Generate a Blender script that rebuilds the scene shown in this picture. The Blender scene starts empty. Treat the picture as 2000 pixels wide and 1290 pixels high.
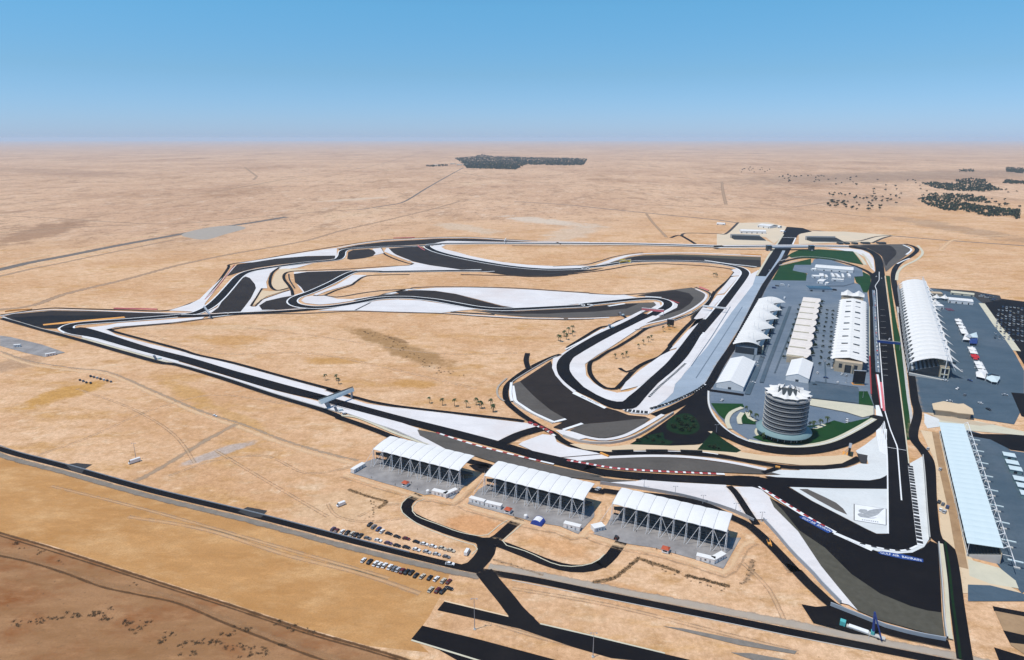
import bpy, bmesh, math, random
from mathutils import Vector, Matrix
from mathutils.geometry import tessellate_polygon
random.seed(7)
ORD = ['first', 'second', 'third', 'fourth', 'fifth', 'sixth', 'seventh', 'eighth', 'ninth', 'tenth', 'eleventh', 'twelfth', 'thirteenth', 'fourteenth', 'fifteenth', 'sixteenth', 'seventeenth', 'eighteenth']
R = math.radians
scene = bpy.context.scene
col = scene.collection

# ------------------------------------------------------------------ camera
CAM_H, FPX, HOR = 240.0, 1300.0, 270.0
PITCH = math.atan((645.0 - HOR) / FPX)
cd = bpy.data.cameras.new('camera'); cam = bpy.data.objects.new('camera', cd); col.objects.link(cam)
cd.sensor_width = 36.0; cd.lens = 36.0 * FPX / 2000.0
cd.clip_start = 1.0; cd.clip_end = 200000.0
cam.location = (0, 0, CAM_H); cam.rotation_euler = (math.pi / 2 - PITCH, 0, 0)
scene.camera = cam

# ------------------------------------------------------------------ sky, sun, exposure
SUN_EL, SUN_AZ = 68.0, -115.0        # azimuth measured from the view direction (+Y) towards +X
world = bpy.data.worlds.new('World'); scene.world = world; world.use_nodes = True
wn, wl = world.node_tree.nodes, world.node_tree.links
bg = wn['Background']
sky = wn.new('ShaderNodeTexSky'); sky.sky_type = 'NISHITA'; sky.sun_disc = False
sky.sun_elevation = R(SUN_EL); sky.sun_rotation = R(SUN_AZ)
sky.altitude = 300; sky.air_density = 1.0; sky.dust_density = 0.2; sky.ozone_density = 4.0
tint = wn.new('ShaderNodeMixRGB'); tint.blend_type = 'MULTIPLY'; tint.inputs[0].default_value = 1.0
wtc = wn.new('ShaderNodeTexCoord'); wsp = wn.new('ShaderNodeSeparateXYZ'); wmr = wn.new('ShaderNodeMapRange'); wmx = wn.new('ShaderNodeMixRGB')
wmr.inputs[1].default_value = 0.085; wmr.inputs[2].default_value = 0.17
wmr2 = wn.new('ShaderNodeMapRange'); wmr2.inputs[1].default_value = 0.0; wmr2.inputs[2].default_value = 0.085; wmx2 = wn.new('ShaderNodeMixRGB')
wmx2.inputs[1].default_value = (0.60, 0.82, 1.44, 1); wmx2.inputs[2].default_value = (0.60, 0.89, 1.14, 1); wmx.inputs[2].default_value = (0.62, 1.12, 1.27, 1)
wl.new(wsp.outputs['Z'], wmr2.inputs[0]); wl.new(wmr2.outputs[0], wmx2.inputs[0]); wl.new(wmx2.outputs[0], wmx.inputs[1])
wl.new(wtc.outputs['Generated'], wsp.inputs[0]); wl.new(wsp.outputs['Z'], wmr.inputs[0]); wl.new(wmr.outputs[0], wmx.inputs[0])
wl.new(sky.outputs[0], tint.inputs[1]); wl.new(wmx.outputs[0], tint.inputs[2]); wl.new(tint.outputs[0], bg.inputs[0])
bg.inputs[1].default_value = 0.10
sd = bpy.data.lights.new('sun', 'SUN'); sun = bpy.data.objects.new('sun', sd); col.objects.link(sun)
sd.energy = 3.95; sd.angle = R(0.5); sd.color = (1.0, 0.945, 0.855)
sv = Vector((math.sin(R(SUN_AZ)) * math.cos(R(SUN_EL)), math.cos(R(SUN_AZ)) * math.cos(R(SUN_EL)), math.sin(R(SUN_EL))))
sun.rotation_euler = (-sv).to_track_quat('-Z', 'Y').to_euler()
sun.location = (0, 0, 900)
scene.view_settings.view_transform = 'Standard'; scene.view_settings.look = 'None'
scene.view_settings.exposure = 0.0; scene.view_settings.gamma = 1.0
scene.cycles.volume_bounces = 1; scene.cycles.max_bounces = 6

# ------------------------------------------------------------------ survey helpers (site plan in metres)
def G(u, v, z=0.0):
    a = (u - 1000.0) / FPX; b = -(v - 645.0) / FPX
    c, s = math.cos(PITCH), math.sin(PITCH)
    dy, dz = b * s + c, b * c - s
    t = (z - CAM_H) / dz
    return Vector((a * t, dy * t, z))
def sheet(x0, y0, k):
    def f(*n): return [(x0 + n[i] / k, y0 + n[i + 1] / k) for i in range(0, len(n), 2)]
    return f
P0 = sheet(0, 0, 1)
A = sheet(0, 420, 4); B = sheet(400, 440, 5); C = sheet(750, 440, 5); D = sheet(1100, 440, 5)
E = sheet(1400, 420, 5); F = sheet(1640, 420, 5.375); Q = sheet(1640, 600, 4.96); H = sheet(1350, 600, 4.3)
I = sheet(940, 600, 4); J = sheet(560, 640, 4); K = sheet(160, 620, 3.704); L = sheet(660, 820, 3.794)
M = sheet(1100, 880, 4.03); N = sheet(1400, 840, 4.3); O = sheet(1560, 960, 3.909); P = sheet(780, 1060, 2.564)
S = sheet(1760, 760, 3.225)
def cat(pts, closed=False, n=6):
    m = len(pts); out = []
    if m < 3: return list(pts)
    for i in range(m if closed else m - 1):
        p0 = pts[(i - 1) % m] if closed or i > 0 else pts[0]
        p1 = pts[i]; p2 = pts[(i + 1) % m]
        p3 = pts[(i + 2) % m] if closed or i + 2 < m else pts[-1]
        for k in range(n):
            t = k / n
            out.append(tuple(0.5 * (2 * b + (c - a) * t + (2 * a - 5 * b + 4 * c - d) * t * t + (3 * b - a - 3 * c + d) * t ** 3)
                             for a, b, c, d in zip(p0, p1, p2, p3)))
    if not closed: out.append(pts[-1])
    return out
def resample(pts, n):
    pts = [Vector(p) for p in pts]
    d = [0.0]
    for a, b in zip(pts, pts[1:]): d.append(d[-1] + (b - a).length)
    out, j = [], 0
    for i in range(n):
        s = d[-1] * i / (n - 1)
        while j < len(d) - 2 and d[j + 1] < s: j += 1
        seg = d[j + 1] - d[j]
        out.append(pts[j].lerp(pts[j + 1], (s - d[j]) / seg if seg > 1e-9 else 0))
    return out

# ------------------------------------------------------------------ materials
MAT = {}
def mat(name, color, rough=0.8, noise=None, metallic=0.0, bump=None, spec=0.3, alpha=1.0, vary=False):
    """noise = (scale, amount, second colour): grain on top of the plain colour"""
    m = bpy.data.materials.new(name); m.use_nodes = True
    nt = m.node_tree; b = nt.nodes['Principled BSDF']
    b.inputs['Base Color'].default_value = (*color, 1); b.inputs['Roughness'].default_value = rough
    b.inputs['Metallic'].default_value = metallic; b.inputs['Specular IOR Level'].default_value = spec
    if noise:
        tc = nt.nodes.new('ShaderNodeTexCoord')
        last = None
        mix = nt.nodes.new('ShaderNodeMixRGB'); mix.inputs[1].default_value = (*color, 1); mix.inputs[2].default_value = (*noise[2], 1)
        n1 = nt.nodes.new('ShaderNodeTexNoise'); n1.inputs['Scale'].default_value = noise[0]; n1.inputs['Detail'].default_value = 6
        n1.inputs['Roughness'].default_value = 0.65
        ramp = nt.nodes.new('ShaderNodeMapRange'); ramp.inputs[1].default_value = 0.5 - noise[1] / 2; ramp.inputs[2].default_value = 0.5 + noise[1] / 2
        nt.links.new(tc.outputs['Object'], n1.inputs['Vector']); nt.links.new(n1.outputs['Fac'], ramp.inputs[0])
        nt.links.new(ramp.outputs[0], mix.inputs[0]); nt.links.new(mix.outputs[0], b.inputs['Base Color'])
        if bump:
            bp = nt.nodes.new('ShaderNodeBump'); bp.inputs['Distance'].default_value = bump; bp.inputs['Strength'].default_value = 0.6
            nt.links.new(n1.outputs['Fac'], bp.inputs['Height']); nt.links.new(bp.outputs[0], b.inputs['Normal'])
    MAT[name] = m
    return m
mat('asphalt_old', (0.040, 0.040, 0.043), 0.9, (0.06, 0.5, (0.065, 0.064, 0.066)), spec=0.0)
mat('gravel_olive', (0.068, 0.064, 0.050), 0.95, (0.25, 0.5, (0.10, 0.094, 0.076)), spec=0.0)
def runoff_mat(name, c1, c2, c3):
    m = mat(name, c1, 0.8, (0.03, 0.5, c2), spec=0.1); nt = m.node_tree; nd, lk = nt.nodes, nt.links; b = nd['Principled BSDF']; src = b.inputs['Base Color'].links[0].from_socket
    tc = nd.new('ShaderNodeTexCoord')
    for sc_, lo, hi, amt, cc, st in ((0.009, 0.48, 0.72, 0.8, c3, (1, 1, 1)), (0.06, 0.5, 0.75, 0.6, tuple(x * 0.72 for x in c1), (0.35, 1.6, 1)), (0.5, 0.45, 0.7, 0.4, tuple(x * 0.75 for x in c1), (1, 1, 1))):
        mp = nd.new('ShaderNodeMapping'); mp.inputs['Scale'].default_value = st; mp.inputs['Rotation'].default_value = (0, 0, 0.45); lk.new(tc.outputs['Object'], mp.inputs[0])
        n = nd.new('ShaderNodeTexNoise'); n.inputs['Scale'].default_value = sc_; n.inputs['Detail'].default_value = 7; n.inputs['Roughness'].default_value = 0.7; lk.new(mp.outputs[0], n.inputs['Vector'])
        r = nd.new('ShaderNodeMapRange'); r.inputs[1].default_value = lo; r.inputs[2].default_value = hi; r.inputs[4].default_value = amt; lk.new(n.outputs['Fac'], r.inputs[0])
        x = nd.new('ShaderNodeMixRGB'); lk.new(r.outputs[0], x.inputs[0]); lk.new(src, x.inputs[1]); x.inputs[2].default_value = (*cc, 1); src = x.outputs[0]
    lk.new(src, b.inputs['Base Color'])
runoff_mat('white_runoff', (0.74, 0.715, 0.71), (0.62, 0.595, 0.595), (0.62, 0.54, 0.51))
runoff_mat('pale_runoff', (0.68, 0.69, 0.68), (0.58, 0.60, 0.60), (0.62, 0.58, 0.54))
runoff_mat('tarmac_runoff', (0.020, 0.0155, 0.014), (0.034, 0.026, 0.023), (0.046, 0.037, 0.031))
runoff_mat('apron', (0.115, 0.155, 0.205), (0.17, 0.21, 0.26), (0.22, 0.25, 0.29))
runoff_mat('apron_dark', (0.055, 0.088, 0.120), (0.085, 0.122, 0.158), (0.12, 0.145, 0.175))
runoff_mat('lawn_green', (0.007, 0.042, 0.010), (0.014, 0.062, 0.014), (0.028, 0.066, 0.014))
runoff_mat('drag_concrete', (0.36, 0.42, 0.49), (0.27, 0.33, 0.40), (0.24, 0.29, 0.35))
runoff_mat('asphalt_new', (0.005, 0.0042, 0.0055), (0.009, 0.0078, 0.0095), (0.020, 0.017, 0.016))
runoff_mat('lawn_dark', (0.004, 0.020, 0.007), (0.008, 0.030, 0.009), (0.012, 0.030, 0.009))
runoff_mat('gravel_bed', (0.085, 0.076, 0.068), (0.12, 0.107, 0.096), (0.13, 0.115, 0.10))
mat('white_line', (0.80, 0.80, 0.80), 0.7, (0.08, 0.4, (0.7, 0.7, 0.7)))
mat('kerb_red', (0.31, 0.045, 0.045), 0.7, (0.4, 0.4, (0.34, 0.03, 0.03)))
mat('kerb_black', (0.02, 0.02, 0.022), 0.7, (0.4, 0.4, (0.03, 0.03, 0.03)))
mat('pad_grey', (0.19, 0.18, 0.18), 0.9, (0.08, 0.4, (0.34, 0.325, 0.32)), spec=0.0)
mat('verge_cream', (0.60, 0.55, 0.42), 0.9, (0.1, 0.5, (0.50, 0.47, 0.36)))
mat('far_pad', (0.66, 0.53, 0.385), 0.95, (0.02, 0.5, (0.56, 0.48, 0.37)), spec=0.0)
mat('verge_sand', (0.66, 0.50, 0.33), 0.95, (0.06, 0.5, (0.58, 0.45, 0.30)))
mat('verge_gravel', (0.15, 0.135, 0.12), 0.95, (0.3, 0.5, (0.24, 0.21, 0.18)))
mat('track_gravel', (0.32, 0.28, 0.24), 0.95, (0.1, 0.5, (0.40, 0.34, 0.28)))
mat('dirt_dark', (0.26, 0.16, 0.085), 0.95, (0.15, 0.5, (0.40, 0.26, 0.145)))
mat('dirt_pale', (0.66, 0.49, 0.32), 0.95, (0.08, 0.5, (0.72, 0.55, 0.37)))
mat('scrub_track', (0.46, 0.29, 0.17), 0.95, (0.1, 0.5, (0.36, 0.22, 0.12)))
mat('membrane', (0.74, 0.725, 0.70), 0.7, (0.12, 0.5, (0.64, 0.625, 0.60)))
mat('membrane_cream', (0.72, 0.66, 0.61), 0.7, (0.12, 0.5, (0.62, 0.56, 0.51)))
mat('roof_white', (0.76, 0.75, 0.735), 0.65, (0.15, 0.5, (0.68, 0.67, 0.655)))
mat('roof_cool', (0.58, 0.67, 0.69), 0.65, (0.15, 0.5, (0.50, 0.60, 0.63)))
mat('steel_white', (0.80, 0.80, 0.80), 0.5, (0.5, 0.4, (0.74, 0.74, 0.74)))
mat('steel_grey', (0.35, 0.37, 0.40), 0.5, (0.5, 0.4, (0.30, 0.31, 0.33)))
mat('sandstone', (0.52, 0.42, 0.30), 0.9, (0.2, 0.5, (0.45, 0.36, 0.26)))
mat('concrete', (0.52, 0.51, 0.48), 0.9, (0.2, 0.5, (0.43, 0.42, 0.40)))
mat('concrete_cool', (0.36, 0.40, 0.44), 0.85, (0.2, 0.5, (0.30, 0.33, 0.37)))
mat('tower_ring', (0.42, 0.43, 0.43), 0.85, (0.2, 0.5, (0.34, 0.35, 0.355)))
mat('teal_roof', (0.20, 0.30, 0.31), 0.7, (0.2, 0.5, (0.16, 0.25, 0.26)))
mat('glass_dark', (0.022, 0.028, 0.036), 0.15, (0.3, 0.5, (0.03, 0.036, 0.045)), spec=0.6)
mat('seat_dark', (0.035, 0.045, 0.05), 0.8, (0.6, 0.5, (0.06, 0.07, 0.075)))
mat('screen_black', (0.010, 0.010, 0.012), 0.4, (0.5, 0.5, (0.015, 0.015, 0.018)))
mat('tile_red', (0.50, 0.10, 0.045), 0.85, (0.6, 0.5, (0.40, 0.08, 0.04)))
mat('banner_blue', (0.012, 0.045, 0.20), 0.7, (0.1, 0.5, (0.016, 0.06, 0.25)))
mat('cloth_blue', (0.02, 0.05, 0.30), 0.7, (0.4, 0.5, (0.03, 0.07, 0.36)))
mat('cloth_red', (0.50, 0.02, 0.03), 0.7, (0.4, 0.5, (0.42, 0.02, 0.03)))
mat('paint_orange', (0.75, 0.36, 0.08), 0.7, (0.2, 0.5, (0.65, 0.28, 0.06)))
mat('paint_yellow', (0.72, 0.58, 0.05), 0.7, (0.2, 0.5, (0.62, 0.5, 0.05)))
mat('paint_pink', (0.70, 0.20, 0.22), 0.7, (0.2, 0.5, (0.60, 0.14, 0.16)))
mat('logo_grey', (0.27, 0.28, 0.29), 0.8, (0.4, 0.4, (0.40, 0.41, 0.42)))
mat('rubber', (0.015, 0.015, 0.016), 0.9, (2, 0.5, (0.022, 0.022, 0.022)))
mat('leaf_palm', (0.035, 0.060, 0.020), 0.8, (0.5, 0.5, (0.06, 0.085, 0.03)))
mat('bark', (0.14, 0.10, 0.065), 0.95, (0.8, 0.5, (0.20, 0.14, 0.09)))
mat('leaf_dark', (0.026, 0.040, 0.022), 0.95, (0.3, 0.5, (0.042, 0.058, 0.030)), spec=0.0)
mat('scrub_leaf', (0.075, 0.045, 0.022), 0.95, (0.8, 0.5, (0.11, 0.085, 0.05)))
mat('hedge_brown', (0.20, 0.13, 0.07), 0.95, (1.0, 0.5, (0.28, 0.18, 0.09)))
mat('machine_teal', (0.10, 0.45, 0.45), 0.5, (0.5, 0.5, (0.08, 0.38, 0.38)))
mat('machine_blue', (0.02, 0.05, 0.22), 0.5, (0.5, 0.5, (0.02, 0.04, 0.16)))
CARCOL = {'white': (0.80, 0.80, 0.80), 'black': (0.012, 0.012, 0.014), 'silver': (0.50, 0.51, 0.53), 'maroon': (0.13, 0.015, 0.018),
          'grey': (0.16, 0.165, 0.18), 'beige': (0.56, 0.50, 0.40), 'red': (0.5, 0.02, 0.02), 'blue': (0.03, 0.06, 0.18), 'purple': (0.10, 0.06, 0.11)}
for k, c in CARCOL.items(): mat('paint_' + k + '_car', c, 0.35, (1.0, 0.4, tuple(x * 0.9 for x in c)), spec=0.5)
mat('cloth_dark', (0.03, 0.03, 0.035), 0.9, (5, 0.5, (0.05, 0.05, 0.055)))
mat('skin', (0.35, 0.21, 0.14), 0.7, (5, 0.5, (0.32, 0.19, 0.12)))

def desert_material():
    m = bpy.data.materials.new('desert_sand'); m.use_nodes = True
    nt = m.node_tree; nd, lk = nt.nodes, nt.links; bs = nd['Principled BSDF']
    bs.inputs['Roughness'].default_value = 0.95; bs.inputs['Specular IOR Level'].default_value = 0.0
    tc = nd.new('ShaderNodeTexCoord'); vec = tc.outputs['Object']
    def noise(scale, detail=6, rough=0.6, st=(1, 1, 1), rot=0.0, off=(0, 0, 0)):
        mp = nd.new('ShaderNodeMapping'); mp.inputs['Scale'].default_value = st; mp.inputs['Rotation'].default_value = (0, 0, rot)
        mp.inputs['Location'].default_value = off
        lk.new(vec, mp.inputs[0])
        n = nd.new('ShaderNodeTexNoise'); n.inputs['Scale'].default_value = scale; n.inputs['Detail'].default_value = detail
        n.inputs['Roughness'].default_value = rough; lk.new(mp.outputs[0], n.inputs['Vector'])
        return n.outputs['Fac']
    def rng(v, a, b, c=0.0, d=1.0):
        r = nd.new('ShaderNodeMapRange'); r.interpolation_type = 'SMOOTHSTEP'
        for i, x in enumerate((a, b, c, d)): r.inputs[i + 1].default_value = x
        lk.new(v, r.inputs[0]); return r.outputs[0]
    def math_(op, a, b):
        n = nd.new('ShaderNodeMath'); n.operation = op
        for i, x in enumerate((a, b)):
            if isinstance(x, (int, float)): n.inputs[i].default_value = x
            else: lk.new(x, n.inputs[i])
        return n.outputs[0]
    def mix(f, a, b, mode='MIX'):
        n = nd.new('ShaderNodeMixRGB'); n.blend_type = mode
        if isinstance(f, (int, float)): n.inputs[0].default_value = f
        else: lk.new(f, n.inputs[0])
        for i, x in enumerate((a, b)):
            if isinstance(x, tuple): n.inputs[i + 1].default_value = (*x, 1)
            else: lk.new(x, n.inputs[i + 1])
        return n.outputs[0]
    sep = nd.new('ShaderNodeSeparateXYZ'); lk.new(vec, sep.inputs[0])
    # graded sand of the site
    c = mix(rng(noise(0.006, 5, 0.62), 0.36, 0.64), (0.82, 0.55, 0.355), (0.68, 0.405, 0.225))
    c = mix(rng(noise(0.012, 5, 0.7, (1, 2.4, 1), 0.35, (300, 90, 0)), 0.50, 0.70), c, (0.63, 0.365, 0.155))
    c = mix(rng(noise(0.018, 5, 0.65, (1, 2.0, 1), -0.25, (70, 900, 0)), 0.56, 0.74), c, (0.83, 0.61, 0.42))
    c = mix(rng(noise(0.045, 6, 0.75, (1, 1.8, 1), 0.5, (12, 400, 0)), 0.47, 0.68, 0, 0.75), c, (0.56, 0.32, 0.145))
    c = mix(rng(noise(0.055, 6, 0.75, (1, 1.5, 1), -0.4, (512, 40, 0)), 0.53, 0.70, 0, 0.7), c, (0.86, 0.645, 0.455))
    # natural stony desert beyond the perimeter roads
    f = mix(rng(noise(0.0011, 7, 0.62), 0.35, 0.65), (0.78, 0.53, 0.36), (0.63, 0.405, 0.27))
    f = mix(rng(noise(0.0021, 7, 0.66, (1, 0.35, 1), 0.2, (400, 0, 0)), 0.52, 0.72), f, (0.47, 0.285, 0.175))
    f = mix(rng(noise(0.0016, 7, 0.66, (1, 0.5, 1), -0.2, (0, 3000, 0)), 0.58, 0.74), f, (0.80, 0.58, 0.39))
    f = mix(rng(noise(0.03, 5, 0.75), 0.50, 0.68, 0, 0.75), f, (0.27, 0.165, 0.105))
    f = mix(rng(noise(0.009, 5, 0.8, (1, 0.5, 1), 0, (55, 0, 0)), 0.50, 0.66, 0, 0.7), f, (0.36, 0.225, 0.145))
    f = mix(rng(noise(0.016, 5, 0.8, (1, 0.5, 1), 0, (9, 77, 0)), 0.52, 0.68, 0, 0.6), f, (0.86, 0.67, 0.52))
    edge = math_('ADD', sep.outputs['Y'], math_('MULTIPLY', math_('SUBTRACT', noise(0.0015, 6), 0.5), 1400.0))
    edge = math_('SUBTRACT', edge, math_('MULTIPLY', sep.outputs['X'], 0.35))
    c = mix(rng(edge, 1500, 2300), c, f)
    # stains with a shape of their own, laid out on the plan: (from pixel, to pixel, half width m, colour, strength)
    stains = [((700, 645), (905, 732), 20, (0.40, 0.235, 0.105), 0.85), ((750, 655), (800, 672), 5, (0.30, 0.18, 0.09), 0.7),
              ((622, 706), (690, 706), 14, (0.60, 0.33, 0.12), 0.8), ((790, 748), (842, 752), 13, (0.60, 0.33, 0.12), 0.85),
              ((425, 662), (500, 664), 22, (0.62, 0.34, 0.13), 0.7), ((40, 795), (170, 755), 18, (0.60, 0.33, 0.10), 0.9),
              ((320, 745), (400, 785), 14, (0.62, 0.36, 0.14), 0.8), ((410, 790), (520, 850), 9, (0.62, 0.37, 0.15), 0.6),
              ((365, 905), (480, 868), 7, (0.52, 0.46, 0.44), 0.8), ((900, 1025), (975, 1035), 12, (0.70, 0.36, 0.17), 0.8),
              ((1040, 1052), (1130, 1080), 10, (0.70, 0.38, 0.18), 0.7), ((1150, 1150), (1330, 1190), 10, (0.66, 0.36, 0.17), 0.6),
              ((1000, 425), (1130, 440), 60, (0.74, 0.64, 0.54), 0.8), ((860, 437), (960, 455), 50, (0.70, 0.58, 0.46), 0.6),
              ((620, 395), (760, 385), 45, (0.74, 0.60, 0.47), 0.7), ((1080, 470), (1160, 440), 60, (0.70, 0.60, 0.50), 0.5),
              ((0, 480), (150, 430), 80, (0.30, 0.175, 0.11), 0.6), ((1500, 355), (1990, 335), 500, (0.30, 0.215, 0.165), 0.55),
              ((1750, 425), (1990, 470), 70, (0.36, 0.25, 0.175), 0.5), ((20, 330), (240, 345), 300, (0.40, 0.25, 0.17), 0.5),
              ((1560, 385), (1760, 400), 120, (0.42, 0.30, 0.22), 0.4), ((0, 720), (60, 700), 25, (0.46, 0.30, 0.20), 0.7),
              ((1200, 535), (1420, 545), 22, (0.68, 0.46, 0.28), 0.5), ((1230, 660), (1330, 620), 12, (0.74, 0.49, 0.33), 0.5),
              ((640, 1000), (700, 985), 25, (0.74, 0.52, 0.33), 0.5), ((210, 640), (620, 640), 12, (0.74, 0.54, 0.36), 0.5)]
    wob = noise(0.02, 5, 0.6); wob2 = noise(0.15, 4, 0.7)
    for (a, b, w, cl, st) in stains:
        pa, pb = G(*a), G(*b)
        mid = (pa + pb) / 2; d = pb - pa; hl = d.length / 2 + w
        mp = nd.new('ShaderNodeMapping'); mp.vector_type = 'TEXTURE'
        mp.inputs['Location'].default_value = (mid.x, mid.y, 0); mp.inputs['Rotation'].default_value = (0, 0, math.atan2(d.y, d.x))
        mp.inputs['Scale'].default_value = (hl, w, 1e5)
        lk.new(vec, mp.inputs[0])
        ln = nd.new('ShaderNodeVectorMath'); ln.operation = 'LENGTH'; lk.new(mp.outputs[0], ln.inputs[0])
        v = math_('ADD', ln.outputs['Value'], math_('ADD', math_('MULTIPLY', math_('SUBTRACT', wob, 0.5), 2.0), math_('MULTIPLY', math_('SUBTRACT', wob2, 0.5), 0.8)))
        c = mix(rng(v, 0.55, 1.1, st, 0.0), c, cl)
    # grain and scattered stones
    c = mix(rng(noise(0.22, 3, 0.9, (1, 1, 1), 0, (31, 7, 0)), 0.66, 0.72, 0, 0.55), c, (0.30, 0.19, 0.11))
    c = mix(rng(noise(0.12, 4, 0.8), 0.35, 0.66, 0, 0.6), c, mix(1.0, c, (0.72, 0.68, 0.62), 'MULTIPLY'))
    c = mix(rng(noise(0.35, 4, 0.8), 0.38, 0.62, 0, 0.6), c, mix(1.0, c, (0.72, 0.68, 0.62), 'MULTIPLY'))
    c = mix(rng(noise(1.3, 3, 0.8), 0.35, 0.65, 0, 0.30), c, mix(1.0, c, (0.60, 0.56, 0.50), 'MULTIPLY'))
    lk.new(c, bs.inputs['Base Color'])
    bp = nd.new('ShaderNodeBump'); bp.inputs['Distance'].default_value = 1.2; bp.inputs['Strength'].default_value = 0.35
    lk.new(noise(0.05, 8, 0.7), bp.inputs['Height']); lk.new(bp.outputs[0], bs.inputs['Normal'])
    MAT['desert'] = m
desert_material()
def field_material(name, c1, c2, c3, rot, dots=0.0):
    m = bpy.data.materials.new(name); m.use_nodes = True
    nt = m.node_tree; nd, lk = nt.nodes, nt.links; bs = nd['Principled BSDF']
    bs.inputs['Roughness'].default_value = 0.95; bs.inputs['Specular IOR Level'].default_value = 0.0
    tc = nd.new('ShaderNodeTexCoord')
    def nz(scale, st, r, lo, hi, amt=1.0, det=8):
        mp = nd.new('ShaderNodeMapping'); mp.inputs['Scale'].default_value = st; mp.inputs['Rotation'].default_value = (0, 0, r); lk.new(tc.outputs['Object'], mp.inputs[0])
        n = nd.new('ShaderNodeTexNoise'); n.inputs['Scale'].default_value = scale; n.inputs['Detail'].default_value = det; n.inputs['Roughness'].default_value = 0.68
        lk.new(mp.outputs[0], n.inputs['Vector'])
        g = nd.new('ShaderNodeMapRange'); g.inputs[1].default_value = lo; g.inputs[2].default_value = hi; g.inputs[4].default_value = amt
        lk.new(n.outputs['Fac'], g.inputs[0]); return g.outputs[0]
    def mx(f, a, b):
        n = nd.new('ShaderNodeMixRGB'); lk.new(f, n.inputs[0])
        for i, x in enumerate((a, b)):
            if isinstance(x, tuple): n.inputs[i + 1].default_value = (*x, 1)
            else: lk.new(x, n.inputs[i + 1])
        return n.outputs[0]
    c = mx(nz(0.012, (1, 3.0, 1), rot, 0.38, 0.62), c1, c2)
    c = mx(nz(0.022, (1, 2.0, 1), rot + 0.2, 0.48, 0.66), c, c3)
    c = mx(nz(0.05, (1, 2.4, 1), rot - 0.3, 0.52, 0.70, 0.6, 6), c, tuple(min(0.9, x * 1.25) for x in c1))
    c = mx(nz(0.12, (1, 1.6, 1), 0.3, 0.42, 0.7, 0.5, 5), c, tuple(x * 0.72 for x in c1))
    c = mx(nz(0.9, (1, 1, 1), 0, 0.4, 0.7, 0.45, 3), c, tuple(x * 0.55 for x in c1))
    if dots: c = mx(nz(0.25, (1, 1, 1), 0, 0.62, 0.70, dots, 4), c, (0.10, 0.065, 0.04))
    lk.new(c, bs.inputs['Base Color'])
    MAT[name] = m
field_material('field_sand', (0.53, 0.285, 0.115), (0.44, 0.22, 0.078), (0.62, 0.37, 0.175), 0.75)
field_material('scrub_sand', (0.385, 0.21, 0.105), (0.27, 0.135, 0.058), (0.24, 0.085, 0.028), 0.5, 0.5)

def soft_mat(name, color, c2, core=0.5, wob=1.0, opac=1.0):
    """worn dirt surface whose edges thin out into the sand below (uses the across-ribbon UV)"""
    m = mat(name, color, 0.95, (0.15, 0.5, c2), spec=0.0); nt = m.node_tree; nd, lk = nt.nodes, nt.links
    uv = nd.new('ShaderNodeUVMap'); sp = nd.new('ShaderNodeSeparateXYZ'); lk.new(uv.outputs[0], sp.inputs[0])
    def mt(op, a, b):
        n = nd.new('ShaderNodeMath'); n.operation = op
        for i, x in enumerate((a, b)):
            if isinstance(x, (int, float)): n.inputs[i].default_value = x
            else: lk.new(x, n.inputs[i])
        return n.outputs[0]
    d = mt('SUBTRACT', 1.0, mt('ABSOLUTE', mt('SUBTRACT', mt('MULTIPLY', sp.outputs['Y'], 2.0), 1.0), 0.0))
    tc = nd.new('ShaderNodeTexCoord'); nn = nd.new('ShaderNodeTexNoise'); nn.inputs['Scale'].default_value = 0.12; nn.inputs['Detail'].default_value = 7; nn.inputs['Roughness'].default_value = 0.75
    lk.new(tc.outputs['Object'], nn.inputs['Vector'])
    v = mt('ADD', d, mt('MULTIPLY', mt('SUBTRACT', nn.outputs['Fac'], 0.5), 2.6 * wob))
    r = nd.new('ShaderNodeMapRange'); r.inputs[1].default_value = 0.1; r.inputs[2].default_value = 0.1 + core; r.inputs[4].default_value = opac; lk.new(v, r.inputs[0])
    tr = nd.new('ShaderNodeBsdfTransparent'); mx = nd.new('ShaderNodeMixShader')
    lk.new(r.outputs[0], mx.inputs[0]); lk.new(tr.outputs[0], mx.inputs[1]); lk.new(nd['Principled BSDF'].outputs[0], mx.inputs[2]); lk.new(mx.outputs[0], nd['Material Output'].inputs['Surface'])
soft_mat('soft_pale', (0.80, 0.565, 0.355), (0.72, 0.48, 0.28), 0.8, 0.8, 0.75); soft_mat('faint_pale', (0.80, 0.56, 0.35), (0.74, 0.50, 0.30), 0.9, 1.0, 0.4); soft_mat('faint_grey', (0.36, 0.25, 0.16), (0.46, 0.31, 0.19), 0.9, 1.2, 0.45); soft_mat('soft_grey', (0.36, 0.28, 0.21), (0.46, 0.34, 0.23), 0.7, 1.0, 0.7); soft_mat('soft_dark', (0.27, 0.165, 0.09), (0.38, 0.235, 0.125)); soft_mat('soft_rut', (0.09, 0.048, 0.024), (0.17, 0.09, 0.045), 0.5, 0.6, 0.8); soft_mat('soft_scrub', (0.44, 0.25, 0.13), (0.34, 0.19, 0.095), 0.9, 1.0, 0.6); soft_mat('soft_verge', (0.17, 0.15, 0.13), (0.27, 0.23, 0.19), 0.4, 0.5); soft_mat('soft_gravel', (0.33, 0.285, 0.24), (0.42, 0.35, 0.28), 0.4, 0.5); soft_mat('soft_road', (0.13, 0.12, 0.115), (0.20, 0.175, 0.155), 0.3, 0.3); soft_mat('soft_far', (0.32, 0.21, 0.14), (0.42, 0.29, 0.19), 0.5, 0.8)
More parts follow.
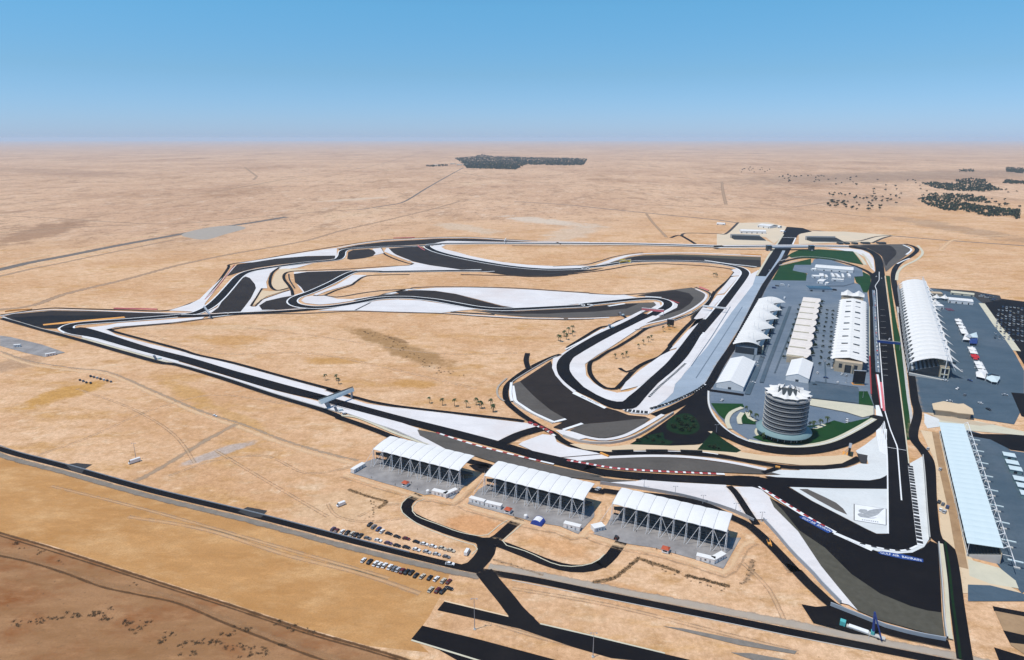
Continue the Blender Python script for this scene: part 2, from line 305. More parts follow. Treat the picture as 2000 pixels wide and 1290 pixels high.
# ------------------------------------------------------------------ mesh helpers
def link(o, parent=None):
    col.objects.link(o)
    if parent: o.parent = parent
    return o
def tag(o, label=None, cat_=None, group=None, kind=None):
    if label: o['label'] = label
    if cat_: o['category'] = cat_
    if group: o['group'] = group
    if kind: o['kind'] = kind
    return o
def empty(name, loc, rz=0.0, label=None, cat_=None, group=None):
    o = bpy.data.objects.new(name, None); o.location = loc; o.rotation_euler = (0, 0, rz)
    o.empty_display_size = 0.5
    col.objects.link(o); return tag(o, label, cat_, group)
class MB:
    def __init__(self): self.v = []; self.f = []; self.mi = []
    def face(self, pts, mi=0):
        n = len(self.v); self.v += [tuple(p) for p in pts]; self.f.append(tuple(range(n, n + len(pts)))); self.mi.append(mi); return self
    def box(self, x0, x1, y0, y1, z0, z1, mi=0):
        n = len(self.v)
        self.v += [(x0, y0, z0), (x1, y0, z0), (x1, y1, z0), (x0, y1, z0), (x0, y0, z1), (x1, y0, z1), (x1, y1, z1), (x0, y1, z1)]
        for q in ((3, 2, 1, 0), (4, 5, 6, 7), (0, 1, 5, 4), (1, 2, 6, 5), (2, 3, 7, 6), (3, 0, 4, 7)):
            self.f.append(tuple(n + k for k in q)); self.mi.append(mi)
        return self
    def hexa(self, b, t, mi=0):
        n = len(self.v); self.v += [tuple(p) for p in b] + [tuple(p) for p in t]; k = len(b)
        self.f.append(tuple(n + i for i in reversed(range(k)))); self.f.append(tuple(n + k + i for i in range(k)))
        for i in range(k): self.f.append((n + i, n + (i + 1) % k, n + k + (i + 1) % k, n + k + i))
        self.mi += [mi] * (k + 2); return self
    def bar(self, a, b, r, s=6, r2=None, mi=0):
        a, b = Vector(a), Vector(b); d = (b - a).normalized()
        u = d.orthogonal().normalized(); w = d.cross(u); r2 = r if r2 is None else r2
        ra = [a + (u * math.cos(6.2832 * i / s) + w * math.sin(6.2832 * i / s)) * r for i in range(s)]
        rb = [b + (u * math.cos(6.2832 * i / s) + w * math.sin(6.2832 * i / s)) * r2 for i in range(s)]
        return self.hexa(ra, rb, mi)
    def lathe(self, prof, s=48, cx=0, cy=0, mi=0):
        n = len(self.v)
        for (r, z) in prof:
            for i in range(s): self.v.append((cx + r * math.cos(6.283185 * i / s), cy + r * math.sin(6.283185 * i / s), z))
        for j in range(len(prof) - 1):
            for i in range(s):
                self.f.append((n + j * s + i, n + j * s + (i + 1) % s, n + (j + 1) * s + (i + 1) % s, n + (j + 1) * s + i)); self.mi.append(mi)
        return self
    def grid(self, rows, mi=0):
        n = len(self.v); k = len(rows[0])
        for r in rows: self.v += [tuple(p) for p in r]
        for j in range(len(rows) - 1):
            for i in range(k - 1):
                self.f.append((n + j * k + i, n + j * k + i + 1, n + (j + 1) * k + i + 1, n + (j + 1) * k + i)); self.mi.append(mi)
        return self
    def mesh(self, name, mats, smooth=False):
        me = bpy.data.meshes.new(name); me.from_pydata(self.v, [], self.f); me.update()
        for m in ([mats] if isinstance(mats, str) else mats): me.materials.append(MAT[m])
        if not isinstance(mats, str): me.polygons.foreach_set('material_index', self.mi)
        if smooth: me.polygons.foreach_set('use_smooth', [True] * len(me.polygons))
        return me
    def build(self, name, mats, parent=None, smooth=False, loc=None, rz=0.0):
        o = bpy.data.objects.new(name, self.mesh(name, mats, smooth))
        if loc is not None: o.location = loc; o.rotation_euler = (0, 0, rz)
        return link(o, parent)
def inst(name, me, parent=None, loc=(0, 0, 0), rz=0.0, scale=None):
    o = bpy.data.objects.new(name, me); o.location = loc; o.rotation_euler = (0, 0, rz)
    if scale: o.scale = scale
    return link(o, parent)
def copy_tree(o, parent=None):
    c = o.copy(); col.objects.link(c); c.parent = parent
    for ch in list(o.children): copy_tree(ch, c)
    return c

# ------------------------------------------------------------------ ground sheets
_lay = [0.0]
def nz():
    _lay[0] += 0.0025; return _lay[0]
def poly(name, px, m, smooth=True, z=None, label=None, corner=None):
    z = nz() if z is None else z
    pts = cat(px, True, 5) if smooth else px
    w = [G(*p) for p in pts]
    tri = tessellate_polygon([[Vector((p.x, p.y, 0)) for p in w]])
    me = bpy.data.meshes.new(name)
    fs = []
    for t in tri:
        a, b, c = (w[i] for i in t)
        if (b - a).cross(c - a).z < 0: t = (t[0], t[2], t[1])
        fs.append(tuple(t))
    me.from_pydata([(p.x, p.y, z) for p in w], [], fs); me.update(); me.materials.append(MAT[m])
    return tag(link(bpy.data.objects.new(name, me)), label, None, None, 'structure')
def strip_mesh(name, ea, eb, z, m):
    n = len(ea); me = bpy.data.meshes.new(name)
    vs = [(p.x, p.y, z) for p in ea] + [(p.x, p.y, z) for p in eb]; fs = []
    for i in range(n - 1):
        q = (i, i + 1, n + i + 1, n + i)
        a, b, c = Vector(vs[q[0]]), Vector(vs[q[1]]), Vector(vs[q[2]])
        fs.append(q if (b - a).cross(c - a).z >= 0 else tuple(reversed(q)))
    me.from_pydata(vs, [], fs); me.update(); me.materials.append(MAT[m])
    uvl = me.uv_layers.new(name='UVMap')
    for lp in me.loops:
        uvl.data[lp.index].uv = ((lp.vertex_index % n) / n, 0.0 if lp.vertex_index < n else 1.0)
    return me
def band(name, a, b, m, label=None, lines=0.0):
    n = max(40, 6 * max(len(a), len(b)))
    ea = resample([G(*p) for p in cat(a)], n); eb = resample([G(*p) for p in cat(b)], n)
    o = tag(link(bpy.data.objects.new(name, strip_mesh(name, ea, eb, nz(), m))), label, None, None, 'structure')
    return o
def normals(w):
    out = []
    for i in range(len(w)):
        d = (w[min(i + 1, len(w) - 1)] - w[max(i - 1, 0)]); d.z = 0
        d.normalize(); out.append(Vector((-d.y, d.x, 0)))
    return out
def path(px, smooth=True, step=None):
    w = [G(*p) for p in (cat(px) if smooth else px)]
    L_ = sum((b - a).length for a, b in zip(w, w[1:]))
    return resample(w, max(2, int(L_ / (step or 6.0)) + 1))
def ribbon(name, px, width, m, off=0.0, smooth=True, label=None, kind='structure'):
    if name in ('service_road', 'access_road', 'perimeter_road'): ribbon('sand_drift', px, width + 5.0, 'faint_pale', off, smooth)
    w = path(px, smooth); nr = normals(w)
    ea = [p + q * (off + width / 2) for p, q in zip(w, nr)]; eb = [p + q * (off - width / 2) for p, q in zip(w, nr)]
    return tag(link(bpy.data.objects.new(name, strip_mesh(name, ea, eb, nz(), m))), label, None, None, kind)
def line(px, width=1.0, m='white_line', off=0.0, smooth=True):
    return ribbon('painted_line', px, width, m, off, smooth)
def track(px, width, edge=1.3, both=True, name='race_track', label=None, m='asphalt_new'):
    o = ribbon(name, px, width, m, label=label)
    if edge:
        line(px, edge, off=width / 2 + edge / 2)
        if both: line(px, edge, off=-width / 2 - edge / 2)
    return o
def wall(name, px, h, t, m, label, cat_='barrier', off=0.0, smooth=True, group=None):
    w = path(px, smooth, 8.0); nr = normals(w)
    w = [p + q * off for p, q in zip(w, nr)]
    b = MB(); n = len(w)
    rows = [[p + q * s * t / 2 + Vector((0, 0, z)) for p, q in zip(w, nr)] for (s, z) in ((1, -0.1), (1, h), (-1, h), (-1, -0.1))]
    b.grid(rows)
    o = b.build(name, m); return tag(o, label, cat_, group)
def kerb(px, width, block, m, label, off=0.0, gap=1.0, base=True, h=0.06):
    """white kerb with painted blocks proud of it"""
    w = path(px, True, 1.0); nr = normals(w); z = nz() + 0.02
    w = [p + q * off for p, q in zip(w, nr)]
    L_ = sum((b - a).length for a, b in zip(w, w[1:]))
    ea = [p + q * width / 2 for p, q in zip(w, nr)]; eb = [p - q * width / 2 for p, q in zip(w, nr)]
    o = tag(link(bpy.data.objects.new('kerb', strip_mesh('kerb', ea, eb, z, 'white_line'))), label, None, None, 'structure')
    n = int(L_ / (block * (1 + gap))); i = 0.0; k = len(w) / max(L_, 1)
    for j in range(n):
        a = int(j * block * (1 + gap) * k); b = min(len(w) - 1, int((j * block * (1 + gap) + block) * k) + 1)
        if b - a < 1: continue
        mb = MB(); r = [[w[q] + nr[q] * s * width * 0.47 + Vector((0, 0, zz)) for q in (a, b)] for (s, zz) in ((1, z - .01), (1, z + h), (-1, z + h), (-1, z - .01))]
        mb.grid(r).build('kerb_block', m, o)
    return o

# the desert: one sheet out to the horizon
b = MB()
xs = [-60000, -8000, -2500, -900, 0, 900, 2500, 8000, 60000]; ys = [-2000, 0, 400, 900, 1600, 3000, 8000, 60000]
b.grid([[(x, y, 0) for x in xs] for y in ys]); des = b.build('desert', 'desert')
tag(des, 'tan sandy desert plain reaching to the horizon', None, None, 'structure')

# ------------------------------------------------------------------ open ground around the circuit
poly('sand_field', P0(-200, 850, 18, 898, 130, 925, 300, 972, 500, 1022, 700, 1075, 880, 1118, 860, 1165, 838, 1205, 808, 1247, 838, 1275, 720, 1262, 600, 1228, 450, 1178, 330, 1140, 200, 1098, 100, 1066, 0, 1040, -200, 985), 'field_sand', False)
poly('scrub_ground', P0(-200, 990, 0, 1043, 100, 1069, 200, 1101, 330, 1143, 450, 1181, 600, 1231, 720, 1265, 850, 1305, 900, 1340, -200, 1340), 'scrub_sand', False)
ribbon('dirt_track', P0(-60, 1070, 20, 1087, 60, 1096, 130, 1116, 200, 1140, 280, 1155, 350, 1170, 450, 1213, 520, 1240, 600, 1270, 660, 1290, 720, 1312), 6, 'soft_scrub')
ribbon('dirt_track', P0(-60, 1074, 20, 1090, 60, 1099, 130, 1121, 200, 1147, 280, 1164, 350, 1180, 450, 1222, 520, 1249, 600, 1279, 660, 1300, 720, 1322), 2.0, 'soft_rut')
ribbon('dirt_track', P0(-60, 1024, 20, 1047, 100, 1070, 200, 1102, 330, 1144, 450, 1182, 600, 1232, 720, 1266, 850, 1306), 2.4, 'soft_rut')
ribbon('dirt_track', P0(-60, 1029, 20, 1053, 100, 1077, 200, 1108, 330, 1150, 450, 1188, 600, 1238, 720, 1272, 850, 1312), 1.6, 'soft_rut')
# sandy service track along the left straight and its cross track
ribbon('dirt_track', P0(0, 692, 60, 712, 150, 725, 215, 733, 300, 770, 400, 812, 470, 835, 560, 870, 640, 893, 690, 905), 9, 'soft_pale')
ribbon('dirt_track', P0(0, 686, 60, 706, 150, 720, 215, 728, 300, 764, 400, 806, 470, 828, 560, 862, 640, 886, 700, 900), 4.5, 'soft_grey')
ribbon('dirt_track', K(1120, 770, 900, 890, 700, 1010, 540, 1110, 380, 1190), 8, 'soft_grey', smooth=False)
# far desert roads
ribbon('verge', P0(-40, 541, 0, 533, 60, 519, 130, 506, 230, 486, 340, 465, 420, 450), 22, 'soft_pale')
ribbon('dirt_track', P0(-40, 548, 0, 540, 60, 526, 130, 512, 230, 491, 340, 469), 14, 'soft_far')
ribbon('road', P0(-40, 535, 0, 527, 60, 513, 130, 500, 230, 480, 340, 460, 420, 446, 500, 434, 560, 424), 30, 'soft_road')
ribbon('verge', P0(-40, 530, 0, 522, 60, 508, 130, 495, 230, 475, 340, 455, 420, 442, 460, 437), 22, 'soft_pale', off=20)
poly('parking_strip', P0(355, 458, 400, 446, 450, 441, 480, 446, 440, 458, 405, 468, 375, 466), 'track_gravel')
ribbon('dirt_track', P0(-20, 607, 60, 598, 130, 574, 250, 545, 350, 518, 450, 497, 520, 485, 600, 470, 670, 450, 740, 434, 840, 410, 900, 393), 16, 'soft_far')
ribbon('dirt_track', P0(-20, 421, 100, 426, 200, 433, 330, 438, 460, 428, 600, 416, 700, 409), 14, 'soft_far')
ribbon('road', P0(700, 410, 760, 401, 790, 394, 830, 370, 870, 347, 905, 328), 13, 'soft_road')
ribbon('dirt_track', P0(715, 406, 780, 408, 840, 409, 880, 405), 14, 'soft_far')
ribbon('road', P0(1005, 394, 1100, 400, 1200, 410, 1300, 420, 1400, 430, 1470, 440, 1545, 446, 1640, 455, 1740, 461, 1850, 470, 2010, 481), 13, 'soft_road')
ribbon('dirt_track', P0(1262, 417, 1275, 435, 1302, 464), 10, 'soft_far')
ribbon('dirt_track', P0(478, 327, 502, 345, 495, 352), 20, 'soft_far', smooth=False)
ribbon('dirt_track', F(1930, 210, 1700, 215, 1400, 240, 1200, 262, 1120, 310, 1050, 370), 16, 'soft_pale')

for q, w_ in ((P0(40, 900, 160, 860, 300, 800, 420, 772, 560, 790), 5), (P0(330, 930, 420, 900, 520, 892, 600, 925, 690, 912), 4), (P0(250, 1010, 400, 1035, 560, 1085, 700, 1120, 820, 1160), 5), (P0(100, 950, 300, 1000, 520, 1062, 760, 1130), 4), (P0(640, 985, 660, 1010, 720, 1020, 800, 1010), 3.5), (P0(150, 760, 260, 800, 340, 850, 380, 905), 4), (P0(420, 880, 520, 940, 640, 1010), 4), (P0(260, 645, 420, 690, 600, 690, 760, 720, 930, 760), 7), (P0(480, 640, 640, 660, 840, 690, 1010, 690), 6), (P0(1000, 1150, 1200, 1185, 1400, 1235, 1560, 1275), 4), (P0(880, 1190, 1050, 1245, 1200, 1275), 3.5), (P0(1450, 1100, 1500, 1150, 1530, 1210), 4), (P0(700, 1010, 740, 990, 780, 985), 3)):
    ribbon('tyre_track', q, w_, 'faint_pale'); ribbon('tyre_track', q, 1.5, 'faint_grey', off=w_ * 0.3); ribbon('tyre_track', q, 1.2, 'faint_grey', off=-w_ * 0.25)
for q in (P0(820, 300, 700, 330, 560, 350, 380, 380, 200, 385, 0, 400), P0(150, 345, 330, 333, 480, 327), P0(880, 335, 980, 350, 1100, 360, 1300, 372), P0(1410, 355, 1412, 375, 1418, 400), P0(1240, 400, 1400, 405, 1560, 410, 1700, 425), P0(1550, 405, 1600, 398, 1640, 392), P0(0, 455, 120, 446, 260, 440)):
    ribbon('dirt_track', q, 16, 'soft_far')
# ------------------------------------------------------------------ perimeter road and access roads in the foreground
ribbon('verge', P0(-60, 862, 20, 893, 130, 922, 300, 969, 500, 1018, 700, 1071, 880, 1113, 938, 1124), 6.4, 'soft_verge', off=-1.5)
ribbon('verge', P0(955, 1106, 1050, 1122, 1200, 1152, 1400, 1190, 1560, 1221, 1680, 1246, 1860, 1280, 1990, 1310), 8.0, 'soft_gravel', off=-0.5)
ribbon('perimeter_road', P0(-60, 855, 20, 884, 130, 913, 300, 960, 500, 1008, 700, 1060, 880, 1104, 945, 1117, 1050, 1135, 1200, 1166, 1400, 1206, 1560, 1238, 1700, 1265, 1880, 1300), 5.2, 'asphalt_new')
line(P0(1000, 1134, 1200, 1173, 1400, 1213, 1560, 1246, 1700, 1273), 0.5, 'concrete')
poly('lay_by', P0(128, 908, 150, 905, 180, 908, 165, 917, 160, 925, 140, 920), 'asphalt_old', False)
poly('lay_by', P0(465, 1000, 483, 991, 522, 998, 510, 1012, 490, 1010), 'asphalt_old', False)
RW = 7.2
ribbon('access_road', L(600, 555, 545, 590, 505, 640, 525, 695, 620, 750, 800, 822, 950, 870, 1060, 900, 1130, 900, 1180, 880, 1270, 800, 1345, 735), RW, 'asphalt_new')
ribbon('access_road', L(1080, 900, 1110, 930, 1095, 990, 1060, 1040, 1010, 1090, 975, 1120), 11, 'asphalt_new')
ribbon('access_road', [*L(1120, 900, 1220, 930, 1400, 1000, 1550, 1060, 1700, 1100, 1850, 1103, 1960, 1070), *M(285, 915, 375, 835, 440, 745, 470, 705)], RW, 'asphalt_new')
ribbon('access_road', P0(945, 1117, 965, 1142, 990, 1172, 1010, 1198, 1030, 1216), 10, 'asphalt_new')
poly('access_road', L(880, 1085, 1000, 1050, 1035, 970, 1030, 930, 1000, 885, 1070, 880, 1130, 890, 1190, 880, 1215, 925, 1150, 960, 1090, 1000, 1062, 1060, 1085, 1135, 960, 1115), 'asphalt_new', False)
poly('access_road', P(440, 160, 480, 150, 530, 230, 600, 330, 680, 400, 600, 400, 560, 370, 500, 260), 'asphalt_new', False)
for q in (L(560, 560, 490, 600, 465, 660, 500, 710, 620, 790, 800, 865, 950, 915, 1040, 940, 1035, 960, 990, 1000), L(640, 590, 570, 620, 550, 670, 590, 720, 750, 780, 900, 835, 1060, 865, 1110, 855, 1200, 780, 1290, 730),
          L(1380, 760, 1290, 840, 1220, 900, 1240, 930, 1400, 980, 1600, 1070, 1750, 1090, 1900, 1060, 1973, 1000)):
    line(q, 0.7, 'verge_cream')
poly('parking_strip', P(190, 340, 225, 297, 560, 378, 690, 407, 960, 470, 1330, 560, 1500, 600, 1250, 600, 1060, 580, 860, 522, 600, 432), 'asphalt_new', False)
poly('parking_strip', P(60, 485, 115, 418, 400, 487, 740, 578, 900, 620, 340, 620, 200, 540), 'asphalt_new', False)
poly('access_road', P(530, 340, 620, 325, 705, 410, 690, 432, 560, 398), 'asphalt_new', False)
line(P(225, 294, 545, 371), 0.9, 'dirt_pale', smooth=False); line(P(705, 408, 960, 467, 1330, 556), 0.9, 'verge_cream', smooth=False)
line(P(60, 490, 340, 575, 420, 600), 1.0, 'verge_cream', smooth=False)
for q in ((1320, 420, 1420, 432, 1990, 545, 1980, 560, 1700, 515), (1660, 552, 1760, 556, 2000, 600, 1800, 600)):
    poly('parking_strip', P(*q), 'verge_gravel', False)
# stand pads
for q in (L(60, 400, 90, 410, 300, 475, 480, 525, 640, 575, 700, 570, 850, 605, 945, 510, 1040, 430), L(940, 620, 960, 640, 1290, 730, 1450, 775, 1640, 805, 1780, 868, 1915, 725, 1920, 640), M(215, 660, 235, 675, 440, 735, 520, 755, 720, 785, 1040, 875, 1265, 955, 1390, 735, 1480, 700)):
    ribbon('bank', q, 7, 'soft_pale', off=-2, smooth=False); ribbon('bank', q, 2.5, 'faint_grey', off=-6, smooth=False)  # flat strips; pale and grey shading of the pad slopes put into the colour
for q in (L(80, 520, 220, 570, 370, 610, 300, 655), M(240, 1040, 400, 1010, 500, 930, 590, 850, 750, 905, 915, 960), M(970, 985, 1140, 1030, 1310, 1072)):
    ribbon('planting_bed', q, 3.4, 'soft_dark', smooth=False)
ribbon('planting_bed', P(470, 85, 600, 125, 720, 165), 3, 'faint_grey', smooth=False); ribbon('planting_bed', M(1490, 860, 1480, 960, 1460, 1010, 1400, 1050), 4, 'faint_grey')
poly('stand_pad', L(90, 395, 170, 330, 270, 290, 400, 300, 960, 440, 1020, 420, 1030, 430, 930, 500, 850, 590, 700, 555, 640, 560, 480, 510, 300, 460), 'pad_grey', False, label='grey gravel pad under the leftmost covered stand')
poly('stand_pad', L(960, 625, 1040, 520, 1110, 480, 1250, 500, 1800, 650, 1900, 640, 1900, 720, 1780, 850, 1640, 790, 1450, 760, 1290, 715), 'pad_grey', False, label='grey gravel pad under the middle covered stand')
poly('stand_pad', M(235, 660, 340, 590, 390, 500, 1300, 620, 1310, 690, 1400, 690, 1380, 720, 1260, 935, 1040, 860, 720, 770, 520, 740, 440, 720), 'pad_grey', False, label='grey gravel pad under the rightmost covered stand')
poly('parking_strip', A(0, 945, 80, 955, 330, 1015, 510, 1078, 350, 1112, 200, 1080, 0, 1025), 'pad_grey', False)

# ------------------------------------------------------------------ paddock and grandstand aprons
poly('paddock_apron', [*E(500, 640, 560, 625, 880, 645, 1230, 640, 1440, 690, 1470, 760, 1490, 900), *Q(295, 500, 305, 860, 350, 1000), *H(1540, 850, 1540, 960, 1350, 1080, 1100, 1180, 800, 1190, 500, 1130, 300, 1000, 170, 850, 120, 730, 210, 600, 330, 420, 520, 80)], 'apron', False, label='blue grey paved paddock between pit building and drag strip')
poly('paddock_apron', E(735, 478, 945, 470, 960, 650, 860, 650, 885, 572, 730, 548), 'apron', False)
poly('stand_apron', [*F(950, 770, 1160, 810, 1420, 830, 1500, 930, 1580, 1060, 1750, 1290), *Q(1530, 190, 1700, 460, 1786, 620, 1786, 870, 1690, 860, 1760, 1000, 1690, 1140, 1300, 1080, 900, 1030, 800, 1020, 740, 1010, 700, 640, 800, 300)], 'apron_dark', False, label='dark paved concourse behind the main grandstand')
poly('car_park', F(1500, 930, 1680, 880, 2000, 920, 2100, 1500, 1950, 1600, 1760, 1290), 'asphalt_new', False, label='black tarmac car park at the right edge')
ribbon('verge', F(1490, 930, 1560, 1030, 1650, 1160, 1760, 1290, 1860, 1430), 8, 'verge_cream', smooth=False)
poly('road', F(950, 770, 1400, 800, 1500, 820, 1680, 850, 1700, 890, 1500, 930, 1400, 850, 1160, 812), 'asphalt_old', False)
poly('car_park', Q(1660, 830, 1900, 850, 1900, 1100, 1760, 1060), 'asphalt_new', False)
poly('concourse', S(400, 255, 560, 300, 690, 390, 900, 420, 900, 1200, 760, 1290, 600, 1100, 470, 560), 'apron_dark', False)
poly('road', S(415, 268, 500, 285, 800, 290, 800, 400, 690, 385, 560, 320, 440, 300), 'asphalt_new', False)
poly('verge', S(240, 195, 480, 205, 774, 270, 774, 295, 430, 265, 240, 240), 'verge_cream', False)
poly('verge', S(145, 155, 240, 190, 240, 240, 165, 250, 145, 215), 'pale_runoff', False)
poly('road', S(165, 150, 300, 165, 500, 215, 600, 225, 500, 235, 250, 200), 'sandstone', False)
poly('stand_verge', S(120, 260, 210, 275, 245, 300, 400, 960, 440, 1060, 480, 1130, 760, 1290, 320, 1290, 320, 1080, 250, 940, 240, 800, 200, 430), 'verge_sand', False, label='sandy strip in front of the long open stand')
poly('verge', S(420, 1075, 620, 1130, 720, 1210, 740, 1260, 560, 1230, 430, 1180), 'verge_cream', False)
poly('road', S(420, 1235, 560, 1240, 760, 1290, 900, 1340, 420, 1340), 'apron_dark', False)
ribbon('verge', S(215, 275, 260, 500, 330, 800, 390, 1130), 5, 'dirt_dark', smooth=False)
poly('ground_patch', O(1480, 880, 1800, 950, 1800, 1300, 1620, 1180, 1560, 1060), 'dirt_dark', False)
poly('car_park', O(1560, 1065, 1800, 1120, 1800, 1180, 1610, 1160), 'asphalt_new', False)
poly('car_park', O(1480, 880, 1800, 940, 1800, 975, 1490, 915), 'asphalt_new', False)
poly('car_park', O(1490, 1195, 1800, 1290, 1800, 1340, 1530, 1300), 'asphalt_new', False)

# ------------------------------------------------------------------ far drag strip end
poly('verge', E(0, 190, 130, 190, 480, 245, 560, 290, 0, 300), 'far_pad', False)
poly('verge', [*E(200, 80, 500, 75, 680, 115, 640, 210, 560, 285, 480, 220, 140, 195, 0, 190, 90, 180)], 'far_pad', False)
poly('verge', E(800, 180, 900, 160, 1250, 165, 1720, 200, 1520, 270, 1250, 270, 800, 290), 'far_pad', False)
ribbon('access_road', E(-340, 210, -300, 180, 0, 185, 90, 185, 210, 75), 7, 'asphalt_old')
ribbon('access_road', D(1050, 125, 1130, 100, 1200, 130, 1290, 185), 8, 'asphalt_new')
ribbon('access_road', E(1230, 265, 1400, 255, 1550, 215, 1700, 200), 6, 'asphalt_old')
ribbon('access_road', E(1520, 275, 1620, 230, 1710, 205), 6, 'asphalt_old')
poly('runoff', [*D(1900, 440, 1990, 470), *I(1960, 60, 1800, 380, 1640, 620, 1500, 740, 1360, 810, 1300, 845, 1150, 820, 1290, 690, 1500, 480, 1680, 260)], 'white_runoff', False, label='white run-off under the edge of the drag strip')
poly('drag_strip', E(685, 118, 840, 130, 930, 165, 820, 185, 790, 200, 745, 290, 690, 400, 620, 470, 500, 605, 380, 600, 490, 420, 580, 290, 650, 180), 'asphalt_new', False, label='black start end of the drag strip')
poly('drag_strip', [*E(380, 600, 505, 603), *H(530, 0, 360, 250, 200, 520, 130, 640, 60, 690, 0, 740), *I(1480, 765, 1360, 805, 1340, 795, 1420, 740, 1500, 665, 1515, 605), *D(1400, 1200, 1640, 860, 1850, 590)], 'drag_concrete', False, label='grey concrete shutdown length of the drag strip')
line(E(650, 190, 585, 290, 500, 410, 390, 595), 4, 'verge_cream', smooth=False)
ribbon('verge', E(655, 350, 620, 420, 550, 530, 500, 600, 410, 730), 6, 'drag_concrete', smooth=False)
line(E(640, 222, 770, 225), 3, smooth=False); line(E(770, 225, 740, 290), 3, smooth=False)
ribbon('service_road', [*E(690, 400, 620, 470, 500, 640, 430, 760), *H(400, 250, 250, 480, 160, 640, 100, 710, 30, 760), *I(1600, 740, 1480, 800, 1350, 850)], 9, 'asphalt_new')
for q in ((330, 0, 180, 240, 0, 500), (430, 0, 250, 280, 40, 600)):
    line(H(*q), 1.2, 'apron', smooth=False)

# ------------------------------------------------------------------ turn one and the north straight
poly('tarmac_runoff', E(1300, 296, 1500, 290, 1830, 288, 1900, 320, 1890, 370, 1780, 450, 1650, 560, 1630, 500, 1610, 400, 1480, 330), 'gravel_bed', False, label='grey run-off outside the first corner')
poly('tarmac_runoff', E(1400, 305, 1560, 298, 1680, 300, 1740, 340, 1750, 390, 1680, 460, 1650, 500, 1620, 420, 1560, 370, 1480, 330), 'tarmac_runoff', label='darker inner run-off outside the first corner')
ribbon('service_road', E(1840, 285, 1920, 310, 1955, 345, 1900, 400, 1800, 460, 1740, 530, 1725, 620, 1750, 760, 1780, 900, 1800, 1000, 1830, 1190), 9, 'asphalt_new')
ribbon('verge', E(1960, 300, 2010, 370, 1950, 440, 1830, 500, 1770, 560, 1755, 640), 5, 'verge_cream')
line(E(1820, 295, 1900, 340, 1850, 390), 4); line(E(1885, 425, 1820, 450, 1760, 480), 3)
poly('runoff', E(1060, 325, 1300, 330, 1420, 345, 1490, 380, 1530, 430, 1545, 560, 1500, 520, 1440, 410, 1360, 370, 1200, 345), 'white_runoff', False, label='white run-off inside the first corner')
poly('lawn', E(690, 400, 740, 370, 800, 345, 1000, 338, 1330, 358, 1380, 420, 1430, 490, 1200, 448, 1000, 425, 850, 418, 740, 425), 'lawn_green', False, label='green lawn inside the loop of the first corner')
poly('lawn', E(540, 640, 620, 500, 700, 480, 920, 430, 920, 490, 760, 490, 740, 545, 880, 575, 870, 645), 'lawn_green', False, label='green lawn beside the drag strip')
poly('lawn', E(1430, 560, 1500, 595, 1505, 680, 1470, 760, 1430, 760, 1400, 690, 1360, 660, 1340, 600), 'lawn_green', False, label='green lawn beside the north end of the pit building')
ribbon('service_road', E(610, 475, 720, 440, 850, 422, 1000, 430, 1150, 448, 1300, 485, 1420, 530, 1500, 575, 1540, 620), 8, 'asphalt_new')
line(E(620, 450, 720, 425, 850, 408, 1000, 415, 1150, 433, 1300, 470), 2.2, 'concrete'); line(E(610, 495, 700, 470, 790, 450), 3, 'concrete', smooth=False)
ribbon('verge', E(1350, 365, 1420, 440, 1450, 490), 6, 'verge_cream'); ribbon('verge', E(1420, 380, 1480, 450, 1515, 520), 4, 'verge_cream')
poly('lawn', [*E(1650, 595, 1690, 600, 1715, 800, 1745, 1000), *Q(560, 200, 610, 400, 655, 800, 690, 1080, 710, 1290, 650, 1290, 590, 800, 535, 400, 490, 0)], 'lawn_green', False, label='narrow green strip along the start straight')
ribbon('verge', Q(560, 0, 590, 250, 620, 500, 660, 850, 690, 1050, 715, 1290), 2.5, 'concrete')
ribbon('service_road', [*Q(595, 60, 630, 300, 690, 640, 725, 900, 755, 1040), *N(1650, 60, 1740, 190, 1790, 300, 1800, 600, 1830, 880, 1900, 960), *O(1140, 430, 1175, 600, 1205, 850, 1240, 1100, 1270, 1300)], 7.0, 'asphalt_new')
ribbon('verge', O(1160, 400, 1195, 600, 1225, 850, 1265, 1110, 1290, 1300), 1.2, 'lawn_dark', off=-3)

# outer straight: first corner to the north west hairpin
NS = [*E(1300, 312, 1150, 308, 700, 306, 0, 313), *D(1500, 208, 700, 186, 0, 181), *C(1700, 181, 1300, 179, 1000, 178, 800, 180, 640, 181, 540, 184)]
line(NS, 12, 'white_runoff', off=-13); line(NS, 8, 'pale_runoff', off=11)
poly('tarmac_runoff', [*B(1300, 235, 1500, 195, 1750, 165, 2000, 150), *C(300, 148, 500, 135, 800, 132, 1000, 140, 1200, 152, 1450, 168, 900, 160, 600, 156, 470, 185, 200, 200, 0, 210), *B(1600, 222, 1400, 235, 1320, 250)], 'tarmac_runoff', False, label='dark run-off along the north edge of the circuit')
line([*B(1290, 228, 1500, 185, 1750, 152, 2000, 140), *C(300, 136, 600, 124, 900, 126, 1150, 145, 1500, 160, 2000, 168)], 7, 'white_runoff')
poly('runoff', C(470, 186, 560, 165, 620, 156, 900, 162, 1200, 168, 1450, 172, 1200, 175, 800, 172, 600, 178), 'white_runoff', False, label='thin white run-off wedge on the north straight')
ribbon('service_road', [*E(560, 340, 0, 335), *D(1500, 222, 1000, 208, 600, 204), *C(1600, 205, 1250, 203)], 5, 'asphalt_old')
ribbon('service_road', [*C(1500, 158, 1000, 128, 700, 118, 300, 128, 0, 145), *B(1700, 150, 1400, 190, 1100, 240, 800, 290, 500, 345, 250, 385, 230, 420, 130, 560, 0, 700), *A(1500, 690, 1300, 750, 1000, 745, 600, 735, 420, 730, 250, 745, 100, 770, 0, 785)], 5, 'asphalt_new')

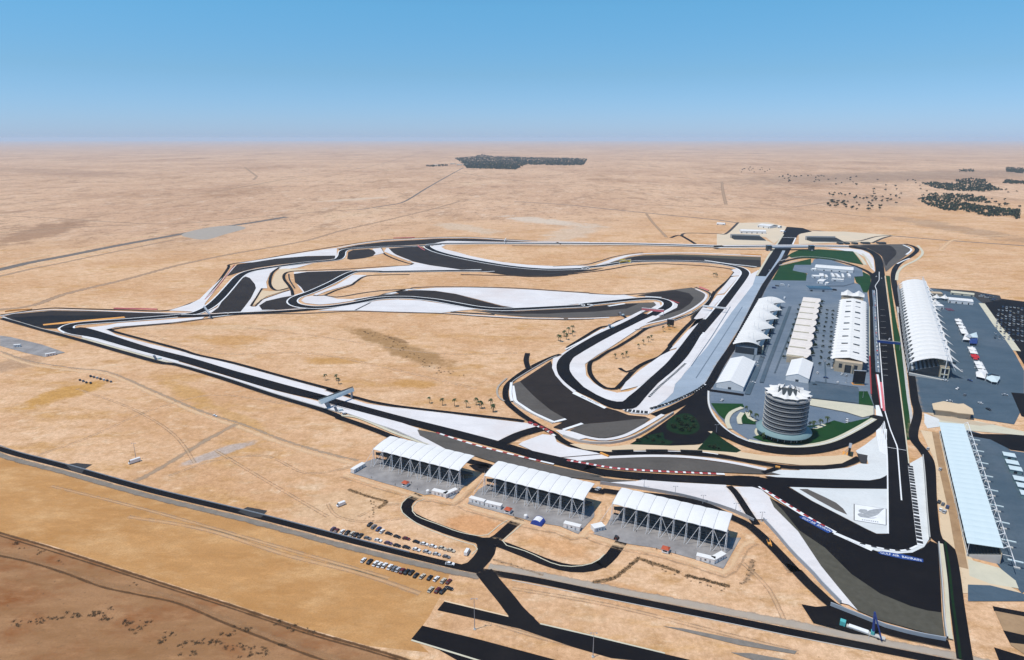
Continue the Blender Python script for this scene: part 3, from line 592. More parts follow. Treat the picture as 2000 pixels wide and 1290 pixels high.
# hairpin gravel, white apron and second leg
poly('tarmac_runoff', [*B(1790, 230, 2000, 215), *C(330, 205, 400, 230, 520, 270, 750, 325, 1000, 375, 1200, 410, 1400, 430, 1600, 442, 1800, 440, 2000, 432), *D(200, 445, 400, 420, 300, 445, 100, 470), *C(1900, 478, 1650, 500, 1400, 500, 1200, 490, 950, 455, 700, 430, 450, 395, 280, 355, 120, 290, 40, 250)], 'tarmac_runoff', False, label='long dark run-off between the two northern legs')
poly('runoff', [*C(30, 220, 40, 250, 90, 285, 280, 360, 450, 395, 700, 430, 760, 440, 400, 450, 0, 452), *B(1500, 445, 1440, 440, 1700, 420, 1980, 395), *C(230, 395, 285, 375, 250, 350, 100, 300, 0, 260)], 'white_runoff', False, label='white apron inside the northern hairpin')
line(B(1780, 225, 1850, 290, 2000, 350), 6, 'white_runoff')
ribbon('service_road', [*B(1720, 225, 1750, 280, 1850, 330, 1990, 375), *C(285, 375, 240, 395, 100, 402), *B(1700, 410, 1400, 430, 1000, 445, 850, 450)], 4.5, 'asphalt_new')
poly('runoff', B(1640, 235, 1720, 225, 1750, 275, 1690, 290, 1640, 300), 'white_runoff', False)
poly('gravel_trap', B(1400, 265, 1450, 245, 1600, 235, 1650, 250, 1670, 275, 1640, 305, 1550, 325, 1420, 340, 1390, 330), 'tarmac_runoff', False, label='small dark gravel trap beside the northern chicane')
HP = C(700, 180, 560, 184, 480, 188, 430, 198, 425, 215, 460, 238, 520, 262, 640, 295, 800, 330, 1000, 368, 1200, 400, 1400, 422, 1600, 434, 1800, 432, 2000, 424)
HP2 = [*HP, *D(200, 420, 400, 396, 560, 372, 700, 358, 900, 353, 1100, 353, 1300, 358, 1500, 374, 1640, 398, 1740, 428, 1780, 470, 1750, 530, 1660, 650, 1560, 780, 1480, 880, 1380, 1000, 1260, 1160), *I(1690, 200, 1600, 315, 1490, 450, 1340, 590, 1250, 675)]
poly('runoff', [*C(455, 215, 500, 195, 560, 192, 600, 200, 560, 215, 600, 240, 700, 262, 850, 305, 1000, 335, 1150, 362, 1400, 390, 1650, 402, 2000, 392), *D(100, 402, 300, 400, 480, 330, 600, 298, 780, 275, 660, 300, 540, 340, 430, 375), *C(2000, 416, 1800, 425, 1600, 427, 1400, 415, 1200, 393, 1000, 358, 800, 322, 600, 280, 480, 240)], 'white_runoff', False, label='white run-off strip inside the second northern leg')
poly('tarmac_runoff', D(430, 378, 560, 340, 640, 315, 780, 296, 1100, 288, 1500, 298, 1930, 315, 1930, 410, 1850, 420, 1700, 398, 1500, 370, 1300, 350, 1100, 345, 800, 348, 660, 355), 'gravel_olive', False, label='grey run-off outside the drag strip corner')
poly('tarmac_runoff', D(560, 350, 700, 310, 1000, 302, 1300, 310, 1500, 325, 1925, 345, 1930, 410, 1850, 420, 1700, 398, 1500, 370, 1300, 350, 1100, 345, 800, 348, 660, 355), 'tarmac_runoff', False)
line(D(420, 375, 600, 310, 780, 283, 1000, 275, 1300, 275, 1600, 288, 1930, 305), 8, 'white_runoff')
line(D(1380, 345, 1600, 378, 1890, 410), 5, smooth=False)
ribbon('service_road', [*D(-100, 405, 200, 390, 350, 355, 480, 315, 640, 285, 780, 270)], 4, 'asphalt_old')
ribbon('service_road', [*C(750, 485, 950, 490, 1250, 495, 1400, 505, 1600, 505, 1800, 490), *D(0, 487, 300, 455, 500, 425, 660, 395, 900, 380, 1100, 385, 1400, 402, 1600, 425, 1660, 440, 1670, 465, 1610, 540, 1500, 640, 1440, 720)], 5, 'asphalt_new')
line(C(950, 460, 1080, 453), 3, smooth=False); line(C(760, 440, 950, 436), 3, smooth=False); line(C(1510, 490, 1720, 466), 3, 'kerb_black', smooth=False)
poly('runoff', D(1640, 440, 1700, 425, 1750, 440, 1760, 470, 1730, 495, 1640, 500, 1670, 465), 'white_runoff', False)
track(HP2, 13, 2.4, name='race_track', label='black track leg from the northern hairpin to the drag strip side')
track(NS, 14, 0, label='black track along the northern straight')
poly('runoff', D(1640, 510, 1720, 500, 1590, 650, 1570, 670, 1500, 680), 'white_runoff', False)
poly('runoff', D(1580, 680, 1470, 800, 1420, 790, 1500, 690), 'white_runoff', False); poly('runoff', D(1450, 830, 1400, 905, 1280, 915, 1340, 860, 1380, 820), 'white_runoff', False)
poly('runoff', [*D(1830, 480, 1900, 445, 1870, 520, 1590, 830, 1340, 1170), *I(1740, 290, 1690, 370, 1560, 560, 1510, 610, 1500, 670, 1440, 730, 1350, 790, 1300, 845, 1170, 835, 1100, 805, 1210, 790, 1290, 700, 1380, 600, 1500, 500, 1600, 400, 1680, 280, 1780, 160), *D(1560, 840, 1700, 660)], 'white_runoff', False, label='white run-off strip between the track and the drag strip')

# north west chicane and left loop
poly('runoff', B(320, 375, 600, 330, 900, 280, 1200, 235, 1290, 225, 1290, 325, 1240, 335, 1270, 300, 1000, 305, 700, 330, 500, 365), 'white_runoff', False, label='white run-off at the northwest chicane')
poly('tarmac_runoff', B(320, 385, 480, 365, 700, 330, 1000, 308, 1275, 302, 1270, 330, 1000, 358, 700, 390, 500, 420, 380, 450, 220, 500, 310, 395), 'tarmac_runoff', False, label='dark run-off wedge at the northwest corner')
poly('runoff', [*B(310, 390, 215, 500, 100, 640, 0, 770), *A(1600, 735, 1530, 760, 1320, 750, 1480, 700, 1560, 660, 1640, 580, 1740, 490), *B(0, 720, 130, 590, 240, 450)], 'white_runoff', False, label='white strip along the outside of the northwest corner')
line([*B(290, 390, 130, 600, 0, 730)], 1.5, 'kerb_red')
poly('runoff', B(0, 862, 120, 805, 160, 740, 250, 600, 330, 520, 400, 485, 520, 445, 740, 410, 1060, 375, 900, 420, 740, 440, 720, 430, 640, 470, 600, 560, 610, 620, 560, 620, 440, 790, 490, 800, 560, 730, 700, 680, 840, 640, 860, 690, 960, 660, 900, 580, 870, 480, 870, 460, 1450, 442, 1300, 520, 1100, 610, 860, 710, 800, 760, 850, 800, 940, 815, 700, 830, 350, 855), 'white_runoff', False, label='white apron of the western infield loops')
poly('infield_sand', B(660, 540, 720, 440, 860, 430, 1000, 440, 830, 455, 780, 480, 770, 530, 820, 600, 800, 630, 700, 640, 655, 620), 'verge_sand', label='sand island between the western loops')
poly('infield_sand', B(560, 640, 640, 650, 790, 640, 600, 700, 520, 760, 470, 790, 500, 720), 'verge_sand', False)
poly('gravel_trap', B(60, 862, 130, 810, 170, 745, 270, 600, 350, 525, 400, 505, 440, 520, 490, 580, 500, 620, 450, 720, 390, 800, 350, 850), 'tarmac_runoff', False, label='large dark gravel trap of the western corner')
poly('gravel_trap', B(870, 480, 1000, 460, 1440, 445, 1340, 500, 1200, 570, 1000, 650, 975, 660, 940, 610, 880, 560), 'tarmac_runoff', False, label='dark gravel trap between the western loops')
poly('gravel_trap', B(530, 790, 600, 745, 750, 710, 870, 690, 810, 750, 850, 800, 920, 815, 700, 830, 560, 832), 'tarmac_runoff', False, label='dark run-off wedge below the western loops')
ribbon('service_road', B(730, 415, 660, 470, 635, 560, 660, 620, 720, 640, 840, 610), 5, 'asphalt_new')
ribbon('service_road', B(1000, 445, 840, 455, 780, 480, 775, 530, 820, 590, 850, 640, 860, 690), 5, 'asphalt_new')
ribbon('service_road', B(560, 620, 500, 720, 450, 795, 490, 800, 560, 730, 700, 680, 830, 635), 3, 'asphalt_new', smooth=False)
ribbon('service_road', B(820, 480, 830, 540, 880, 620), 2.5, 'asphalt_old')
T2 = [*C(560, 190, 300, 207, 0, 215), *B(1700, 218, 1500, 228, 1390, 240, 1345, 262, 1335, 300, 1300, 335, 1200, 350, 1000, 368, 760, 400, 560, 430, 420, 460, 330, 510, 240, 610, 150, 710, 60, 790, -40, 845), *A(1480, 780, 1300, 800, 1000, 824, 800, 838, 620, 852, 540, 870, 520, 892, 560, 915)]
LOOP = [*C(950, 450, 700, 448, 400, 452, 0, 458), *B(1700, 455, 1520, 453, 1440, 465, 1360, 500, 1250, 560, 1100, 630, 1000, 670, 890, 710, 855, 750, 900, 785, 1040, 806, 1200, 802, 1350, 783, 1500, 757, 1680, 722, 1850, 710, 2000, 711), *C(300, 715, 500, 737, 700, 773, 900, 808, 1100, 826, 1300, 824, 1700, 804, 2000, 788), *D(200, 780, 500, 748, 700, 728, 850, 720, 960, 732, 1020, 762, 1010, 800, 940, 840, 820, 910, 640, 1000, 420, 1110), *I(1000, 180, 840, 270, 700, 345)]
LINK = [*A(1400, 795, 1600, 790, 1800, 778), *B(200, 875, 500, 862, 800, 845, 1050, 825, 1250, 802)]
poly('runoff', [*B(1180, 690, 1300, 725, 1440, 725, 1700, 690, 2000, 650), *C(200, 630, 330, 625, 0, 672), *B(1900, 675, 1700, 690, 1450, 740, 1300, 765, 1120, 780, 980, 765, 940, 740, 980, 705, 1060, 690)], 'white_runoff', False, label='white run-off inside the western hairpin')
poly('runoff', B(1440, 490, 1580, 490, 1560, 510, 1430, 580, 1190, 650, 1090, 690, 1060, 680, 1280, 590, 1400, 520), 'white_runoff', False)
ribbon('service_road', [*B(2000, 485, 1700, 490, 1560, 505, 1470, 560, 1430, 590, 1280, 640, 1160, 690, 1060, 690)], 4.5, 'asphalt_new')
ribbon('service_road', [*B(1170, 690, 1300, 705, 1500, 672, 1700, 645, 2000, 625), *C(300, 612, 600, 605, 1100, 612, 1400, 625, 1700, 645, 2000, 665), *D(250, 668, 500, 685, 800, 668, 1100, 635, 1260, 615)], 4, 'asphalt_old')
poly('runoff', [*C(240, 638, 500, 615, 800, 612, 1100, 618, 1400, 632, 2000, 672), *D(250, 675, 500, 688, 600, 684, 720, 710, 400, 742, 0, 788), *C(1700, 790, 1280, 812, 1150, 790, 900, 725, 700, 675, 500, 645, 380, 640)], 'white_runoff', False, label='large pale run-off in the middle of the infield')
poly('tarmac_runoff', [*B(1450, 735, 1700, 690, 1900, 672), *C(100, 650, 350, 640, 500, 648, 700, 678, 900, 730, 1150, 795, 1270, 812, 1100, 815, 900, 795, 700, 760, 500, 722, 350, 705, 150, 702, 0, 708), *B(1700, 715, 1500, 745)], 'tarmac_runoff', False, label='dark run-off lens above the infield straight')
poly('runoff', [*B(1100, 840, 1250, 815, 1500, 770, 1700, 740, 1900, 728), *C(150, 732, 350, 738, 600, 775, 800, 810, 900, 825, 750, 838, 560, 862, 200, 852, 0, 848), *B(1500, 838)], 'white_runoff', False, label='white run-off below the infield straight')
poly('tarmac_runoff', [*C(850, 835, 1100, 845, 1300, 845, 1700, 825, 2000, 810), *D(250, 800, 480, 775, 700, 765, 880, 758, 930, 775, 900, 800, 820, 850, 700, 880, 500, 895, 250, 905, 0, 908), *C(1700, 905, 1400, 900, 1100, 875, 1000, 855)], 'gravel_bed', False, label='long dark gravel bed below the infield straight')
poly('tarmac_runoff', [*C(950, 838, 1300, 845, 1700, 826, 2000, 812), *D(250, 802, 480, 780, 740, 770, 620, 820, 300, 850, 0, 860), *C(1600, 870, 1200, 870)], 'tarmac_runoff', False)
line(C(650, 852, 1080, 876), 5, 'kerb_black', smooth=False); line([*C(580, 866, 900, 885, 1400, 912, 1800, 918), *D(0, 918, 250, 915, 450, 905)], 4, 'white_runoff')
ribbon('service_road', [*A(1000, 880, 1350, 850), *B(0, 920, 300, 880, 650, 868, 900, 868, 1200, 855, 1450, 843), *C(0, 850, 250, 858, 560, 866, 900, 892, 1300, 915, 1700, 925), *D(0, 928, 300, 920)], 3, 'asphalt_old')
line([*B(30, 905, 350, 872, 640, 858)], 3, smooth=False)
line(B(1470, 835, 1620, 760), 3, 'kerb_black', smooth=False)
line(D(440, 795, 600, 770), 5, smooth=False)
# east hairpin run-off
poly('tarmac_runoff', D(720, 690, 900, 660, 1200, 622, 1280, 618, 1380, 660, 1400, 690, 1370, 740, 1250, 830, 1080, 900, 900, 945, 830, 955, 900, 905, 1020, 850, 1110, 800, 1080, 760, 980, 715, 860, 700), 'gravel_bed', False, label='grey run-off around the eastern hairpin')
poly('tarmac_runoff', D(740, 690, 900, 662, 1100, 640, 1230, 670, 1275, 715, 1240, 770, 1150, 830, 1000, 880, 960, 890, 1060, 830, 1110, 795, 1080, 755, 980, 715, 860, 700), 'tarmac_runoff', False)
line(D(1290, 625, 1385, 670, 1395, 705, 1350, 760, 1230, 840, 1050, 915, 820, 970, 700, 1020), 4, 'white_runoff')
line(D(1460, 690, 1420, 760, 1290, 840), 3, 'concrete')
ribbon('service_road', D(1290, 610, 1400, 650, 1440, 690, 1400, 770, 1270, 855), 4.5, 'asphalt_old')
poly('runoff', D(1050, 735, 1120, 780, 1110, 810, 1000, 865, 860, 930, 980, 850, 1055, 805, 1065, 765), 'white_runoff', False)
poly('runoff', D(880, 750, 940, 760, 955, 800, 900, 820, 860, 815, 910, 785), 'white_runoff', False)
line(D(800, 700, 960, 710), 4, smooth=False); line(D(1040, 735, 1130, 765), 4, 'kerb_red', smooth=False)
ribbon('service_road', [*D(540, 870, 620, 915, 540, 940, 460, 985, 360, 1005, 200, 1100, 40, 1200)], 5, 'asphalt_new')
ribbon('service_road', [*D(1290, 860, 1150, 905, 1000, 960, 820, 1010, 700, 1090, 520, 1200), *I(1000, 345, 900, 410, 850, 440, 850, 520, 900, 590, 980, 640, 1060, 640)], 5, 'asphalt_new')
poly('asphalt_pad', D(1240, 900, 1320, 830, 1390, 815, 1280, 925, 1260, 945), 'asphalt_new', False)
ribbon('service_road', [*D(1480, 650, 1400, 790, 1290, 880, 1270, 930, 1180, 1020, 1040, 1180), *I(1480, 310, 1400, 390, 1300, 430, 1200, 490, 1100, 600, 1060, 640)], 5.5, 'asphalt_new')
ribbon('service_road', I(1080, 480, 1130, 510, 1200, 490), 4, 'asphalt_new')

# ------------------------------------------------------------------ western point and the long left straight
poly('tarmac_runoff', A(20, 800, 100, 780, 400, 752, 700, 757, 1000, 767, 1440, 775, 1300, 795, 1000, 815, 700, 835, 520, 860, 450, 885, 380, 890, 330, 880), 'tarmac_runoff', False, label='dark run-off at the western point')
poly('tarmac_runoff', A(100, 805, 400, 790, 980, 790, 700, 835, 520, 860, 450, 890, 350, 890, 200, 860), 'asphalt_new', False)
line(A(0, 795, 100, 775, 250, 757, 420, 745, 700, 750, 1000, 762, 1300, 770, 1500, 770), 3.5, 'white_runoff'); line(A(20, 800, 130, 840, 360, 905), 3.5, 'white_runoff')
line(A(460, 890, 520, 862, 640, 845, 1000, 815, 1300, 800, 1470, 775), 2.6)
poly('painted_strip', A(335, 858, 600, 830, 970, 798, 980, 808, 600, 845, 340, 868), 'paint_orange', False, label='orange painted strip on the western run-off')
poly('runoff', [*A(660, 888, 830, 868, 920, 850, 1300, 822, 1600, 800, 1580, 815, 1340, 845, 900, 880, 840, 900), *K(250, 132, 500, 198, 700, 245, 830, 280, 1100, 345, 1500, 455, 1900, 565, 1960, 580), *J(300, 500, 500, 560, 620, 600, 800, 625, 1100, 655, 1500, 708, 1780, 742, 1880, 752, 1985, 792, 1850, 840, 1670, 905, 1300, 800, 900, 700, 600, 620, 300, 540), *K(1500, 500, 1100, 390, 800, 300, 500, 225, 30, 85)], 'white_runoff', False, label='white run-off along the inside of the long left straight')
poly('runoff', [*K(0, 130, 400, 245, 700, 325, 1000, 415, 1400, 535, 1700, 610, 1990, 690), *J(300, 590, 600, 670, 900, 750, 1030, 795, 1040, 850, 1250, 950, 1380, 1010, 1200, 970, 1100, 915, 860, 810, 600, 720, 480, 680, 300, 640, 0, 545), *K(1700, 655, 1400, 565, 1000, 437, 700, 350, 500, 295, 200, 207, 0, 150)], 'white_runoff', False, label='white run-off along the outside of the long left straight')
ribbon('verge', [*K(0, 155, 300, 240, 560, 312, 1000, 432, 1400, 566, 1700, 655), *J(420, 690, 560, 710, 860, 835, 1100, 920)], 3, 'verge_cream')
ribbon('service_road', [*A(1340, 848, 950, 885, 880, 900), *K(190, 85, 230, 105, 400, 152, 700, 232, 830, 275, 1100, 335, 1500, 445, 1900, 550), *J(300, 485, 600, 568, 700, 592, 900, 625, 1300, 672, 1800, 728, 1850, 740)], 5, 'asphalt_new')
ribbon('service_road', [*A(10, 812, 180, 860, 350, 908), *K(0, 172, 300, 258, 560, 330, 700, 350, 1000, 440, 1400, 572, 1700, 662, 1850, 718), *J(400, 705, 520, 745, 700, 810, 850, 870, 1050, 940, 1300, 1010, 1450, 1055, 1620, 1098), *L(1000, 345, 1100, 385, 1400, 420, 1800, 510, 1960, 540), *M(300, 320, 480, 345, 800, 370, 1100, 430, 1340, 540, 1450, 590, 1560, 680, 1680, 800, 1854, 985), *N(620, 1140, 760, 1290), *O(160, 790, 250, 870, 480, 990, 700, 1080, 1000, 1145, 1150, 1180)], 6.5, 'asphalt_new', label='black service road round the south side of the circuit')
poly('asphalt_pad', O(20, 870, 130, 890, 250, 880, 500, 1010, 620, 1080, 560, 1110, 400, 1090, 110, 1010), 'asphalt_new', False)
track(T2, 14, 2.2, label='black track leg from the northwest chicane to the western point')
ribbon('race_track', LINK, 12, 'asphalt_new', label='black link from the western point to the inner loop'); line(LINK, 2.2, off=8)
track(LOOP, 13, 2.2, label='black inner loop with its western and eastern hairpins')
band('race_track', [*A(560, 900, 690, 890), *K(500, 225, 800, 300, 1100, 390, 1500, 500, 1800, 580), *J(300, 540, 600, 620, 900, 700, 1300, 800, 1700, 905, 2000, 990), *L(1973, 352), *M(150, 125, 400, 163, 700, 187, 1000, 202, 1270, 208), *N(200, 390, 360, 400)],
     [*A(470, 890, 540, 930), *K(100, 155, 400, 240, 700, 320, 1000, 410, 1400, 530, 1700, 600), *J(300, 590, 600, 670, 900, 750, 1200, 830, 1500, 910, 1800, 990, 2000, 1050), *L(1973, 422), *M(300, 203, 600, 237, 900, 252, 1250, 272, 1450, 290), *N(340, 490)], 'asphalt_new', 'black track down the long left straight past the covered stands')
line([*A(450, 890, 540, 932), *K(100, 157, 400, 243, 700, 323)], 1.2)

# ------------------------------------------------------------------ southern infield corner
poly('gravel_trap', I(545, 425, 560, 480, 590, 540, 640, 605, 720, 675, 870, 745, 970, 790, 1060, 815, 1150, 850, 1280, 862, 1320, 880, 1000, 905, 790, 918, 640, 965, 560, 945, 640, 905, 560, 900, 400, 825, 265, 735, 245, 620, 310, 580), 'tarmac_runoff', False, label='large dark run-off of the southern infield corner')
poly('gravel_trap', I(250, 605, 300, 585, 350, 640, 420, 710, 540, 810, 660, 880, 570, 905, 400, 822, 275, 735, 250, 670), 'gravel_bed', False, label='grey gravel crescent left of the southern infield corner')
poly('gravel_trap', I(690, 968, 800, 920, 1000, 905, 1180, 885, 1320, 875, 1250, 930, 1150, 985, 1050, 1015, 940, 1030, 820, 1010), 'gravel_bed', False, label='grey gravel crescent below the southern infield corner')
poly('runoff', [*I(560, 400, 620, 375, 760, 285, 1000, 150, 1130, 90, 1240, 35, 1320, 10, 1200, 80, 1100, 130, 900, 220, 740, 310, 650, 370, 605, 420, 588, 470, 600, 530, 650, 590, 740, 660, 720, 675, 640, 610, 580, 540, 553, 480)], 'white_runoff', False, label='white run-off outside the southern infield corner')
poly('runoff', I(690, 450, 720, 400, 800, 350, 920, 280, 1050, 210, 1250, 110, 1340, 70, 1400, 80, 1300, 125, 1220, 180, 1000, 325, 900, 385, 810, 450, 820, 540, 880, 600, 960, 650, 1060, 675, 1150, 665, 1250, 625, 1180, 690, 1095, 750, 1000, 735, 900, 690, 800, 630, 720, 550, 690, 500), 'white_runoff', False, label='white run-off inside the southern infield corner')
poly('runoff', I(1560, 325, 1440, 450, 1340, 540, 1240, 620, 1085, 658, 1130, 590, 1250, 490, 1400, 385, 1480, 345), 'white_runoff', False)
poly('runoff', I(1800, 20, 1640, 200, 1570, 310, 1470, 340, 1620, 180, 1760, 85, 1680, 100, 1660, 95, 1730, 5), 'white_runoff', False)
line(I(245, 620, 265, 740, 400, 830, 565, 905, 660, 880), 3.2, smooth=False); line(I(640, 965, 790, 915), 3.2, smooth=False)
line(I(600, 975, 700, 985, 820, 1022, 960, 1042, 1120, 1010, 1260, 940, 1420, 845), 4, 'white_runoff')
poly('runoff', I(580, 970, 640, 965, 760, 1010, 820, 1030, 740, 1045, 640, 1010), 'white_runoff', False)
poly('painted_panel', I(710, 680, 735, 665, 980, 790, 960, 800), 'white_line', False, label='white painted panel beside the southern infield corner')
band('race_track', I(1780, 100, 1680, 280, 1600, 400, 1500, 500, 1380, 600, 1290, 700, 1215, 785, 1150, 803, 1050, 800, 970, 775, 870, 722, 740, 660, 650, 590, 602, 530, 587, 470, 602, 420, 650, 370, 740, 310, 900, 220, 1100, 130, 1200, 80, 1260, 50),
     I(1720, 100, 1640, 200, 1540, 330, 1440, 450, 1340, 540, 1230, 640, 1150, 705, 1098, 745, 1000, 732, 900, 690, 800, 630, 722, 550, 692, 500, 692, 450, 722, 400, 800, 350, 920, 280, 1050, 210, 1250, 110, 1330, 70), 'asphalt_new', 'black track through the southern infield corner')
ribbon('service_road', [*I(620, 375, 540, 402, 380, 480, 250, 570, 193, 640, 200, 740, 270, 810, 350, 870, 480, 950, 570, 995, 620, 1040, 720, 1090, 900, 1130, 1000, 1152, 1200, 1148, 1500, 1143, 1800, 1165), *N(0, 225, 200, 255, 480, 305, 700, 325, 950, 320, 1100, 288, 1200, 240)], 6, 'asphalt_new')
ribbon('service_road', I(365, 480, 350, 420, 362, 365), 6, 'asphalt_new')
ribbon('verge', I(200, 560, 130, 630, 130, 700, 180, 740), 2, 'track_gravel')
poly('runoff', I(290, 1080, 320, 1060, 480, 1000, 570, 1010, 590, 1060, 680, 1100, 900, 1145, 930, 1155, 620, 1180, 400, 1130), 'white_runoff', False, label='white run-off patch by the service crossing')
ribbon('service_road', [*I(160, 1070, 280, 1010, 400, 970, 480, 950)], 10, 'asphalt_new')
poly('runoff', I(640, 1185, 940, 1160, 1000, 1185, 800, 1215), 'white_runoff', False)
poly('gravel_trap', M(100, 92, 310, 72, 500, 65, 800, 62, 1050, 78, 1300, 112, 1580, 162, 1700, 195, 1480, 190, 1270, 180, 800, 165, 450, 145, 250, 120), 'gravel_bed', False, label='dark gravel lens inside the southern chicane')
line([*M(100, 80, 340, 62, 700, 50, 1000, 60, 1300, 98, 1600, 158)], 4, 'white_runoff'); line(M(1570, 185, 1700, 140), 4, 'asphalt_new', smooth=False)
poly('runoff', [*M(1640, 180, 1700, 160, 1854, 165), *N(700, 342, 900, 342, 1100, 325, 1200, 290, 1270, 295, 1330, 150, 1340, 0, 1385, 0, 1415, 90, 1428, 250, 1430, 385, 1380, 415, 1280, 432, 900, 420, 500, 405, 400, 390, 540, 385)], 'pale_runoff', False, label='pale run-off above the southern cut-through')
band('race_track', N(400, 395, 480, 405, 900, 420, 1280, 432, 1380, 412, 1440, 380), N(480, 450, 600, 485, 1000, 495, 1300, 500, 1400, 500, 1440, 500), 'asphalt_new', 'black cut-through joining the start straight')
poly('runoff', N(610, 488, 1000, 500, 1432, 505, 1437, 880, 1340, 880, 1250, 838, 1000, 708, 800, 605), 'pale_runoff', False, label='pale triangular run-off with the falcon emblem')
poly('gravel_trap', N(690, 505, 760, 505, 900, 570, 1000, 620, 1060, 670, 1095, 722, 1000, 682, 850, 600), 'gravel_bed', False, label='dark gravel lens in the pale triangle')
poly('gravel_trap', [*J(1020, 805, 1170, 830, 1500, 940, 2000, 1070), *L(1973, 428), *M(200, 205, 400, 235, 575, 246, 560, 262, 300, 252), *L(1950, 460, 1600, 420, 1200, 335, 1000, 272), *J(1250, 960, 1100, 880, 1040, 850)], 'gravel_bed', False, label='grey gravel bed in front of the covered stands')
poly('runoff', M(290, 262, 575, 250, 620, 240, 900, 260, 1280, 280, 1340, 350, 1420, 480, 1500, 565, 1350, 490, 1100, 408, 900, 358, 600, 305), 'white_runoff', False, label='white run-off behind the rightmost covered stand')
poly('runoff', [*N(140, 485, 350, 488, 445, 572, 480, 660, 560, 740, 680, 860, 800, 990, 900, 1130), *O(170, 580, 300, 740, 450, 920, 380, 875, 320, 860, 150, 680), *N(640, 1050, 500, 880, 390, 760, 290, 760, 220, 640)], 'white_runoff', False, label='long white run-off tongue towards the last corner')
ribbon('service_road', N(100, 480, 160, 540, 250, 680, 330, 800), 5, 'asphalt_new')
poly('gravel_trap', [*N(440, 575, 700, 720, 980, 875, 1150, 950), *O(600, 470, 780, 490, 940, 450, 1000, 385, 1060, 410, 1080, 700, 1090, 930, 1112, 1125, 870, 1062, 620, 992, 450, 920, 300, 740, 170, 580), *N(680, 860, 560, 740, 480, 660)], 'gravel_olive', False, label='olive grey gravel outside the last corner')
poly('tarmac_runoff', [*N(450, 580, 700, 720, 980, 875, 1150, 950), *O(600, 470, 780, 490, 940, 450, 1000, 385, 1060, 410, 1080, 700, 1090, 935, 980, 920, 850, 885, 620, 790, 400, 640, 200, 440, 0, 305), *N(560, 690)], 'asphalt_new', False, label='black run-off outside the last corner')
band('race_track', [*N(300, 395, 480, 430, 600, 490, 800, 610, 1000, 712, 1150, 792, 1250, 842, 1330, 882, 1400, 888, 1437, 872, 1437, 800)],
     [*N(300, 488, 420, 530, 600, 650, 800, 770, 1000, 870, 1150, 930, 1300, 980, 1450, 1012, 1560, 1017, 1640, 1002, 1690, 965, 1690, 900)], 'asphalt_new', 'black track through the last corner')
band('race_track', [*N(1437, 880, 1434, 500, 1430, 250, 1415, 80, 1385, 0), *Q(340, 980, 305, 850, 295, 500, 288, 0), *E(1482, 740, 1505, 660, 1500, 590, 1545, 560, 1545, 500, 1530, 420, 1490, 372, 1420, 342, 1290, 320)],
     [*N(1692, 940, 1660, 600, 1610, 250, 1580, 0), *Q(610, 1050, 580, 800, 525, 400, 475, 0), *E(1665, 800, 1645, 620, 1625, 480, 1600, 410, 1550, 372, 1480, 336, 1400, 314, 1290, 302)], 'asphalt_new', 'wide black start and finish straight')
poly('runoff', [*N(1618, 290, 1725, 230, 1740, 400, 1760, 700, 1780, 930, 1740, 992, 1640, 1040, 1500, 1050, 1350, 1030, 1250, 998, 1250, 975, 1450, 1014, 1560, 1019, 1640, 1004, 1694, 965, 1665, 600)], 'pale_runoff', False, label='pale run-off right of the start straight')
# start straight markings
line(N(1437, 880, 1434, 500, 1430, 250, 1420, 90), 0.9); line([*N(1550, 600, 1515, 150, 1455, 0), *Q(435, 1010, 385, 370, 365, 0), *E(1560, 740, 1545, 700, 1585, 640, 1585, 560)], 0.9, smooth=False)
line([*N(1612, 290, 1578, 0), *Q(580, 800, 525, 400, 475, 0), *E(1665, 800, 1640, 600)], 0.9, 'verge_cream', smooth=False)
line(N(1425, 152, 1590, 180), 0.6, smooth=False)
for i in range(6): line(N(1338 + i * 17, 0, 1346 + i * 15, 60, 1370 + i * 11, 190 + i * 6), 0.8, smooth=False)
for i in range(6): line(Q(350 + i * 5, 960, 362 + i * 14, 1130, 372 + i * 16, 1290), 0.8, smooth=False)
ribbon('pit_wall_strip', [*E(1530, 740, 1545, 900), *Q(335, 0, 350, 300, 370, 640)], 4.5, 'apron', smooth=False)
for a, c_ in ((Q(355, 660, 375, 800, 405, 990), 'kerb_red'), (Q(365, 660, 388, 800, 412, 990), 'white_line'), (Q(398, 735, 415, 880, 428, 1015), 'paint_pink')): line(a, 2.0, c_, smooth=False)
line([*Q(290, 480, 298, 700, 305, 850)], 1.2, 'kerb_red', smooth=False); line([*E(1490, 900), *Q(290, 480)], 0.8, 'verge_cream', smooth=False)
for y in range(0, 640, 58): line(Q(392 + y * 0.035, 30 + y, 440 + y * 0.04, 32 + y), 0.35, smooth=False)

# ------------------------------------------------------------------ tower garden
poly('asphalt_pad', I(1640, 740, 1740, 660, 1770, 760, 1850, 920, 1930, 1040, 1800, 990, 1800, 1040, 1740, 1070, 1650, 1080, 1470, 1090, 1160, 1080, 1350, 965, 1500, 855), 'asphalt_new', False, label='black forecourt left of the round tower')
poly('runoff', N(1165, 185, 1250, 130, 1338, 60, 1338, 160, 1272, 298, 1255, 225, 1180, 205), 'pale_runoff', False, label='pale corner at the end of the tower garden')
poly('asphalt_pad', N(1175, 205, 1266, 222, 1256, 292, 1205, 280, 1190, 245), 'asphalt_old', False)
poly('verge', [*I(690, 1080, 760, 1075, 1000, 1100, 1160, 1082, 1480, 1092, 1700, 1085, 1800, 1040, 1805, 1000, 1770, 980, 1800, 978, 1900, 1060, 1990, 1105), *N(210, 195, 400, 225, 700, 238, 1000, 225, 1080, 215, 1140, 245, 1050, 290, 900, 305, 700, 305, 450, 278, 200, 245), *I(1900, 1160, 1700, 1140, 1400, 1120, 1000, 1140, 800, 1120)], 'verge_sand', False, label='sandy verge south of the round tower')
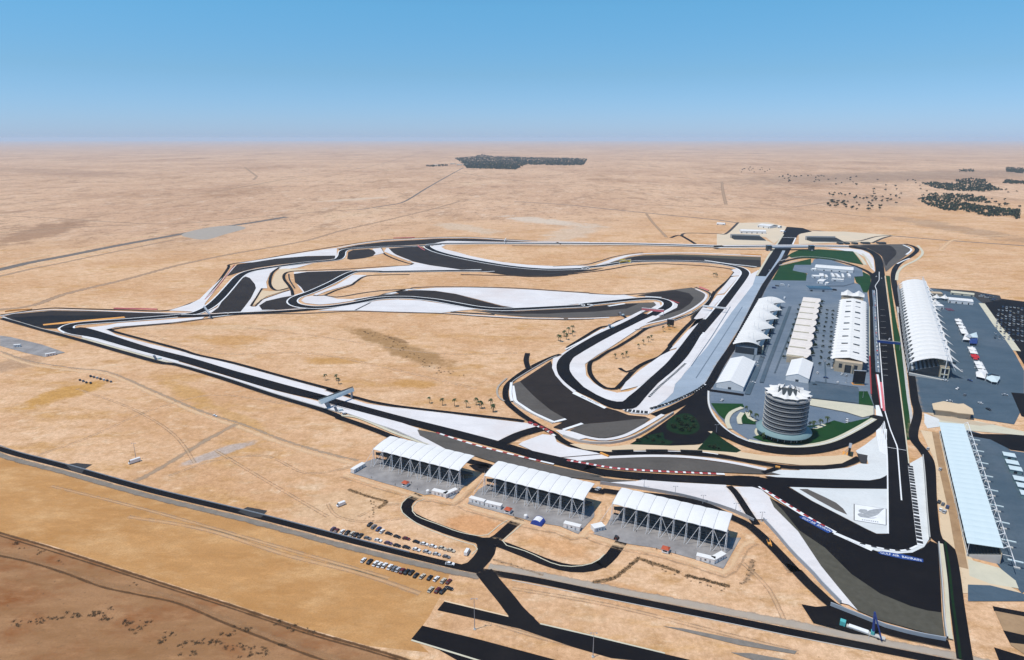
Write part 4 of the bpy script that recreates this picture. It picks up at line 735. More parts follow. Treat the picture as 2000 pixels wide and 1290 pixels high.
ribbon('ring_road', [*I(1720, 655), *H(80, 790, 110, 870, 180, 975, 290, 1065, 450, 1145, 650, 1200, 880, 1217, 1100, 1193, 1300, 1132, 1450, 1055, 1530, 990, 1570, 920)], 12, 'asphalt_new', label='black ring road below the round tower')
poly('lawn', I(1445, 945, 1470, 885, 1530, 850, 1600, 838, 1655, 860, 1705, 935, 1680, 985, 1600, 1005, 1490, 985), 'lawn_dark', label='round green lawn in the forecourt')
poly('lawn', I(1170, 1080, 1300, 1010, 1420, 985, 1430, 1040, 1500, 1060, 1470, 1085), 'lawn_dark', False, label='green wedge of lawn left of the forecourt')
poly('lawn', H(180, 1055, 300, 1140, 420, 1215, 380, 1232, 50, 1207), 'lawn_dark', False, label='triangular lawn below the ring road')
poly('lawn', H(165, 815, 430, 820, 445, 845, 330, 885, 290, 960, 230, 910), 'lawn_green', False, label='green lawn left of the tower drive')
poly('lawn', H(425, 900, 470, 888, 490, 940, 540, 965, 540, 992, 425, 985), 'lawn_green', False, label='small lawn at the foot of the tower')
poly('lawn', H(980, 1005, 1110, 992, 1200, 960, 1290, 985, 1390, 962, 1530, 930, 1400, 1030, 1200, 1118, 1000, 1158, 800, 1165, 600, 1135, 515, 1100, 640, 1060), 'lawn_green', False, label='large crescent lawn right of the tower')
poly('lawn', H(1405, 715, 1480, 715, 1530, 835, 1405, 825), 'lawn_green', False, label='dark lawn beside the pit entry')
for q in (H(430, 850, 340, 890, 300, 960, 325, 1030), H(430, 895, 400, 940, 410, 990), H(470, 890, 490, 940, 540, 965), H(980, 1022, 1050, 1022, 1115, 995)): ribbon('path', q, 4, 'verge_cream')
ribbon('verge', H(480, 1128, 640, 1158, 800, 1176, 1000, 1170, 1200, 1124, 1400, 1026, 1535, 945), 5, 'verge_cream')
ribbon('verge', H(145, 700, 150, 830, 210, 950, 330, 1060, 480, 1130), 2.0, 'concrete')
poly('plaza', H(985, 775, 1530, 840, 1530, 912, 1440, 935, 1300, 890, 985, 830), 'verge_cream', False, label='cream concrete bank right of the tower')
ribbon('path', H(120, 700, 300, 725, 440, 745), 5, 'asphalt_new', smooth=False)
for q in (H(690, 0, 560, 330, 480, 560, 420, 690), H(900, 60, 800, 300, 700, 560), H(1120, 440, 1130, 640), H(1040, 630, 1400, 680), H(1400, 690, 1400, 820)): line(q, 1.4, 'apron_dark', smooth=False)
for q, w_ in ((H(760, 0, 640, 300, 560, 520, 470, 740), 5), (H(830, 0, 720, 290, 640, 500, 590, 640), 4)): ribbon('paddock_lane', q, w_, 'apron_dark', smooth=False)
poly('paddock_island', H(985, 630, 1400, 690, 1400, 815, 985, 770), 'apron_dark', False)

# ------------------------------------------------------------------ kerbs, barriers, emblem, lettering
kerb([*M(30, 86, 150, 106, 400, 148, 700, 170, 1000, 184, 1270, 196)], 2.6, 2.6, 'kerb_red', 'red and white kerb on the inside of the southern chicane', gap=1.3)
kerb(L(730, 103, 1000, 190, 1300, 268, 1600, 338), 2.0, 3.0, 'kerb_red', 'red and white kerb in front of the covered stands', gap=2.2)
kerb(N(380, 500, 600, 640, 800, 762, 1000, 872), 1.8, 2.4, 'kerb_red', 'red and white kerb on the way to the last corner', gap=1.6)
line(N(350, 485, 600, 652, 800, 774, 1000, 884, 1150, 945, 1300, 995), 1.5)
kerb(N(1625, 312, 1660, 600, 1690, 850, 1708, 980), 3.4, 2.4, 'kerb_black', 'black and white toothed kerb right of the start straight', gap=0.9)
kerb(N(1200, 965, 1350, 1000, 1500, 1024, 1600, 1018, 1680, 985), 1.4, 2.0, 'kerb_black', 'black and white kerb round the last corner', gap=2.2)
kerb(I(1290, 705, 1370, 625, 1480, 530, 1580, 440), 2.2, 2.0, 'kerb_black', 'toothed kerb beside the drag strip', off=-2.5, gap=1.0)
kerb(I(1120, 812, 1200, 822, 1310, 832), 6, 1.6, 'kerb_black', 'striped white strip below the southern infield corner', gap=1.2)
kerb(I(370, 912, 430, 935, 500, 965, 575, 1015), 2.6, 3.2, 'kerb_red', 'red and white barrier strip at the service crossing', gap=1.0, h=1.0)
kerb(I(1320, 805, 1450, 765, 1580, 710, 1680, 660, 1750, 610), 2.0, 2.4, 'kerb_black', 'black and white barrier at the end of the drag strip', gap=1.0, h=1.0)
kerb(I(1020, 1140, 1200, 1135, 1420, 1135, 1560, 1137, 1720, 1142, 1850, 1160), 1.2, 16, 'kerb_black', 'dark advertising boards along the service road', gap=0.7, h=1.3)
poly('painted_panel', N(1152, 635, 1420, 675, 1420, 810, 1152, 768), 'white_line', False, label='white emblem panel painted in the pale triangle')
line(N(1152, 632, 1152, 770), 0.5, 'kerb_black', smooth=False); line(N(1150, 634, 1420, 674), 0.35, 'logo_grey', smooth=False); line(N(1420, 674, 1420, 812), 0.4, 'kerb_black', smooth=False); line(N(1152, 770, 1420, 812), 0.35, 'logo_grey', smooth=False)
FAL = [N(1188, 690, 1205, 678, 1250, 680, 1262, 690, 1240, 712, 1222, 712, 1198, 704), N(1225, 722, 1262, 694, 1310, 680, 1400, 672, 1382, 690, 1362, 712, 1340, 728, 1300, 742, 1250, 742), N(1180, 718, 1215, 712, 1240, 730, 1290, 748, 1345, 748, 1300, 756, 1240, 748, 1200, 740)]
for q in FAL: poly('emblem_shape', q, 'logo_grey')
for i in range(8): poly('emblem_shape', N(1218 + i * 18, 761 + i * 2.6, 1228 + i * 18, 762.4 + i * 2.6, 1228 + i * 18, 772 + i * 2.6, 1218 + i * 18, 770.6 + i * 2.6), 'logo_grey', False)
def lettering(text, a, b_, px_h, m, z):
    cu = bpy.data.curves.new('lettering', 'FONT'); cu.body = text; cu.size = 1.0
    o = bpy.data.objects.new('lettering', cu); col.objects.link(o)
    dg = bpy.context.evaluated_depsgraph_get(); me = bpy.data.meshes.new_from_object(o.evaluated_get(dg))
    bpy.data.objects.remove(o)
    xs_ = [v.co.x for v in me.vertices]; w = max(xs_) - min(xs_)
    pa, pb = G(*a), G(*b_); d = pb - pa; h = px_h
    M_ = Matrix.Translation((pa.x, pa.y, z)) @ Matrix.Rotation(math.atan2(d.y, d.x), 4, 'Z') @ Matrix.Diagonal((d.length / w, h, 1, 1))
    me.transform(M_); me.materials.clear(); me.materials.append(MAT[m])
    return tag(link(bpy.data.objects.new('painted_lettering', me)), 'white letters painted on a blue strip', None, None, 'structure')
poly('painted_banner', N(690, 738, 735, 735, 960, 850, 975, 868, 930, 878, 700, 752), 'banner_blue', False, label='blue painted banner left of the last corner')
poly('painted_banner', N(1350, 1042, 1375, 1030, 1560, 1058, 1730, 1098, 1732, 1125, 1560, 1098, 1370, 1056), 'banner_blue', False, label='blue painted banner below the last corner')
lettering('GULF AIR  BAHRAIN', (1400 + 712 / 4.3, 840 + 752 / 4.3), (1400 + 945 / 4.3, 840 + 868 / 4.3), 3.2, 'white_line', nz())
lettering('GULF AIR  BAHRAIN', (1400 + 1372 / 4.3, 840 + 1050 / 4.3), (1400 + 1715 / 4.3, 840 + 1117 / 4.3), 3.2, 'white_line', nz())
poly('painted_panel', N(975, 885, 1010, 878, 1320, 1010, 1295, 1030), 'white_line', False, label='white painted panel between the two blue banners')
lettering('BAHRAIN', (1400 + 1085 / 4.3, 840 + 935 / 4.3), (1400 + 1235 / 4.3, 840 + 998 / 4.3), 1.8, 'logo_grey', nz())
lettering('BATELCO', (940 + 775 / 4, 600 + 705 / 4), (940 + 905 / 4, 600 + 765 / 4), 3.0, 'logo_grey', nz())

wall('concrete_barrier', [*A(20, 805, 180, 850, 350, 900), *K(0, 150, 300, 236, 560, 306)], 1.2, 0.6, 'concrete', 'pale concrete barrier beside the western point')
wall('concrete_barrier', [*K(590, 312, 1000, 428, 1400, 560, 1700, 648), *J(420, 672)], 1.2, 0.6, 'concrete', 'pale concrete barrier outside the long left straight')
wall('concrete_barrier', [*J(480, 680, 860, 820, 1100, 922, 1300, 990)], 1.2, 0.6, 'concrete', 'pale concrete barrier ahead of the leftmost covered stand')
wall('debris_fence', [*M(290, 268, 600, 308, 900, 360, 1100, 410, 1350, 492, 1500, 566)], 2.6, 0.4, 'steel_grey', 'grey debris fence behind the rightmost covered stand', 'fence')
wall('debris_fence', [*N(390, 765, 500, 885, 640, 1050, 800, 1210), *O(150, 690, 320, 865)], 2.6, 0.5, 'concrete_cool', 'grey debris fence along the white tongue', 'fence')
wall('debris_fence', O(240, 880, 480, 975, 700, 1060, 1000, 1130, 1120, 1150), 2.8, 0.5, 'concrete_cool', 'grey debris fence behind the olive gravel', 'fence')
wall('debris_fence', [*O(1065, 410, 1090, 700, 1110, 1000, 1130, 1140)], 2.6, 0.6, 'concrete', 'pale barrier right of the olive gravel', 'fence')
line(O(1085, 410, 1120, 700, 1140, 1000, 1160, 1140), 2.0, 'verge_cream')
wall('debris_fence', N(1728, 230, 1745, 400, 1765, 700, 1785, 930), 2.6, 0.5, 'concrete', 'pale barrier right of the pale run-off', 'fence')
wall('concrete_barrier', I(590, 390, 540, 410, 400, 490, 250, 585, 240, 620, 250, 745, 390, 835, 560, 915), 1.3, 0.7, 'concrete', 'pale barrier around the southern infield corner')
wall('concrete_barrier', I(640, 1015, 760, 1055, 900, 1072, 1050, 1065, 1200, 1020, 1350, 935, 1500, 835), 2.2, 1.0, 'concrete', 'pale curved barrier below the grey gravel crescent')
wall('concrete_barrier', H(145, 715, 150, 830, 210, 950, 330, 1065, 480, 1137, 640, 1165, 800, 1183, 1000, 1177, 1200, 1130, 1400, 1032, 1540, 950), 1.2, 0.6, 'steel_white', 'white rail round the tower garden', 'rail')
wall('concrete_barrier', [*D(1440, 700, 1390, 770, 1270, 860, 1100, 935, 900, 990, 700, 1030)], 1.5, 0.8, 'concrete', 'pale barrier round the eastern hairpin')
wall('tyre_wall', I(235, 600, 228, 680, 240, 745), 1.6, 2.5, 'steel_white', 'white tyre wall at the left end of the southern infield corner')
for i, (q, lab) in enumerate(((A(890, 735, 1050, 738, 1230, 742), 'pink marshal boards on the bank north of the western point'), (C(90, 130, 200, 127, 300, 124), 'red boards beside the northern hairpin'), (D(1330, 610, 1380, 628, 1420, 645), 'red boards outside the eastern hairpin'), (A(40, 760, 130, 748, 250, 742), 'orange boards at the western tip'), (D(1730, 287, 1830, 291, 1940, 296), 'orange boards by the drag strip corner'), (C(330, 205, 370, 235, 400, 250), 'pink boards at the northern hairpin entry'), (I(930, 1150, 965, 1165, 995, 1178), 'orange barrier blocks by the chicane entrance'), (N(490, 320, 510, 325, 530, 328), 'orange barrier blocks by the chicane exit'))):
    wall('advertising_board', q, 1.8, 1.4, 'paint_orange' if 'orange' in lab else 'paint_pink', lab, 'board')
wall('advertising_board', D(560, 345, 620, 352, 660, 368), 2.5, 1.5, 'paint_yellow', 'yellow boards on the drag strip corner', 'board')
wall('perimeter_fence', P0(-40, 851, 20, 879, 130, 908, 300, 955, 500, 1003, 700, 1055, 800, 1080), 0.9, 0.25, 'steel_grey', 'low grey rail along the perimeter road', 'rail')

wall('pit_wall', [*E(1535, 740, 1550, 900), *Q(340, 0, 356, 300, 376, 640)], 1.2, 0.5, 'concrete', 'pale concrete pit wall between pit lane and start straight', 'wall', smooth=False)
wp = path([*E(1532, 760, 1546, 900), *Q(337, 0, 352, 300, 371, 630)], False, 2.0)
for i in range(26):
    p_ = wp[int((len(wp) - 1) * (i + 0.5) / 26)]; k = ['roof_white', 'concrete_cool', 'cloth_red', 'roof_cool', 'machine_blue'][(i * 7) % 5]
    t = empty('pit_stand', (p_.x, p_.y, 0.3), R(63), {'roof_white': 'white', 'concrete_cool': 'grey', 'cloth_red': 'red', 'roof_cool': 'pale blue', 'machine_blue': 'dark blue'}[k] + ' pit wall stand, ' + (ORD[i] + ' from the far end' if i < 13 else ORD[25 - i] + ' from the near end') + ' of the pit wall', 'stand', 'pit wall stands')
    MB().box(-1.6, 1.6, -0.8, 0.8, 2.2, 2.6).build('roof', k, t); MB().box(-1.5, 1.5, -0.7, 0.7, 0, 1.0).build('desk', 'steel_grey', t)
    for x in (-1.4, 1.4): MB().bar((x, -0.6, 1.0), (x, -0.6, 2.2), 0.06, 4).build('post', 'steel_white', t)
# ------------------------------------------------------------------ covered stands in the foreground
def frame(a, b):
    d = b - a; return a, math.atan2(d.y, d.x), d.length
def covered_stand(a, b, depth, n, label, hr=13.6, hf=15.2):
    o, rz, Ln = frame(Vector((a[0], a[1], 0)), Vector((b[0], b[1], 0)))
    t = empty('covered_stand', o, rz, label, 'grandstand', 'covered stands along the perimeter side')
    bay = Ln / n
    # roof bays: each a shallow barrel between two ribs
    rows = []
    mb = MB()
    for zoff in (0.0, -0.18):
        rows = []
        for j in range(7):
            v = j / 6; y = -1.2 + v * (depth + 2.4)
            z = hr + (hf - hr) * v + 0.9 * math.sin(math.pi * v)
            rows.append([(0.06 + (bay - 0.12) * k / 6, y, z + 0.30 * math.sin(math.pi * k / 6) + zoff) for k in range(7)])
        mb.grid(rows)
    me = mb.mesh('roof_panel', 'roof_white')
    for i in range(n): inst('roof_panel', me, t, (i * bay, 0, 0))
    rb = MB()
    for j in range(6):
        v0, v1 = j / 6, (j + 1) / 6
        p = lambda v: (0, -1.2 + v * (depth + 2.4), hr + (hf - hr) * v + 0.9 * math.sin(math.pi * v) - 0.05)
        rb.bar(p(v0), p(v1), 0.16, 5)
    rme = rb.mesh('rafter', 'steel_grey')
    mast = MB().bar((-0.35, 0, 0), (-0.35, 0, hr + 0.3), 0.16, 6).bar((0.45, -0.6, 0), (0.45, -0.2, hr + 0.3), 0.16, 6)
    for k in range(4): mast.bar((-0.35, 0, 3 * k + 1.5), (0.45, -0.4, 3 * k + 2.6), 0.07, 4)
    mast.bar((-0.1, -0.3, hr), (-0.1, -0.3, hr + 3.2), 0.09, 5, 0.04)
    mme = mast.mesh('mast', 'steel_white')
    stay = MB().bar((0, -0.3, hr - 0.3), (0, -4.6, 0), 0.13, 5).bar((0, -0.3, hr - 0.6), (-bay * 0.85, -3.8, 0), 0.13, 5)
    sme = stay.mesh('stay', 'steel_white')
    br = MB().bar((0, -0.3, hr - 0.5), (bay * 0.9, -3.4, 0), 0.11, 5).mesh('brace', 'steel_white')
    fp = MB().bar((0, depth - 3.0, 0), (0, depth - 3.0, hf - 0.3), 0.14, 5).mesh('front_post', 'steel_white')
    for i in range(n + 1):
        inst('rafter', rme, t, (i * bay, 0, 0)); inst('mast', mme, t, (i * bay, 0, 0)); inst('stay', sme, t, (i * bay, 0, 0))
        if i % 3 == 1: inst('front_post', fp, t, (i * bay, 0, 0))
        if i in (n // 2, n - 1): inst('brace', br, t, (i * bay, 0, 0))
    ntier = 12
    for k in range(ntier):
        y1 = 2.0 + (depth - 3.0) * (k + 1) / ntier; y0 = 2.0 + (depth - 3.0) * k / ntier
        z = 9.2 - 7.6 * k / ntier
        MB().box(0.5, Ln - 0.5, y0, y1 + 0.02 * k, z - 0.35, z).box(0.6, Ln - 0.6, y0 + 0.5, y0 + 0.9, z + 0.02, z + 0.42).build('seating_tier', 'seat_dark', t)
    sc = MB()
    for i in range(n * 2 + 1):
        x = i * bay / 2 * 0.985 + 0.5
        for k in range(0, 4): sc.bar((x, 2.2 + 3.6 * k, 0), (x, 2.2 + 3.6 * k, 8.6 - 2.0 * k), 0.08, 4)
        if i % 2 == 0: sc.bar((x, 2.2, 0.2), (x, 13, 2.2), 0.06, 4).bar((x, 2.2, 8.6), (x, 2.2 + 7, 0.2), 0.06, 4)
    for z in (2.2, 4.4, 6.6, 8.6): sc.bar((0.5, 2.2, z), (Ln - 0.5, 2.2, z), 0.07, 4)
    sc.build('scaffold', 'steel_grey', t)
    MB().box(0.5, Ln - 0.5, 1.55, 1.7, 8.0, 10.4).build('back_screen', 'seat_dark', t)
    for z in (4.6,): MB().box(0.5, Ln - 0.5, 1.7, 2.0, z, z + 1.1).build('back_screen', 'seat_dark', t)
    MB().box(0, Ln, depth - 0.6, depth - 0.3, 0, 1.4).build('front_wall', 'concrete', t)
    return t
covered_stand((-105, 460), (-37, 426), 20, 9, 'white roofed covered stand, leftmost of the three along the perimeter road')
covered_stand((-19, 419), (47, 386), 19, 9, 'white roofed covered stand, middle of the three along the perimeter road')
covered_stand((65, 382), (129, 350), 17.5, 9, 'white roofed covered stand, rightmost of the three along the perimeter road')

# long open-backed stand at the right edge
def long_stand():
    o, rz, Ln = frame(Vector((271, 344, 0)), Vector((362, 519, 0)))
    t = empty('long_stand', o, rz - math.pi / 2, 'long pale corrugated roof stand at the right edge beside the last corner', 'grandstand')
    W, n = 16.5, 26; bay = Ln / n
    mb = MB()
    for zo in (0, -0.2):
        mb.grid([[(x, bay * k / 4, 9.2 + x * 0.11 + zo + 0.22 * math.sin(math.pi * k / 4)) for x in (-1.0, 4, 8, 12, W)] for k in range(5)])
    me = mb.mesh('roof_panel', 'roof_cool')
    for i in range(n): inst('roof_panel', me, t, (0, i * bay, 0))
    for k in range(10):
        x0 = 1.0 + (W - 2) * k / 10; x1 = 1.0 + (W - 2) * (k + 1) / 10; z = 1.5 + 5.2 * k / 10
        MB().box(x0, x1 + 0.01 * k, 0.4, Ln - 0.4, 0.0 if k == 0 else z - 0.6, z).build('seating_tier', 'seat_dark', t)
    MB().box(0.4, 0.8, 0.2, Ln - 0.2, 0, 1.6).build('front_wall', 'concrete', t)
    e = MB(); e.hexa([(1.2, 0.0, 0), (W - 0.4, 0.0, 0), (W - 0.4, 0.3, 0), (1.2, 0.3, 0)], [(1.2, 0.0, 1.8), (W - 0.4, 0.0, 6.3), (W - 0.4, 0.3, 6.3), (1.2, 0.3, 1.8)])
    e.build('end_wall', 'concrete', t)
    MB().box(W - 0.4, W, 0.0, Ln, 0, 7.2).build('back_wall', 'sandstone', t)
    pm = MB().bar((0.0, 0, 0), (0.0, 0, 9.0), 0.15, 5).mesh('front_post', 'steel_white')
    sm = MB().bar((W - 0.2, 0, 11.0), (W + 2.4, 0, 13.0), 0.22, 6).bar((W + 2.4, 0, 13.0), (W + 8.0, 0, 0.2), 0.20, 6).bar((W + 0.2, 0, 7.0), (W + 5.1, 0, 7.0), 0.14, 5).mesh('raking_strut', 'steel_white')
    bm_ = MB().box(W + 6.2, W + 9.6, -0.8, 0.8, 0, 1.0).mesh('anchor_block', 'concrete')
    am = MB().box(W + 3.0, W + 10.5, -0.55, 0.55, 4.4, 4.9).mesh('walkway_fin', 'roof_cool')
    for i in range(n + 1):
        if i % 3 == 0: inst('front_post', pm, t, (0, i * bay, 0))
        if i % 2 == 0:
            inst('raking_strut', sm, t, (0, i * bay, 0))
        if i % 3 == 0: inst('anchor_block', bm_, t, (0, i * bay, 0)); inst('walkway_fin', am, t, (0, i * bay, 0))
    MB().bar((W + 4.4, -10, 8.6), (W + 2.4, Ln, 13.0), 0.24, 6).build('tie_rail', 'steel_white', t)
    xb = MB()
    for i in range(0, n, 2): xb.bar((W + 2.4, i * bay, 13), (W, (i + 1) * bay, 11.1), 0.09, 4).bar((W + 2.4, (i + 2) * bay, 13), (W, (i + 1) * bay, 11.1), 0.09, 4)
    xb.build('bracing', 'steel_white', t)
long_stand()

# ------------------------------------------------------------------ main grandstand with its tensile canopy
def main_grandstand():
    o, rz, Ln = frame(Vector((420, 667, 0)), Vector((634, 1071, 0)))
    t = empty('main_grandstand', o, rz - math.pi / 2, 'huge white tensile canopy grandstand along the start straight', 'grandstand')
    W, n = 38.0, 26; bay = Ln / n
    def zprof(u): return 13.5 + 8.5 * math.sin(math.pi * min(1, u * 1.15) * 0.62) - 5.0 * max(0, u - 0.55)
    mb = MB(); NX, NY = 18, 8
    for zo in (0, -0.25):
        rows = []
        for j in range(NY + 1):
            v = j / NY; w = math.sin(math.pi * v)          # 0 at the masts, 1 between them
            x0 = 5.0 * w                                     # scalloped track edge
            row = []
            for i in range(NX + 1):
                u = i / NX; x = x0 * (1 - u) + W * u
                z = zprof(x / W) - 1.5 * abs(math.cos(math.pi * v)) * (0.35 + 0.65 * math.sin(math.pi * min(1, u * 1.1))) + 0.45 * abs(math.sin(2 * math.pi * v)) * math.sin(math.pi * u) - (2.0 * (1 - w) * (1 - u) ** 4)
                row.append((x, bay * v, z + zo))
            rows.append(row)
        mb.grid(rows)
    me = mb.mesh('canopy_panel', 'membrane', True)
    for i in range(n): inst('canopy_panel', me, t, (0, i * bay, 0))
    tail = MB()
    for zo in (0, -0.2):
        tail.grid([[(W, 0, 15.2 + zo), (W + 4, 2.2, 12.0 + zo), (W + 11, 3.0, 8.0 + zo)], [(W, bay * 0.5, 15.6 + zo), (W + 3, bay * 0.38, 12.8 + zo), (W + 11, 3.2, 8.0 + zo)], [(W, bay, 15.2 + zo), (W + 2, bay * 0.8, 13.0 + zo), (W + 4, bay * 0.7, 12.0 + zo)]])
    tme = tail.mesh('canopy_tail', 'membrane', True)
    mm = MB().bar((W - 5, 0, 0), (W - 5, 0, 25.5), 0.55, 8, 0.35).bar((W - 5, 0, 25), (W + 4, 0, 9), 0.22, 5).bar((W - 5, 0, 25), (8, 0, 20.2), 0.14, 4)
    mme = mm.mesh('mast', 'steel_white')
    fm = MB().bar((0.3, 0, 0), (0.3, 0, 11.4), 0.4, 6).mesh('front_post', 'steel_white')
    for i in range(n + 1):
        inst('mast', mme, t, (0, i * bay, 0)); inst('front_post', fm, t, (0, i * bay, 0))
        if i < n and (i % 2 == 0): inst('canopy_tail', tme, t, (0, i * bay, 0))
    wing = MB().box(W - 11, W + 1.0, 2, bay * 2 - 10, 0, 18.6)
    wing.box(W - 10.4, W + 0.4, 3, bay * 2 - 12, 18.61, 19.4)
    wme = wing.mesh('service_block', 'membrane')
    hole = MB().box(W - 3.2, W - 0.6, 8, 13, 19.41, 19.6).mesh('roof_vent', 'glass_dark')
    for i in range(1, 12):
        w_ = inst('service_block', wme, t, (0, i * 2 * bay, 0)); inst('roof_vent', hole, w_)
    for k in range(14):
        x0 = 2 + 26 * k / 14; z = 2.5 + 9.5 * k / 14
        MB().box(x0, x0 + 26 / 14 + 0.01 * k, 1, Ln - 1, 0 if k == 0 else z - 0.8, z).build('seating_tier', 'concrete_cool' if k % 2 else 'seat_dark', t)
    MB().box(28, W - 1.5, 1.2, Ln - 1.2, 0, 12.6).build('rear_block', 'sandstone', t)
    # open end: stair frame and blue screen wall
    MB().hexa([(3, 0.4, 0), (27.8, 0.4, 0), (27.8, 0.9, 0), (3, 0.9, 0)], [(3, 0.4, 3.0), (27.8, 0.4, 12.4), (27.8, 0.9, 12.4), (3, 0.9, 3.0)]).build('end_wall', 'glass_dark', t)
    f = MB()
    for x in (29, 36): f.box(x, x + 0.9, -0.6, 0.2, 0, 11)
    for z in (3.5, 10.2): f.box(29, 36.9, -0.7, 0.3, z, z + 0.9)
    f.build('stair_frame', 'verge_cream', t)
    MB().box(30, 36, 0.3, 1.1, 0.1, 10).build('stair_opening', 'glass_dark', t)
    r = MB(); r.hexa([(1, -9, 0), (33, -9, 0), (33, -6, 0), (1, -6, 0)], [(1, -9, 3.2), (33, -9, 0.4), (33, -6, 0.4), (1, -6, 3.2)]); r.build('ramp', 'concrete', t)
    return t
main_grandstand()

# ------------------------------------------------------------------ pit building
def pit_building():
    o, rz, Ln = frame(Vector((346, 680, 0)), Vector((485, 953, 0)))
    t = empty('pit_building', o, rz - math.pi / 2, 'long pit building under a pleated white membrane roof with sandstone end blocks', 'building')
    W, n = 30.0, 24; bay = Ln / n
    mb = MB()
    for zo in (0, -0.2):
        mb.grid([[(x, bay * j / 6, 12.6 + 2.6 * (1 - abs(x - W / 2) / (W / 2)) + 1.3 * (1 - abs(2 * j / 6 - 1)) * (0.5 + 0.5 * math.cos((x - W / 2) / W * 2.2)) - (1.0 if x in (-1.2, W + 1.2) else 0) * abs(2 * j / 6 - 1) + zo)
                  for x in (-1.2 + 1.5 * (1 - abs(2 * j / 6 - 1)) * 0, 2, 7, 11, W / 2, 19, 23, 28, W + 1.2)] for j in range(7)])
    me = mb.mesh('roof_panel', 'membrane')
    for i in range(n): inst('roof_panel', me, t, (0, i * bay, 0))
    eave = MB().grid([[(-1.2, 0, 11.6), (-3.4, bay / 2, 10.8)], [(-1.2, bay, 11.6), (-1.2, bay, 11.6)]])
    eave.grid([[(W + 1.2, 0, 11.6), (W + 3.4, bay / 2, 10.8)], [(W + 1.2, bay, 11.6), (W + 1.2, bay, 11.6)]])
    em = eave.mesh('eave_point', 'membrane')
    for i in range(n): inst('eave_point', em, t, (0, i * bay, 0))
    vm = MB().hexa([(6, 1.0, 14.3), (12.4, 1.0, 15.3), (12.4, 2.6, 15.3), (6, 2.6, 14.3)], [(6, 1.0, 15.3), (12.4, 1.0, 16.2), (12.4, 2.6, 16.2), (6, 2.6, 15.3)])
    vm2 = MB().hexa([(18, 1.0, 15.3), (24.4, 1.0, 14.3), (24.4, 2.6, 14.3), (18, 2.6, 15.3)], [(18, 1.0, 16.2), (24.4, 1.0, 15.3), (24.4, 2.6, 15.3), (18, 2.6, 16.2)])
    vme = vm.mesh('roof_vent', 'glass_dark'); vme2 = vm2.mesh('roof_vent', 'glass_dark')
    for i in range(9):
        for q in (vme, vme2): inst('roof_vent', q, t, (0, bay * (1.6 + i * 2.55), 0))
    MB().box(1, W - 1, 2, Ln - 2, 0, 11.8).build('wall', 'sandstone', t)
    MB().box(W - 0.99, W - 0.6, 4, Ln - 4, 5.0, 9.5).build('window_band', 'glass_dark', t)
    MB().box(0.6, 0.99, 4, Ln - 4, 5.0, 9.5).build('window_band', 'glass_dark', t)
    # garage doors facing the pit lane
    dm = MB().box(W - 0.99, W - 0.75, 0, 5.5, 0.2, 4.2).mesh('garage_door', 'steel_grey')
    for i in range(36): inst('garage_door', dm, t, (0, 6 + i * 8.2, 0))
    # near end block
    MB().box(2, W - 2, -7, 1.9, 0, 12.0).build('end_block', 'sandstone', t)
    wm = MB().box(0, 3.2, -7.15, -6.99, 0, 4.6).mesh('window', 'glass_dark')
    for x in (6, 20.6): inst('window', wm, t, (x, 0, 5.0))
    MB().box(12, 18, -7.2, -6.98, 0, 8.8).build('entrance', 'glass_dark', t)
    MB().box(10.6, 11.8, -8.5, -6.97, 0, 9.5).box(18.2, 19.4, -8.5, -6.97, 0, 9.5).build('pylon', 'sandstone', t)
    # far end tower with its own little tents
    z0 = 17.0
    tw = MB().box(-1, W - 2, Ln + 3, Ln + 26, 0, z0); tb = tw.build('end_tower', 'sandstone', t)
    MB().box(0, W - 3, Ln + 0.5, Ln + 2.98, 0, 12.5).build('terrace', 'verge_cream', t)
    sq = MB().box(0, 1.6, Ln + 2.85, Ln + 2.99, 0, 1.8).mesh('window', 'glass_dark')
    for x in (3, 6, 16.5, 19.5, 22.5): inst('window', sq, tb, (x, 0, 11.0))
    lng = MB().box(0, 10, Ln + 2.8, Ln + 2.98, 0, 1.3).mesh('window', 'glass_dark')
    for x in (1.5, 15): inst('window', lng, tb, (x, 0, 15.2))
    for cx in (6, 21):
        c = MB(); c.grid([[(cx - 8, Ln + 2, z0 + 0.6), (cx, Ln + 2, z0 + 1.4), (cx + 8, Ln + 2, z0 + 0.6)], [(cx - 8, Ln + 14, z0 + 1.4), (cx, Ln + 14, z0 + 7.5), (cx + 8, Ln + 14, z0 + 1.4)], [(cx - 8, Ln + 26, z0 + 0.6), (cx, Ln + 26, z0 + 1.4), (cx + 8, Ln + 26, z0 + 0.6)]])
        c.build('tent_roof', 'membrane', t)
    return t
pit_building()

